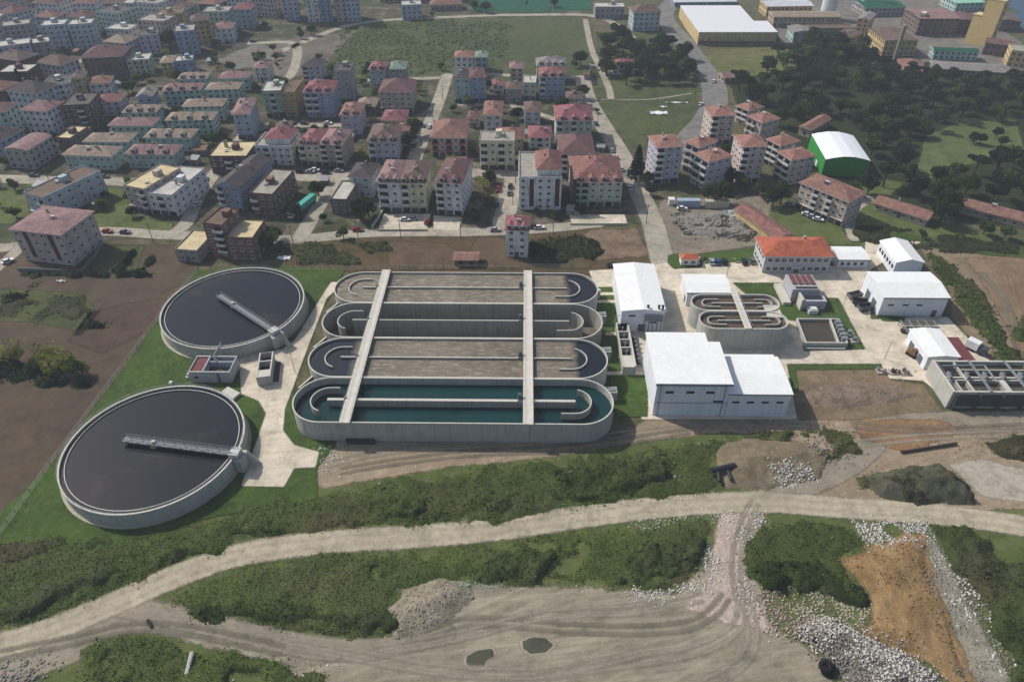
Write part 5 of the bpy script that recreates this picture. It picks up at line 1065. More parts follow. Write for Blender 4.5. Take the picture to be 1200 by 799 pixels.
# --- vehicles
PAINT = {k: mat('paint_'+k, v, .3, .05, spec=.5) for k, v in dict(white='d8d8d8', silver='9a9da2', red='8a2a24', blue='2c4468', black='1c1d20', grey='5a5d62').items()}
TYRE = mat('tyre_rubber', '16161a', .9)
def carproto():
    pr = {}
    for c, pm in PAINT.items():
        t = thing('parked_car', 'x', 'car', (0, 0, 0)); b = MB()
        b.box(-2.1, 2.1, -.85, .85, .32, .82); n = len(b.v)
        b.v += [(-1.5, -.78, .82), (1.0, -.78, .82), (1.0, .78, .82), (-1.5, .78, .82), (-1.15, -.66, 1.42), (.45, -.66, 1.42), (.45, .66, 1.42), (-1.15, .66, 1.42)]
        for f, m_ in (((4, 5, 6, 7), 0), ((0, 1, 5, 4), 1), ((1, 2, 6, 5), 1), ((2, 3, 7, 6), 1), ((3, 0, 4, 7), 1)): b.f.append(tuple(n+i for i in f)); b.m.append(m_)
        b.build('body', [pm, WIN], t)
        for x in (-1.3, 1.3):
            for y in (-.86, .68): MB().bar((x, y, .34), (x, y+.18, .34), .34, 0, 12).build('wheel', TYRE, t)
        pr[c] = t
    return pr
CP = carproto(); used = set()
CARS = [(817, 307, 80, 'white', 'white car parked left of the others outside the plant gatehouse'), (834, 309, 85, 'silver', 'silver car with its nose to the lawn, first in the plant parking row'), (841, 309, 85, 'blue', 'dark blue car second in the plant parking row'), (849, 309, 85, 'black', 'black car third in the plant parking row'), (872, 309, 85, 'black', 'black car parked apart, nearer the orange roofed office'), (881, 308, 85, 'grey', 'grey car parked right beside the office steps'),
 (10, 308, 50, 'white', 'white car on the drive at the far left'), (100, 213, -15, 'white', 'white car on the old town street behind the long pale block'), (116, 208, 5, 'white', 'white car parked below the nearest teal terrace'), (107, 216, -30, 'silver', 'silver car parked askew near the long pale block'), (236, 209, 70, 'white', 'white car on the side street below the dark red block'), (233, 214, 0, 'black', 'black car crossing the side street'), (232, 241, 70, 'white', 'white car beside the whitish terrace roofed block'),
 (352, 203, 0, 'black', 'black car parked left on the back street'), (364, 203, 0, 'silver', 'silver car in the middle of the back street row'), (382, 204, 0, 'black', 'black car right on the back street row'), (475, 259, 0, 'white', 'white car on the forecourt of the tall cream and white pair'), (485, 258, 0, 'silver', 'silver car on the forecourt beside the white one'), (501, 262, 80, 'red', 'red van-like car between the paved forecourts'), (561, 211, 0, 'grey', 'grey car at the left end of the house street'), (579, 199, 0, 'black', 'black car in front of the cream flat roofed block'), (598, 220, 85, 'black', 'black car beside the left wall of the big white block'), (597, 228, 85, 'grey', 'grey car nose to tail beside the big white block'), (626, 268, 0, 'black', 'black car on the front street right of the lone red roofed house'),
 (486, 168, 60, 'white', 'white car on the middle street beside the lilac block'), (504, 150, 75, 'white', 'white car at the junction left of the terracotta roof'), (662, 202, 80, 'white', 'white car between the two biggest roofs'), (836, 97, 70, 'white', 'white car driving on the main road'), (821, 124, 60, 'white', 'white van standing at the top of the link road'), (765, 20, 70, 'grey', 'grey car at the far end of the main road'), (777, 60, 75, 'silver', 'silver car on the main road below the yellow warehouse'), (717, 313, 5, 'black', 'dark car at the corner by the blower hall'), (799, 246, 0, 'white', 'white car by the containers'), (1009, 12, 0, 'white', 'white car in the factory street'), (358, 155, 0, 'black', 'black car on the cross street above the crimson roofed pair'),
 (958, 259, -24, 'white', 'white car right in the row below the beige block'), (945, 253, -24, 'white', 'white car left in the row below the beige block'), (951, 256, -24, 'silver', 'silver car in the row below the beige block'), (925, 241, -30, 'silver', 'silver car near the corner of the beige block'), (1192, 421, -50, 'white', 'x')]
for px, py, a_, c, lab in CARS[:-1]:
    x, y = G(px, py); P_ = CP[c]
    if c not in used: P_.location = (x, y, .27); P_.rotation_euler = (0, 0, rad(a_)); P_['label'] = lab; P_['group'] = 'parked cars'; used.add(c)
    else: dup(P_, (x, y, .27), rad(a_), lab, 'parked cars')
def truck(name, lab, px, py, a_, boxc, cabc, L=8., cat='truck', z=.25):
    t = thing(name, lab, cat, (*G(px, py), z), rad(a_)); bm_ = mat('truck_'+boxc, boxc, .5, .1); cm = mat('truck_'+cabc, cabc, .4, .05)
    MB().box(-L/2, L/2-2.4, -1.25, 1.25, .9, 3.4).build('cargo_box', bm_, t); MB().box(L/2-2.2, L/2, -1.15, 1.15, .7, 2.6).build('cab', cm, t); MB().box(L/2+.001, L/2+.05, -1., 1., 1.6, 2.4).build('windscreen', WIN, t); MB().box(-L/2+.2, L/2-.3, -.9, .9, .55, .9).build('chassis', TYRE, t)
    for x in (-L/2+1.2, -L/2+2.4, L/2-1.2):
        for y in (-1.2, .9): MB().bar((x, y, .5), (x, y+.3, .5), .5, 0, 14).build('wheel', TYRE, t)
    return t
truck('lorry', 'cyan covered lorry with a white cab parked beside the lane', 355, 247, -110, '4aa89a', 'd4d0cc', 17)
truck('lorry', 'white boxed truck parked by the pale concrete edge at the far right', 1142, 412, -50, 'dedede', '40444a', 6)
def digger(px, py, a_, lab, c):
    t = thing('excavator', lab, 'machine', (*G(px, py), .27), rad(a_)); ym = mat('machine_'+c, c, .5, .2)
    for y in (-1.1, .6): MB().box(-1.6, 1.6, y, y+.5, 0, .8).build('track', TYRE, t)
    MB().box(-1.5, 1.3, -1, 1, .85, 1.9).box(.0, 1.2, -1, .1, 1.9, 3.).build('body', ym, t); MB().box(1.201, 1.25, -.9, 0, 2., 2.9).build('cab_glass', WIN, t)
    MB().bar((1.2, .5, 1.6), (3.4, .5, 3.8), .22).bar((3.4, .5, 3.8), (5., .5, 1.6), .18).build('boom', ym, t); MB().box(4.6, 5.4, .1, .9, .8, 1.7).build('bucket', DARK, t)
digger(1068, 417, -60, 'brown machine with a lifted arm left of the small white hall', '7a5a3c')
digger(1003, 362, 160, 'x', '4a4c50') if 0 else None
for i, (px, py, a_, c) in enumerate(((1000, 350, 20, '6b6a66'), (1006, 358, -10, '3c3e40'), (1012, 364, 15, '55585c'))):
    t = thing('skip_trailer', ('pale grey trailer at the left wall of the biggest right hand hall, farthest of three', 'dark trailer in the middle of three by the biggest right hand hall', 'grey trailer nearest of three by the biggest right hand hall')[i], 'trailer', (*G(px, py), .27), rad(a_)); mm = mat('trailer_'+c, c, .6, .2)
    MB().wall([(-2.4, -1.1), (2.4, -1.1), (2.4, 1.1), (-2.4, 1.1)], .12, .9, 2.1, True).box(-2.3, 2.3, -1., 1., .8, .95).build('tub', mm, t); MB().bar((2.4, 0, .8), (4., 0, .6), .1).build('drawbar', DARK, t)
    for x in (-1., .2):
        for y in (-1.2, .95): MB().bar((x, y, .42), (x, y+.25, .42), .42, 0, 12).build('wheel', TYRE, t)
for i, (px, py, c, w) in enumerate(((806, 242, '9aa8b8', 9.5), (839, 243, 'b8b49c', 9.5))):
    t = thing('shipping_container', ('pale blue site container beside the rubbish heaps', 'cream grey site container right of the pale blue one')[i], 'container', (*G(px, py), .2)); mm = panel('container_'+c, c, .4, .8); MB().box(-w/2, w/2, -1.3, 1.3, 0, 3.).build('body', mm, t); MB().box(-w/2-.05, -w/2, -1.1, 1.1, .1, 2.9).build('door', GUT, t)
t = thing('site_hut', 'tiny white sentry hut beside the earth street', 'hut', (*G(786, 240), .15)); MB().box(-1, 1, -1, 1, 0, 2.6).build('wall', TRIM, t); MB().box(-1.3, 1.3, -1.3, 1.3, 2.6, 2.8).build('roof', FLATM['white'], t)
for i, (px, py) in enumerate(((1033, 436), (1048, 437), (1060, 438))):
    t = thing('equipment_set', ('pallet of grey pump parts on the yard corner, left of three', 'pallet of pump parts on the yard corner, middle of three', 'pallet of pump parts on the yard corner, right of three')[i], 'equipment', (*G(px, py), .28)); MB().box(-1.6, 1.6, -1.2, 1.2, 0, .25).build('pallet', wm('tan'), t); b = MB()
    for k in range(5): x, y = rr.uniform(-1.2, 1.2), rr.uniform(-.8, .8); b.bar((x, y, .3), (x+rr.uniform(-.4, .4), y+rr.uniform(-.5, .5), 1.3), .28, n=7)
    b.build('machine_part', (STEEL, DARK, GUT)[i], t)
b = MB()
for k in range(4): b.box(-3, 3, -.06, .0, .0, .0+.0001) if 0 else None
# garden wall of the big pink block and field fences
def fence(lab, pts, h=1.1, c='9a968c', wid=.15, cat='fence', name='fence'):
    W3 = GP(pts); t = thing(name, lab, cat, (*W3[0], 0)); P = [(x-W3[0][0], y-W3[0][1]) for x, y in W3]
    if wid > .1: MB().wall(P, wid, 0, h).build('panel', mat('fence_'+c, c, .9, .2), t)
    else:
        b = MB(); ps = MB()
        for a, q in zip(P[:-1], P[1:]):
            L = math.hypot(q[0]-a[0], q[1]-a[1]); n = max(1, int(L/3))
            for z in (.5, 1.1, 1.7): b.bar((*a, z), (*q, z), .025, n=4)
            for i in range(n+1): x, y = a[0]+(q[0]-a[0])*i/n, a[1]+(q[1]-a[1])*i/n; ps.bar((x, y, 0), (x, y, h), .07, n=5)
        b.build('wire', RAIL, t); ps.build('post', mat('fence_'+c, c, .9, .2), t)
fence('low pale wall around the yard of the big pinkish block', [(22, 318), (96, 321), (121, 290)], 1.6, '7d7c78', .3, 'wall', 'garden_wall')
fence('wire fence between the brown field and the plant lawn', [(232, 318), (188, 372), (150, 424), (60, 545), (-8, 640)], 1.9, '8a857a', .05)
fence('wire fence along the rear edge of the plant behind the oval tanks', [(335, 317), (520, 315), (690, 314)], 1.9, '6a6860', .05)
fence('pale site wall along the foot of the forecourts', [(443, 271), (501, 271)], .9, 'b0ac9c', .25, 'wall', 'garden_wall')
fence('white stair wall left of the tall cream and white pair', [(436, 268), (449, 248)], 1.1, 'c8c4b8', .4, 'wall', 'garden_wall')
fence('short pale wall under the widest red roof forecourt', [(668, 264), (735, 264)], .9, 'c4bea8', .25, 'wall', 'garden_wall')
fence('thin boundary wall above the small racetrack lawn by the big road', [(862, 309), (884, 308)], .6, 'b8b2a0', .2, 'wall', 'garden_wall')
# ================================================================== trees
BARK = mat('bark', '4a3e32', .95, .3)
def crown(seed, kind, n, hh, rw, leaf):
    r = np.random.default_rng(seed); pts = []; tint = []
    if kind == 'cone':
        z = r.uniform(.12, 1, n)**1.0; a = r.uniform(0, 2*np.pi, n); rr_ = (1-z)**.8*rw*r.uniform(.55, 1.05, n)*(1+.25*np.sin(a*5+z*17)); C = np.stack([rr_*np.cos(a), rr_*np.sin(a), z*hh], 1); tn = r.uniform(0, 1, n)
    else:
        k = 9 if kind == 'round' else 7; L = []
        for i in range(k):
            a = r.uniform(0, 6.28); q = r.uniform(.15, .72)*rw; L.append((q*math.cos(a), q*math.sin(a), hh*(r.uniform(.42, .85) if kind == 'round' else r.uniform(.62, .85)), r.uniform(.32, .55)*rw))
        L.append((0, 0, hh*.72, .55*rw)); L = np.array(L); i = r.integers(0, len(L), n); d = r.normal(size=(n, 3)); d /= np.linalg.norm(d, axis=1)[:, None]; d *= r.uniform(.6, 1.06, n)[:, None]
        if kind == 'umbrella': d[:, 2] *= .5
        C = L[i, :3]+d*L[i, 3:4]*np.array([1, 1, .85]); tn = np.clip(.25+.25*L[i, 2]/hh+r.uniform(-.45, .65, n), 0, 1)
    u = r.normal(size=(n, 3)); u /= np.linalg.norm(u, axis=1)[:, None]; w = r.normal(size=(n, 3)); v = np.cross(u, w); v /= np.linalg.norm(v, axis=1)[:, None]; s = leaf*r.uniform(.6, 1.4, n)[:, None]*.5
    V = np.stack([C-u*s-v*s, C+u*s-v*s*.7, C+u*s*.7+v*s, C-u*s*.8+v*s*.9], 1).reshape(-1, 3); return V, np.arange(4*n).reshape(-1, 4), np.repeat(tn, 4)
LEAF = dict(dark=leafmat('leaf_dark', '2c3a20', '3c4c2c', '323f24'), pine=leafmat('leaf_pine', '243222', '33422a'), mid=leafmat('leaf_mid', '465a2c', '5a6c38', '3e4f2e'), light=leafmat('leaf_light', '8a8e46', '989a56', '767c42'), blue=leafmat('leaf_bluegreen', '243238', '2e3e40'))
def treeproto(name, kind, seed, hh, rw, mat_, n=1700, leaf=.56):
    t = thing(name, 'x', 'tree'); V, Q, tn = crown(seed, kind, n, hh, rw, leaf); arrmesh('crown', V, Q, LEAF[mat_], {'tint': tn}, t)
    b = MB(); th = hh*(.45 if kind != 'umbrella' else .62); b.cyl(0, 0, rw*.085, 0, th, 7, 0, r1=rw*.05); r = random.Random(seed)
    for i in range(5):
        a = r.uniform(0, 6.28); b.bar((0, 0, th*r.uniform(.6, .98)), (rw*.5*math.cos(a), rw*.5*math.sin(a), hh*r.uniform(.55, .75)), rw*.03, n=5)
    b.build('trunk', BARK, t); return t
PROT = {'dark': [treeproto('broadleaf_tree', 'round', s, 9.5, 4.6, 'dark') for s in (1, 2, 3)], 'pine': [treeproto('pine_tree', 'umbrella', s, 11, 5.2, 'pine') for s in (4, 5)], 'mid': [treeproto('broadleaf_tree', 'round', s, 8, 4., 'mid') for s in (6, 7)], 'light': [treeproto('broadleaf_tree', 'round', s, 6.4, 4., 'light', 900, .36) for s in (8, 9)], 'cone': [treeproto('conifer_tree', 'cone', s, 13, 3.2, 'pine', 1500, .55) for s in (10,)]}
usedp = set(); tr = random.Random(3)
def tree(kind, px, py, lab, group=None, sc=1., world=None):
    P_ = tr.choice(PROT[kind]); x, y = world or G(px, py); s = sc*tr.uniform(.85, 1.15)
    if P_.name not in usedp: usedp.add(P_.name); P_.location = (x, y, .1); P_.rotation_euler = (0, 0, tr.uniform(0, 6)); P_.scale = (s,)*3; P_['label'] = lab; t = P_
    else: t = dup(P_, (x, y, .1), tr.uniform(0, 6.28), lab, sc=s)
    if group: t['group'] = group
    elif 'group' in t: del t['group']
    return t
def wood(poly, spacing, kinds, lab, group, holes=(), sc=1., maxn=400):
    W4 = GP(poly); P = np.array(W4); (ax, ay), (bx, by) = P.min(0), P.max(0); n = 0; y = ay
    HL = [GP(h) for h in holes]
    while y < by:
        x = ax+tr.uniform(0, spacing)
        while x < bx:
            X, Y = x+tr.uniform(-.35, .35)*spacing, y+tr.uniform(-.35, .35)*spacing; p = (np.array([X]), np.array([Y]))
            if sdist(*p, W4)[0] > 0 and not occupied(X, Y, 3) and all(sdist(*p, h)[0] < 0 for h in HL) and n < maxn:
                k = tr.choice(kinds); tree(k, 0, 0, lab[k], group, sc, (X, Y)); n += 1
            x += spacing*tr.uniform(.8, 1.3)
        y += spacing*.9
    return n
LW = dict(dark='dark broadleaf tree standing in the big wood on the right', pine='dark flat topped pine standing in the big wood on the right', mid='mid green tree standing in the big wood on the right', cone='pointed dark conifer in the big wood on the right')
nw = wood([(852, 100), (880, 84), (925, 62), (1000, 52), (1040, 92), (1100, 96), (1200, 98), (1240, 110), (1260, 262), (1195, 252), (1120, 240), (1095, 236), (1060, 232), (1022, 226), (1020, 190), (990, 150), (945, 148), (925, 165), (905, 150), (898, 128), (868, 116)], 11.6, ['dark', 'mid', 'pine', 'pine', 'mid', 'dark'], LW, 'trees of the big wood', holes=([(1080, 165), (1120, 148), (1200, 142), (1205, 178), (1150, 190), (1098, 194), (1092, 212), (1072, 208)], [(1012, 180), (1050, 205), (1030, 222), (1014, 215)], [(940, 112), (1010, 122), (1000, 128), (940, 120)], [(1085, 130), (1130, 128), (1125, 136), (1085, 140)], [(1000, 140), (1020, 120), (1030, 122), (1012, 150)], [(1060, 215), (1075, 200), (1090, 202), (1085, 232), (1070, 230)], [(1130, 212), (1155, 208), (1158, 216), (1130, 218)], [(985, 112), (1005, 108), (1004, 118), (985, 120)]))
print('wood trees', nw)
for i, (px, py) in enumerate(((1140, 168), (1148, 170), (1166, 162), (1172, 172))): tree('dark', px, py, ('small dark bush left of three on the bright clearing', 'small dark bush second from left on the bright clearing', 'round bush at the back of the bright clearing', 'round bush at the right of the bright clearing')[i], sc=.6)
LC = dict(dark='dark tree of the clump beyond the meadow', pine='dark pine of the clump beyond the meadow', cone='conifer of the clump beyond the meadow', mid='green tree of the clump beyond the meadow')
wood([(705, 62), (725, 50), (760, 48), (800, 66), (818, 92), (800, 100), (755, 98), (712, 104), (706, 84)], 9.5, ['dark', 'pine', 'dark'], LC, 'trees of the clump beyond the meadow', holes=([(712, 74), (748, 74), (748, 92), (712, 92)], [(745, 46), (790, 50), (760, 62), (735, 56)]))
LB = dict(mid='mid green tree by the tall cream works', dark='tall dark tree by the tall cream works', light='x')
wood([(945, 50), (985, 58), (985, 80), (945, 82)], 10, ['mid', 'dark'], LB, 'trees by the tall cream works', sc=1.3)
SOLO = [('cone', 745, 213, 'tall dark conifer standing by the bend of the east street', 1.2), ('dark', 423, 258, 'dark green tree in front of the small dark roofed house, left of two', .95), ('dark', 432, 254, 'dark green tree in front of the small dark roofed house, right of two', .85), ('dark', 487, 160, 'dark round tree beside the middle street', .9), ('dark', 481, 174, 'small dark tree nearer the camera beside the middle street', .8), ('cone', 36, 124, 'very dark pointed tree in the old quarter', 1.6), ('light', 70, 92, 'yellowish green tree in the old quarter, the left one', 1.2), ('light', 66, 84, 'yellowish green tree in the old quarter, the one behind', 1.1), ('dark', 200, 58, 'dark green tree below the ochre brown block', 1.1), ('mid', 322, 282, 'leafy tree by the junction of the lane', .9), ('mid', 316, 294, 'pale leafy tree behind the unfinished brick houses', .9), ('mid', 403, 280, 'small tree on the front street corner', .6),
 ('light', 22, 425, 'yellow green bushy tree at the left edge of the ploughed field', 1.1), ('light', -6, 428, 'yellow green tree cut by the left frame edge', 1.1), ('light', 58, 428, 'yellow green bushy tree in the middle of the field hedge', 1.15), ('light', 72, 438, 'yellow green bushy tree right of the middle one in the field hedge', 1.05), ('mid', 93, 440, 'darker green tree at the right end of the field hedge', .85), ('mid', 44, 437, 'darker green tree filling the gap of the field hedge', .6), ('mid', 575, 138, 'small tree beside the white slender house', .7), ('dark', 606, 140, 'dark tree between the red roofed and lilac houses', .8), ('dark', 557, 262, 'dark bush beside the dark lawn by the white narrow block', .5), ('mid', 655, 97, 'tree behind the grey attic house', .7), ('dark', 680, 78, 'dark green tree standing at the right edge of the orchard', 1.0), ('mid', 598, 118, 'tree in the garden behind the white slender house', .8), ('dark', 430, 140, 'dark tree beside the low brown house', .8), ('mid', 466, 178, 'tree on the grass right of the lilac block', .6), ('dark', 843, 240, 'dark tree behind the site containers', .9), ('dark', 829, 236, 'dark tree below the corner turned lilac tower', .8), ('dark', 856, 218, 'dark tree at the foot of the middle slab tower', .9), ('mid', 868, 222, 'green tree in front of the middle slab tower', .8), ('dark', 845, 192, 'dark tree in the court of the orange roofed estate', 1.), ('dark', 758, 218, 'dark bush beside the east street and the lilac slab tower', .6), ('dark', 762, 230, 'dark bush lower down beside the east street', .6), ('mid', 888, 228, 'green tree at the end of the estate wall', .8), ('dark', 905, 243, 'dark tree beside the beige block', .9), ('dark', 914, 240, 'dark tree half behind the beige block', .9), ('mid', 1000, 232, 'green tree between the green hall and the beige block', .8), ('dark', 1016, 228, 'dark tree beside the left barrack', .9), ('dark', 1100, 262, 'dark tall tree between the two barracks, the front one', 1.0), ('dark', 1106, 250, 'dark tall tree between the two barracks, the back one', 1.2), ('dark', 1098, 244, 'dark tree left of the pair between the barracks', 1.1), ('mid', 1080, 280, 'low bush in front of the left barrack', .4), ('mid', 1152, 275, 'leafy tree in front of the right barrack, left one', .7), ('mid', 1176, 280, 'leafy tree in front of the right barrack, right one', .8), ('mid', 345, 150, 'tree beside the cross street', .5), ('dark', 355, 186, 'dark tree in the gap of the back street houses', .7), ('dark', 217, 170, 'dark bush between the nearest teal terraces', .7), ('dark', 268, 178, 'dark tree by the side street bend', .8), ('dark', 262, 170, 'dark tree beside the slate grey tower', .8)]
for k, px, py, lab, sc in SOLO: tree(k, px, py, lab, None, sc)
# scattered town trees where nothing stands
TL = {'dark': 'dark tree growing between the houses of the town', 'mid': 'mid green tree growing between the houses of the town', 'light': 'light green tree growing between the houses of the town'}
cnt = 0
for _ in range(2600):
    px, py = tr.uniform(-10, 700), tr.uniform(-12, 260); x, y = G(px, py)
    if cnt > 190: break
    if occupied(x, y, 3.2): continue
    if 385 < px < 690 and 20 < py < 80: continue
    bad = False
    for o_ in bpy.data.objects:
        if o_.get('kind') == 'structure' and any(w in o_.name for w in ('street', 'lane', 'road', 'forecourt', 'pitch')):
            pass
    if nearroad(x, y, 5): continue
    if any(abs(px-a)*1. < 14 and lo < py < hi for a, lo, hi in ((489, 160, 215), (512, 85, 160), (594, 200, 262))) or 262 < py < 285 or (140 < py < 152 and px > 310) or 200 < py < 212: continue
    tree(tr.choice(('dark', 'dark', 'mid', 'mid', 'light')), 0, 0, 'tmp', None, tr.uniform(.32, .8), (x, y)); cnt += 1
BLD = [q for q in ALL]
def near_phrase(X, Y):
    best = None
    for (q, a, b_, dp, h) in BLD:
        w, u, v = footprint(a, b_, dp); cx, cy = a[0]+u.x*w/2+v.x*dp/2, a[1]+u.y*w/2+v.y*dp/2; dd = math.hypot(X-cx, Y-cy)
        if best is None or dd < best[0]: best = (dd, q, X-cx, Y-cy)
    L_ = best[1]['label'].split(',')[0].split()[:8]
    while L_[-1] in ('a', 'the', 'of', 'with', 'by', 'and', 'its', 'in', 'under', 'right', 'left', 'behind', 'beside', 'an', 'at', 'white', 'dark', 'red', 'brown', 'joined', 'faded', 'pale', 'very', 'strong', 'from', 'flat', 'dull', 'orange', 'on', 'above'): L_.pop()
    side = ('right of' if best[2] > 0 else 'left of') if abs(best[2]) > abs(best[3]) else ('behind' if best[3] > 0 else 'in front of')
    return best[0], side+' the '+' '.join(L_)
for o in [o for o in bpy.data.objects if o.get('category') == 'tree']:
    town = o['label'] == 'tmp'; wd = (o.get('group') or '').startswith(('trees of', 'trees by'))
    if not (town or wd): continue
    cn = [q for q in o.children if q.name.startswith('crown')][0].data.materials[0].name; k = 'light green' if 'light' in cn else ('mid green' if 'mid' in cn else 'dark')
    dist_, ph = near_phrase(o.location.x, o.location.y)
    if town: o['group'] = 'trees between the houses of the town'; o['label'] = '%s%s tree %s' % ('small ' if o.scale[0] < .5 else '', k, ph)
    elif dist_ < 42: o['label'] = '%s %s %s' % (k, 'pine' if 'pine' in cn else 'tree', ph)
for L in PROT.values():
    for p in L:
        if p.name not in usedp:
            for c in list(p.children): bpy.data.objects.remove(c)
            bpy.data.objects.remove(p)
SHW = [mat('shed_tin', '8c8f90', .6, .2), mat('shed_rust', '7a5a48', .8, .25), mat('shed_plaster', 'a8a094', .9, .15)]; ns = 0
for _ in range(1500):
    px, py = tr.uniform(0, 700), tr.uniform(60, 255); x, y = G(px, py)
    if ns >= 34: break
    if occupied(x, y, 3.5) or nearroad(x, y, 6) or any(abs(px-a) < 14 and lo < py < hi for a, lo, hi in ((489, 160, 215), (512, 85, 160), (594, 200, 262))) or (140 < py < 152 and px > 310) or 200 < py < 212: continue
    if 360 < px < 690 and py < 95: continue
    w, dp, h = tr.uniform(3, 5.5), tr.uniform(2.5, 4), tr.uniform(2.1, 2.7); t = thing('garden_shed', 'small low %s shed %s' % (('tin', 'rusty', 'plastered')[ns % 3], near_phrase(x, y)[1]), 'shed', (x, y, 0), rad(tr.choice((0, -12, 8, 90))), 'little sheds in the town gardens'); ALL.append((t, (x, y), (x+w, y), dp, h))
    MB().box(0, w, 0, dp, 0, h).box(w*.4, w*.4+.9, -.06, -.01, .05, 1.9, 1).build('wall', [SHW[ns % 3], DOOR], t)
    b = MB(); b.poly([(-.3, -.3, h), (w+.3, -.3, h), (w+.3, dp+.3, h+.8), (-.3, dp+.3, h+.8)]); b.poly([(-.3, dp+.3, h+.8), (w+.3, dp+.3, h+.8), (w+.3, dp+.3, h-.2), (-.3, dp+.3, h-.2)]); b.build('roof', SHW[(ns+1) % 2], t); ns += 1
# ================================================================== rough ground cover
VG = leafmat('bank_leaf', '4e5f30', '64733c', '757050', .1); VD = leafmat('scrub_leaf', '4c5434', '60603e', '746c56', .18); VY = leafmat('bank_leaf_bright', '566834', '6a7840', '706a4a', .1); VB = leafmat('bush_leaf', '46562c', '586838', '646746', .12); VGREY = leafmat('dry_scrub', '565344', '6a6556', '454a30', .2)
veg('bank_scrub', 'long shaggy green bank between the plant and the pale earth road', [(-60, 672), (0, 652), (60, 636), (130, 640), (240, 612), (330, 586), (400, 574), (520, 556), (640, 544), (750, 528), (838, 516), (858, 522), (830, 545), (838, 566), (800, 580), (740, 588), (650, 600), (560, 614), (450, 618), (380, 621), (300, 634), (220, 655), (150, 684), (70, 715), (0, 735), (-60, 752)], 0.6, VY, 11.5, .24, .7, slope=.4, patch=.33, seed=3)
veg('bank_scrub', 'bushy green strip just below the earth road in the middle', [(188, 708), (225, 690), (290, 666), (400, 650), (500, 645), (560, 640), (700, 622), (832, 607), (822, 645), (812, 678), (770, 688), (700, 684), (560, 680), (500, 682), (470, 690), (490, 722), (470, 748), (390, 744), (260, 722)], 0.45, VY, 13.5, .24, .7, slope=.4, patch=.33, seed=13)
veg('bank_scrub', 'rounded dense green patch right of the crushed brick track', [(880, 618), (905, 612), (965, 612), (1018, 628), (1012, 645), (985, 655), (1008, 690), (1016, 708), (985, 700), (950, 690), (905, 692), (876, 680), (864, 655), (872, 632)], 0.55, VY, 14.4, .24, .7, slope=.4, patch=.33, seed=23)
veg('bank_scrub', 'weedy green patch in the bottom left corner beside the track', [(98, 758), (120, 748), (150, 744), (240, 758), (330, 776), (420, 806), (300, 830), (118, 820), (92, 785)], 0.8, VY, 13.5, .24, .7, slope=.4, patch=.33, seed=33)
veg('bank_scrub', 'green weeds running down the slope at the lower right edge', [(1085, 612), (1130, 618), (1200, 640), (1260, 660), (1260, 840), (1205, 830), (1180, 770), (1150, 715), (1120, 665)], 1.2, VG, 10.2, .24, .7, slope=.4, seed=43, patch=.35)
veg('scrub_strip', 'thin green growth along the top of the bank behind the parked pipes', [(850, 514), (900, 506), (960, 504), (1002, 510), (1004, 530), (970, 540), (930, 536), (945, 522), (900, 514)], .9, VY, 12.9, .24, .7, slope=.4, patch=.33, seed=53)
veg('scrub_strip', 'diagonal band of dark shrubs down the slope right of the white halls', [(1090, 298), (1110, 305), (1140, 330), (1165, 370), (1185, 400), (1205, 430), (1205, 460), (1180, 430), (1155, 400), (1130, 372), (1118, 345), (1100, 320)], 0.6, VY, 2.6, .65, .8, seed=63, patch=.3)
veg('scrub_strip', 'small shrub patch on the brown terrace at the right edge', [(1185, 375), (1210, 370), (1215, 400), (1192, 398)], 1.2, VG, 2.6, .6, .8, seed=66)
veg('scrub_strip', 'green growth at the far right end above the earth road', [(1152, 518), (1200, 510), (1260, 512), (1260, 545), (1180, 538)], 1., VD, 10.2, .24, .7, slope=.4, patch=.33, seed=73)
veg('scrub_strip', 'grey green overgrown foot of the soil mound right of the junction', [(1000, 560), (1040, 552), (1090, 556), (1050, 575), (1010, 572)], .8, VY, 12.9, .24, .7, slope=.4, patch=.33, seed=83)
veg('grass_tuft_field', 'shaggy rough grass on the slope at the lower left below the lawn', [(-60, 640), (60, 628), (130, 636), (60, 650), (-60, 680)], .5, VY, 3, .4, .8, seed=93)
veg('hedge', 'weedy overgrown strip below the front street by the unfinished houses', [(330, 284), (380, 286), (455, 284), (455, 310), (350, 312), (330, 300)], .8, VD, 1.6, .6, 1., seed=103, patch=.45)
veg('hedge', 'overgrown bushes right of the lone red roofed house', [(622, 284), (690, 276), (705, 300), (640, 310), (625, 305)], 1.4, VD, 1.8, .7, 1., seed=113, patch=.4)
veg('hedge', 'dark hedge line across the brown field below the yellow green trees', [(-40, 428), (10, 424), (60, 440), (110, 448), (112, 455), (60, 452), (0, 436), (-40, 440)], 1.4, LEAF['dark'], 3., .6, .8, seed=123)
for i, (pts, lab) in enumerate((([(0, 352), (28, 346), (45, 330), (49, 331), (30, 350), (2, 356)], 'dark hedge at the far left between the garden plots'), ([(24, 321), (128, 321), (128, 324), (24, 324)], 'low hedge below the big pinkish block'), ([(133, 318), (162, 288), (166, 289), (138, 320)], 'hedge beside the kitchen garden'), ([(160, 322), (178, 300), (182, 302), (166, 325)], 'dark hedge left of the rear clarifier'), ([(98, 378), (128, 382), (128, 386), (98, 383)], 'short dark hedge inside the turned plot'), ([(140, 320), (178, 322), (178, 325), (140, 324)], 'low hedge line across the garden plots'))):
    veg('hedge', lab, pts, 1.3, LEAF['dark'], 5., .5, .6, seed=130+i, slope=1.5)
veg('weeds', 'loose weeds on the grassy plot inside the left field', [(0, 348), (95, 346), (108, 365), (90, 384), (30, 378), (0, 372)], .4, VD, 1.6, .4, 1., seed=143, patch=.5)
veg('weeds', 'scattered weeds on the yard of rubbish', [(800, 250), (890, 250), (880, 282), (800, 275)], .6, VD, 1.2, .5, 1., seed=153, patch=.58)
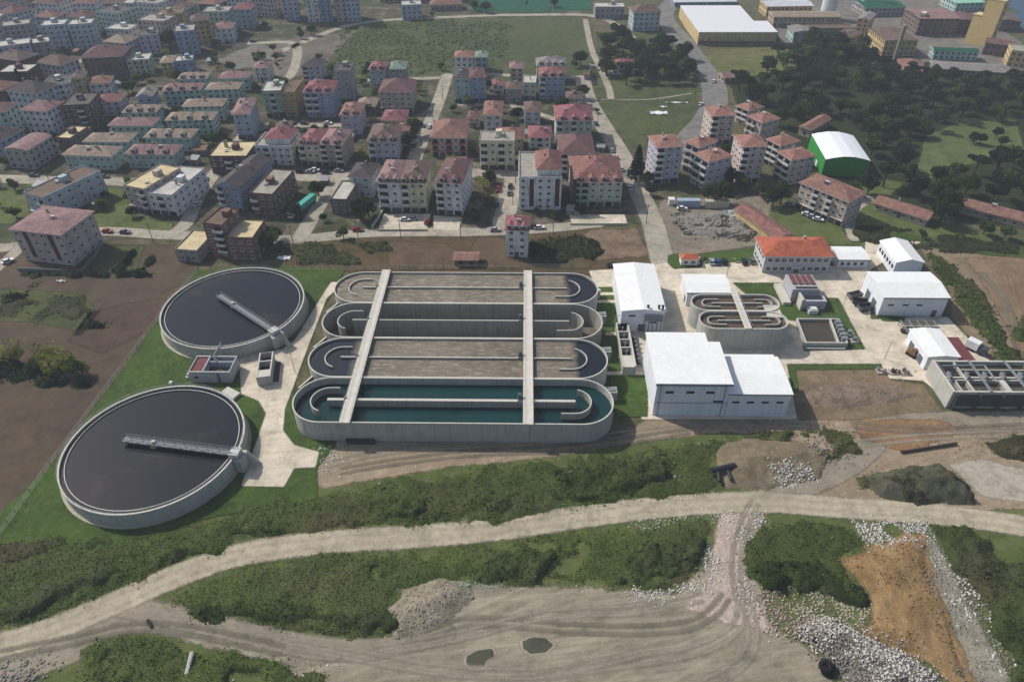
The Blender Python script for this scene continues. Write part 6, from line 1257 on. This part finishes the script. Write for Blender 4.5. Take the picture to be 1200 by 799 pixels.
veg('weeds', 'weeds on the verge before the barracks', [(1000, 262), (1200, 284), (1200, 300), (1000, 286)], .6, VD, 1.4, .5, 1., seed=163, patch=.42)
veg('bush_band', 'darker band of low bushes right above the pale earth road', [(-60, 715), (0, 692), (70, 672), (160, 650), (250, 628), (330, 606), (420, 596), (520, 582), (620, 572), (720, 566), (760, 560), (745, 580), (650, 594), (560, 606), (450, 613), (380, 617), (300, 630), (220, 650), (150, 680), (70, 711), (0, 731), (-60, 748)], 1.15, VB, 4.5, .3, .7, slope=.4, patch=.49, seed=203)
veg('bush_band', 'knot of taller bushes at the right part of the green bank', [(640, 556), (720, 540), (800, 532), (826, 545), (815, 566), (740, 576), (660, 580)], 1.3, VG, 4., .36, .7, slope=.5, patch=.48, seed=213)
veg('bush_band', 'darker bushes along the lower side of the strip below the road', [(225, 715), (300, 705), (420, 712), (470, 715), (470, 745), (390, 742), (260, 724)], 1.1, VB, 4., .36, .7, slope=.5, patch=.36, seed=223)
veg('bush_band', 'bushy right half of the strip below the road', [(560, 655), (700, 636), (826, 622), (812, 676), (770, 686), (700, 682), (560, 678)], 1.2, VB, 4., .36, .7, slope=.5, patch=.48, seed=233)
veg('bush_band', 'dark bushes round the rim of the rounded green patch', [(880, 655), (960, 660), (1008, 690), (1012, 705), (985, 698), (905, 690), (870, 670)], 1.2, VB, 4., .36, .7, slope=.5, patch=.36, seed=243)
# the orchard: low plants in slanting rows
def orchard():
    W4 = GP([(380, 90), (395, 44), (430, 29), (555, 25), (600, 24), (600, 60), (560, 85), (520, 86), (450, 90)]); P = np.array(W4); (ax, ay), (bx, by) = P.min(0), P.max(0); X = []; Y = []
    for i in range(-80, 120):
        for j in range(-20, 220):
            x = ax+i*7.5+j*1.3; y = ay+j*1.7
            if ax < x < bx and ay < y < by: X.append(x+tr.uniform(-.6, .6)); Y.append(y+tr.uniform(-.6, .6))
    X = np.array(X); Y = np.array(Y); k = (sdist(X, Y, W4)+(fbm(X, Y, 20., 5)-.5)*24 > 1) & (fbm(X, Y, 14., 8) > .36); X, Y = X[k], Y[k]; n = 6
    X = np.repeat(X, n)+RNG.normal(0, .65, len(X)*n); Y = np.repeat(Y, n)+RNG.normal(0, .65, len(Y)*n); V, Q, t_ = tufts(X, Y, RNG.uniform(.1, 1.2, len(X)), .8, .3)
    tag(arrmesh('orchard_rows', V, Q, LEAF['mid'], {'tint': t_}), 'slanting rows of low green plants filling the orchard beyond the town', 'orchard', None, 'stuff')
orchard()
# mounds
mound('soil_mound', 'grey brown heap of spoil on the bank near the black pipes', [(842, 520), (880, 514), (925, 516), (975, 528), (960, 560), (900, 574), (850, 572), (838, 548)], 2.2, ground('spoil_soil', '857864', '74684f', '968a76', .2, .8, None, bstr=1.), seed=5)
mound('soil_mound', 'dark weedy mound right of the junction above the earth road', [(1008, 562), (1050, 550), (1100, 546), (1135, 570), (1140, 590), (1080, 592), (1030, 582)], 4.2, ground('weedy_mound', '5c5a4a', '444a30', '6e6a5c', .2, .7, None, bstr=1.), seed=6)
veg('mound_scrub', 'dry grey scrub covering the dark mound', [(1012, 563), (1050, 552), (1098, 548), (1130, 570), (1134, 588), (1080, 590), (1034, 580)], 3.3, VGREY, 9.6, .24, .7, seed=173, slope=.28, rough=.3)
mound('rock_mound', 'pale rocky heap with striped earth at the left end of the gravel yard', [(448, 716), (480, 690), (515, 678), (552, 682), (556, 700), (530, 722), (500, 742), (462, 748)], 1.5, ground('striped_spoil', 'a09684', '8a806c', 'b0a690', .2, .9, None, bstr=1.), seed=7)
mound('spoil_heap', 'grey rubble heap at the bottom right below the orange clay', [(925, 735), (965, 722), (1010, 745), (1060, 765), (1100, 790), (1120, 840), (960, 850), (990, 790)], 2.6, ground('grey_rubble_soil', '8a847a', '9c968c', '77716a', .3, 1., None, bstr=1.), seed=8)
mound('clay_mound', 'tan orange clay tipped in a fan below the road at the lower right', [(990, 660), (1022, 645), (1058, 630), (1082, 632), (1088, 680), (1108, 722), (1132, 800), (1090, 768), (1050, 760), (1018, 745), (1024, 712), (1018, 690)], 1.3, ground('clay_body', 'a68a62', '96784f', 'b0946e', .12, .5, None, tracks=(78, .25, '7a6040'), bstr=1.), seed=91, power=.5, rough=.7)
STN = mat('broken_white_stone', 'c8c3ba', .9, .35, 1.5); BRK = mat('broken_brick_stone', 'a89488', .9, .35, 1.5); GRY = mat('grey_stone', '837d74', .9, .35, 1.5); DST = mat('dark_lumps', '3a3833', .9, .3)
rubble('rubble', 'broken white rubble strewn over the heap at the bottom right', [(918, 738), (965, 722), (1010, 742), (1060, 765), (1100, 795), (1115, 840), (985, 850), (1000, 790), (960, 765)], 2600, .42, STN, 2.6, seed=2, clump=.48, z0=.3)
rubble('rubble', 'grey stones over the lower part of the bottom right heap', [(950, 745), (1040, 762), (1095, 800), (1090, 840), (1000, 840), (985, 790)], 4200, .42, GRY, 2.7, seed=4, z0=.2)
rubble('rubble', 'crumbled stones scattered down the grey scree by the orange clay', [(1082, 622), (1100, 636), (1135, 690), (1190, 800), (1140, 840), (1118, 740), (1094, 690)], 2600, .4, GRY, .2, seed=12, clump=.4)
rubble('rubble', 'white stones among the weeds on the lower right slope', [(1100, 640), (1150, 680), (1200, 760), (1200, 820), (1150, 760), (1110, 690)], 700, .5, STN, .2, seed=15, clump=.45)
rubble('rubble', 'white rubble lining the left edge of the crushed brick track', [(846, 602), (858, 604), (842, 640), (838, 672), (806, 700), (745, 702), (738, 692), (800, 690), (826, 672), (834, 635)], 1200, .42, STN, .3, seed=22, clump=.46)
rubble('rubble', 'white rubble lining the right edge of the crushed brick track', [(880, 604), (892, 610), (872, 650), (876, 690), (900, 728), (890, 742), (866, 700), (862, 650)], 1000, .42, STN, .3, seed=25, clump=.44)
rubble('rubble', 'pinkish brick crumbs spread on the short steep track', [(850, 604), (884, 604), (870, 660), (880, 720), (830, 712), (838, 650)], 1800, .2, BRK, .0, seed=27)
rubble('rubble', 'pale stones on the top edge of the orange clay', [(1000, 612), (1070, 606), (1088, 618), (1060, 632), (1020, 640), (1012, 628)], 1100, .45, STN, .4, seed=29, clump=.4)
rubble('rubble', 'pale gravel bars between the weeds beside the orange clay', [(925, 688), (980, 690), (1012, 712), (1016, 738), (960, 728), (930, 716), (950, 704)], 1600, .35, mat('cream_stone', 'b5ab92', .9, .3, 1.5), .3, seed=31, clump=.42)
rubble('rubble', 'mixed broken stones where the weeds meet the gravel yard', [(872, 700), (905, 690), (930, 716), (1000, 742), (930, 742), (900, 738)], 900, .45, BRK, .3, seed=33)
rubble('rubble', 'white stone spill at the foot of the spoil heap by the black pipes', [(905, 552), (945, 548), (955, 562), (915, 572)], 420, .5, STN, .5, seed=35)
rubble('rubble', 'little pile of grey stones on the green bank', [(762, 540), (785, 538), (792, 566), (770, 570)], 320, .7, GRY, .8, seed=37)
rubble('rubble', 'pale stones along the upper rim of the earth road', [(560, 606), (700, 590), (800, 578), (840, 580), (800, 586), (700, 598), (560, 613)], 900, .3, GRY, .1, seed=39, clump=.4)
rubble('rubble', 'scattered stones along the lower rim of the earth road', [(740, 612), (860, 600), (860, 604), (760, 618)], 300, .35, STN, .1, seed=41)
rubble('rubble', 'boulders and debris in the bottom left corner', [(0, 775), (30, 768), (60, 790), (40, 810), (-20, 810)], 400, .6, GRY, .3, seed=43)
rubble('rubble', 'stones on the front of the pale rocky heap', [(455, 720), (490, 692), (535, 684), (545, 700), (500, 738), (470, 748)], 900, .35, GRY, 2.0, seed=45, z0=.0)
rubble('rubble', 'stones beside the right end of the green bank', [(955, 508), (1002, 508), (1006, 540), (975, 545), (950, 525)], 420, .6, GRY, .4, seed=47, clump=.4)
rubble('rubble', 'debris at the pavement corner by the nearest oval tank', [(372, 522), (402, 516), (400, 540), (380, 560)], 260, .5, STN, .2, seed=49)
rubble('rubbish_heap', 'rows of dumped rubble and scrap in the yard behind the gatehouse', [(792, 252), (885, 245), (893, 262), (885, 280), (800, 276)], 1800, .8, GRY, 1.2, seed=51, clump=.5, solid=True)
rubble('rubbish_heap', 'pale scrap on the rubbish yard', [(845, 246), (885, 244), (890, 256), (850, 258)], 240, .9, mat('pale_scrap', 'a9b8b8', .7, .3), 1.2, seed=53, clump=.35, solid=True)
rubble('rubbish_heap', 'dark scrap strewn over the rubbish yard', [(792, 255), (885, 250), (885, 280), (800, 276)], 240, 1., DST, 1., seed=55, clump=.5, solid=True)
rubble('rubble', 'white stones strewn on the south earth below the tanks', [(400, 525), (900, 500), (920, 515), (760, 522), (400, 560)], 120, .3, STN, 0, seed=57)
rubble('pebbles', 'fine pebbles strewn over the gravel yard', [(500, 690), (830, 700), (960, 790), (1000, 840), (400, 840), (360, 780)], 2600, .13, GRY, 0, seed=61)
rubble('pebbles', 'pebbles along both rims of the earth road', [(0, 725), (215, 655), (400, 622), (700, 592), (1100, 590), (1200, 606), (1200, 632), (1100, 612), (700, 612), (400, 645), (215, 690), (0, 775)], 3800, .15, GRY, 0, seed=63, clump=.5)
rubble('litter', 'white litter in the rounded green patch', [(922, 640), (935, 638), (938, 652), (925, 654)], 40, .5, mat('litter_white', 'dcdcdc', .7, .1), 1.8, seed=65, cat='litter')
rubble('litter', 'white litter scattered on the green bank', [(400, 560), (840, 520), (830, 570), (420, 610)], 45, .35, MC['litter_white'], 1.4, seed=67, cat='litter')
rubble('litter', 'white litter among the bottom left weeds', [(100, 755), (400, 790), (300, 825), (120, 800)], 45, .4, MC['litter_white'], 1.2, seed=69, cat='litter')
rubble('litter', 'white litter on the weedy strip below the road', [(220, 700), (500, 660), (800, 630), (790, 680), (470, 740), (260, 722)], 60, .35, MC['litter_white'], 1.2, seed=71, cat='litter')
rubble('litter', 'bits of teal plastic on the rocky heap rim', [(540, 684), (585, 684), (585, 690), (545, 692)], 60, .4, mat('teal_plastic', '7fae9c', .6, .2), .6, seed=73, cat='litter')
mound('soil_ridge', 'low scraped ridge of brown spoil across the waste plot', [(935, 470), (950, 455), (1000, 446), (1050, 452), (1078, 462), (1040, 474), (980, 480)], 1.1, ground('scraped_soil', '8c7a68', '7b6a58', '9c8a78', .2, .8, None, bstr=1.), seed=14, rough=.6)
rubble('rubble', 'clods and stones spread over the waste plot', [(928, 436), (1030, 434), (1080, 455), (1100, 482), (940, 490)], 900, .35, GRY, 0, seed=83, clump=.4)
rubble('rubble', 'brown clods on the worked earth south of the halls', [(940, 495), (1130, 495), (1190, 505), (1120, 535), (1000, 520)], 900, .35, mat('brown_clod', '75604a', .95, .3), 0, seed=85, clump=.45)
# puddles, tyres, pipes, planks
for i, (poly, lab) in enumerate((([(612, 752), (622, 747), (640, 748), (648, 756), (640, 764), (622, 766), (614, 760)], 'oval murky puddle on the gravel yard, the right one'), ([(548, 768), (560, 762), (576, 760), (579, 768), (570, 774), (566, 783), (552, 783), (546, 776)], 'notched murky puddle on the gravel yard, the left one'))):
    o = sheet('puddle', poly, MC.get('pud') or ground('pud', '4a4a3c', '545344', '4e4d40', .3, 1., .8, .3, bstr=0), .13, .8, .3, kind=None, label=lab, cat='puddle'); o.data.materials[0].node_tree.nodes['Principled BSDF'].inputs['Roughness'].default_value = .1
    c = GP(poly); cx = sum(p[0] for p in c)/len(c); cy = sum(p[1] for p in c)/len(c)
    sheet('damp_rim', [(cx+(x-cx)*1.22, cy+(y-cy)*1.22) for x, y in c], ground('damp_rim', 'a39b8a', '9a9282', 'aaa292', .3, 1., .8, .5, bstr=0), .11, .8, .4, px=False)
for i, (a, q, r, lab) in enumerate((((832, 556), (860, 550), .75, 'black drain pipe lying across its supports near the spoil heap'), ((842, 568), (840, 556), .45, 'short black pipe stub under the long one near the spoil heap'), ((856, 566), (852, 556), .45, 'second short black pipe stub under the long one near the spoil heap'), ((1055, 531), (1120, 521), .35, 'long brown steel beam lying on the brown earth'))):
    A, B_ = G(*a), G(*q); o = MB().bar((0, 0, r+.5), (B_[0]-A[0], B_[1]-A[1], r+.6), r, n=12).build('steel_beam' if i == 3 else 'drain_pipe', mat('rust_brown', '4c382c', .8, .2) if i == 3 else DARK); o.location = (A[0], A[1], .3 if i != 3 else -.3); tag(o, lab, 'beam' if i == 3 else 'pipe')
for i, (px, py, s, lab) in enumerate(((967, 784, 1.7, 'big black lump of scrap on the rubble heap at the bottom right'), (957, 752, .9, 'small black tyre pile left of the white rubble'))):
    t = thing('tyre_pile', lab, 'tyre pile', (*G(px, py), .1))
    for k in range(4):
        b = MB(); R = .55*s; n = 14; xx, yy, zz = rr.uniform(-.5, .5)*s, rr.uniform(-.4, .4)*s, .25+.32*k*s*.7
        for j in range(n):
            a0, a1 = 2*math.pi*j/n, 2*math.pi*(j+1)/n; b.bar((xx+R*math.cos(a0), yy+R*math.sin(a0), zz), (xx+R*math.cos(a1), yy+R*math.sin(a1), zz), .24*s, n=8)
        b.build('tyre', TYRE, t)
for i, (a, q, w, h, lab) in enumerate((((220, 792), (228, 768), .45, .3, 'pale broken plank standing in the bottom left weeds'), ((174, 728), (178, 735), .35, .5, 'dark stump at the fork of the two tracks'))):
    A, B_ = G(*a), G(*q); o = MB().bar((0, 0, .6), (B_[0]-A[0], B_[1]-A[1], 1.5 if i == 0 else .3), w, n=6).build('plank' if i == 0 else 'stump', STN if i == 0 else DST); o.location = (A[0], A[1], .1); tag(o, lab, 'plank' if i == 0 else 'stump')
# white wraps in garden plots
for i, (px, py, sx, sy, lab) in enumerate(((333, 303, 4.5, 2.4, 'white plastic sheet lying behind the rear clarifier'), (72, 330, 3, 1., 'white plastic strip in the left field garden'), (772, 133, 9, 4, 'white tarpaulin on the meadow, left one'), (757+20, 126, 4, 1.5, 'small white sheet on the meadow, middle one'), (793, 121, 12, 1.2, 'long white sheet on the meadow, right one'))):
    b = MB(); n0 = 6
    for a in range(n0):
        for c in range(3): x0, x1 = -sx/2+sx*a/n0, -sx/2+sx*(a+1)/n0; b.poly([(x0, -sy/2+sy*c/3, .3+.25*math.sin(a*1.7+c)), (x1, -sy/2+sy*c/3, .3+.25*math.sin(a*1.7+1.7+c)), (x1, -sy/2+sy*(c+1)/3, .3+.25*math.sin(a*1.7+2.7+c)), (x0, -sy/2+sy*(c+1)/3, .3+.25*math.sin(a*1.7+1+c))])
    o = b.build('plastic_sheet', mat('litter_white', 'dcdcdc')); o.location = (*G(px, py), .1); tag(o, lab, 'plastic sheet')
rubble('rubble', 'small clods scattered over the orange clay and its rim', [(984, 657), (1060, 626), (1085, 628), (1092, 680), (1142, 805), (1082, 772), (1012, 752), (1018, 695)], 900, .3, mat('clay_clod', '9a7850', .95, .3), 0, seed=81, clump=.45, z0=.22)
# more parked cars and utility poles along the town streets
ncar = 0
for pts, off in (([(110, 272), (200, 276)], 0), ([(400, 275), (440, 273)], 2), ([(560, 272), (640, 268)], 0), ([(232, 232), (250, 206), (264, 186)], 2), ([(489, 178), (500, 153), (513, 122)], 2.6), ([(330, 147.5), (430, 147.5)], 1.6), ([(550, 204), (590, 205)], 3), ([(594, 215), (592, 245)], -3.4), ([(20, 210), (140, 212)], 2.6), ([(750, 228), (730, 185), (706, 146)], 3.5), ([(440, 94), (510, 92)], 2), ([(830, 90), (800, 48)], 5), ([(350, 204), (410, 206)], 3.2), ([(246, 54), (300, 51)], 2), ([(985, 72), (1080, 82)], 0), ([(1120, 80), (1180, 84)], 3)):
    W5 = GP(pts)
    for a, q in zip(W5[:-1], W5[1:]):
        L = math.hypot(q[0]-a[0], q[1]-a[1]); ux, uy = (q[0]-a[0])/L, (q[1]-a[1])/L; s = tr.uniform(2, 8)
        while s < L:
            x, y = a[0]+ux*s-uy*off, a[1]+uy*s+ux*off; cc = tr.choice(('white', 'white', 'silver', 'grey', 'black', 'blue', 'red'))
            if not occupied(x, y, 2.2):
                dup(CP[cc], (x, y, .27), math.atan2(uy, ux)+tr.uniform(-.06, .06), '%s car %s' % (cc, near_phrase(x, y)[1]), 'parked cars'); ncar += 1
            s += tr.uniform(6, 22)
print('cars', ncar)
up_ = thing('utility_pole', 'x', 'utility pole'); MB().cyl(0, 0, .16, 0, 8.5, 7, r1=.1).build('pole', mat('weathered_pole', '6a625a', .9, .2), up_); MB().box(-1., 1., -.07, .07, 7.7, 7.85).build('crossarm', mat('weathered_pole', '6a625a'), up_); first = True
for px, py in ((120, 281), (180, 284), (344, 287), (420, 281), (470, 280), (540, 279), (648, 275), (508, 148), (494, 172), (519, 118), (604, 215), (601, 240), (720, 190), (742, 228), (757, 262), (380, 153), (450, 152), (60, 217), (120, 217), (700, 150)):
    x, y = G(px, py)
    if occupied(x, y, 1): continue
    lab = 'wooden utility pole '+near_phrase(x, y)[1]
    if first: up_.location = (x, y, 0); up_['label'] = lab; up_['group'] = 'poles along the town streets'; first = False
    else: dup(up_, (x, y, 0), tr.uniform(-.3, .3), lab, 'poles along the town streets')
# posts: street lights round the plant
lp = thing('street_lamp', 'x', 'street lamp'); MB().cyl(0, 0, .11, 0, 7.5, 8, r1=.06).bar((0, 0, 7.4), (1.3, 0, 7.8), .05).build('pole', STEEL, lp); MB().box(1., 1.8, -.16, .16, 7.72, 7.86).build('lamp_head', RAIL, lp)
for i, (x, y, lab) in enumerate(((28.6, 179, 'thin lamp post by the left wall of the tall narrow hall'), (84, 168, 'thin lamp post in front of the small racetrack tanks'), (104, 190, 'thin lamp post on the yard left of the biggest right hand hall'), (-68, 160, 'thin lamp post on the left pavement'), (72, 213, 'thin lamp post beside the plant parking row'), (110, 168, 'thin lamp post at the yard corner with the equipment'))):
    if i == 0: lp.location = (x, y, .25); lp['label'] = lab; lp['group'] = 'lamp posts of the plant'
    else: dup(lp, (x, y, .25), tr.uniform(0, 6), lab, 'lamp posts of the plant')
for c, p in CP.items():
    if c not in used:
        for q in list(p.children): bpy.data.objects.remove(q)
        bpy.data.objects.remove(p)
# ================================================================== haze
hz = MB().box(-900, 900, -120, 1400, -3, 160).build('haze', (lambda m: m)(bpy.data.materials.new('haze_air'))); hm = hz.data.materials[0]; hm.use_nodes = True; nt = hm.node_tree; nt.nodes.remove(nt.nodes['Principled BSDF'])
pv = nt.nodes.new('ShaderNodeVolumePrincipled'); pv.inputs['Color'].default_value = (.80, .88, 1, 1); pv.inputs['Density'].default_value = .00021; pv.inputs['Anisotropy'].default_value = .0
nt.links.new(pv.outputs[0], nt.nodes['Material Output'].inputs['Volume']); tag(hz, 'thin bluish haze over the whole scene', 'haze', None, 'stuff')
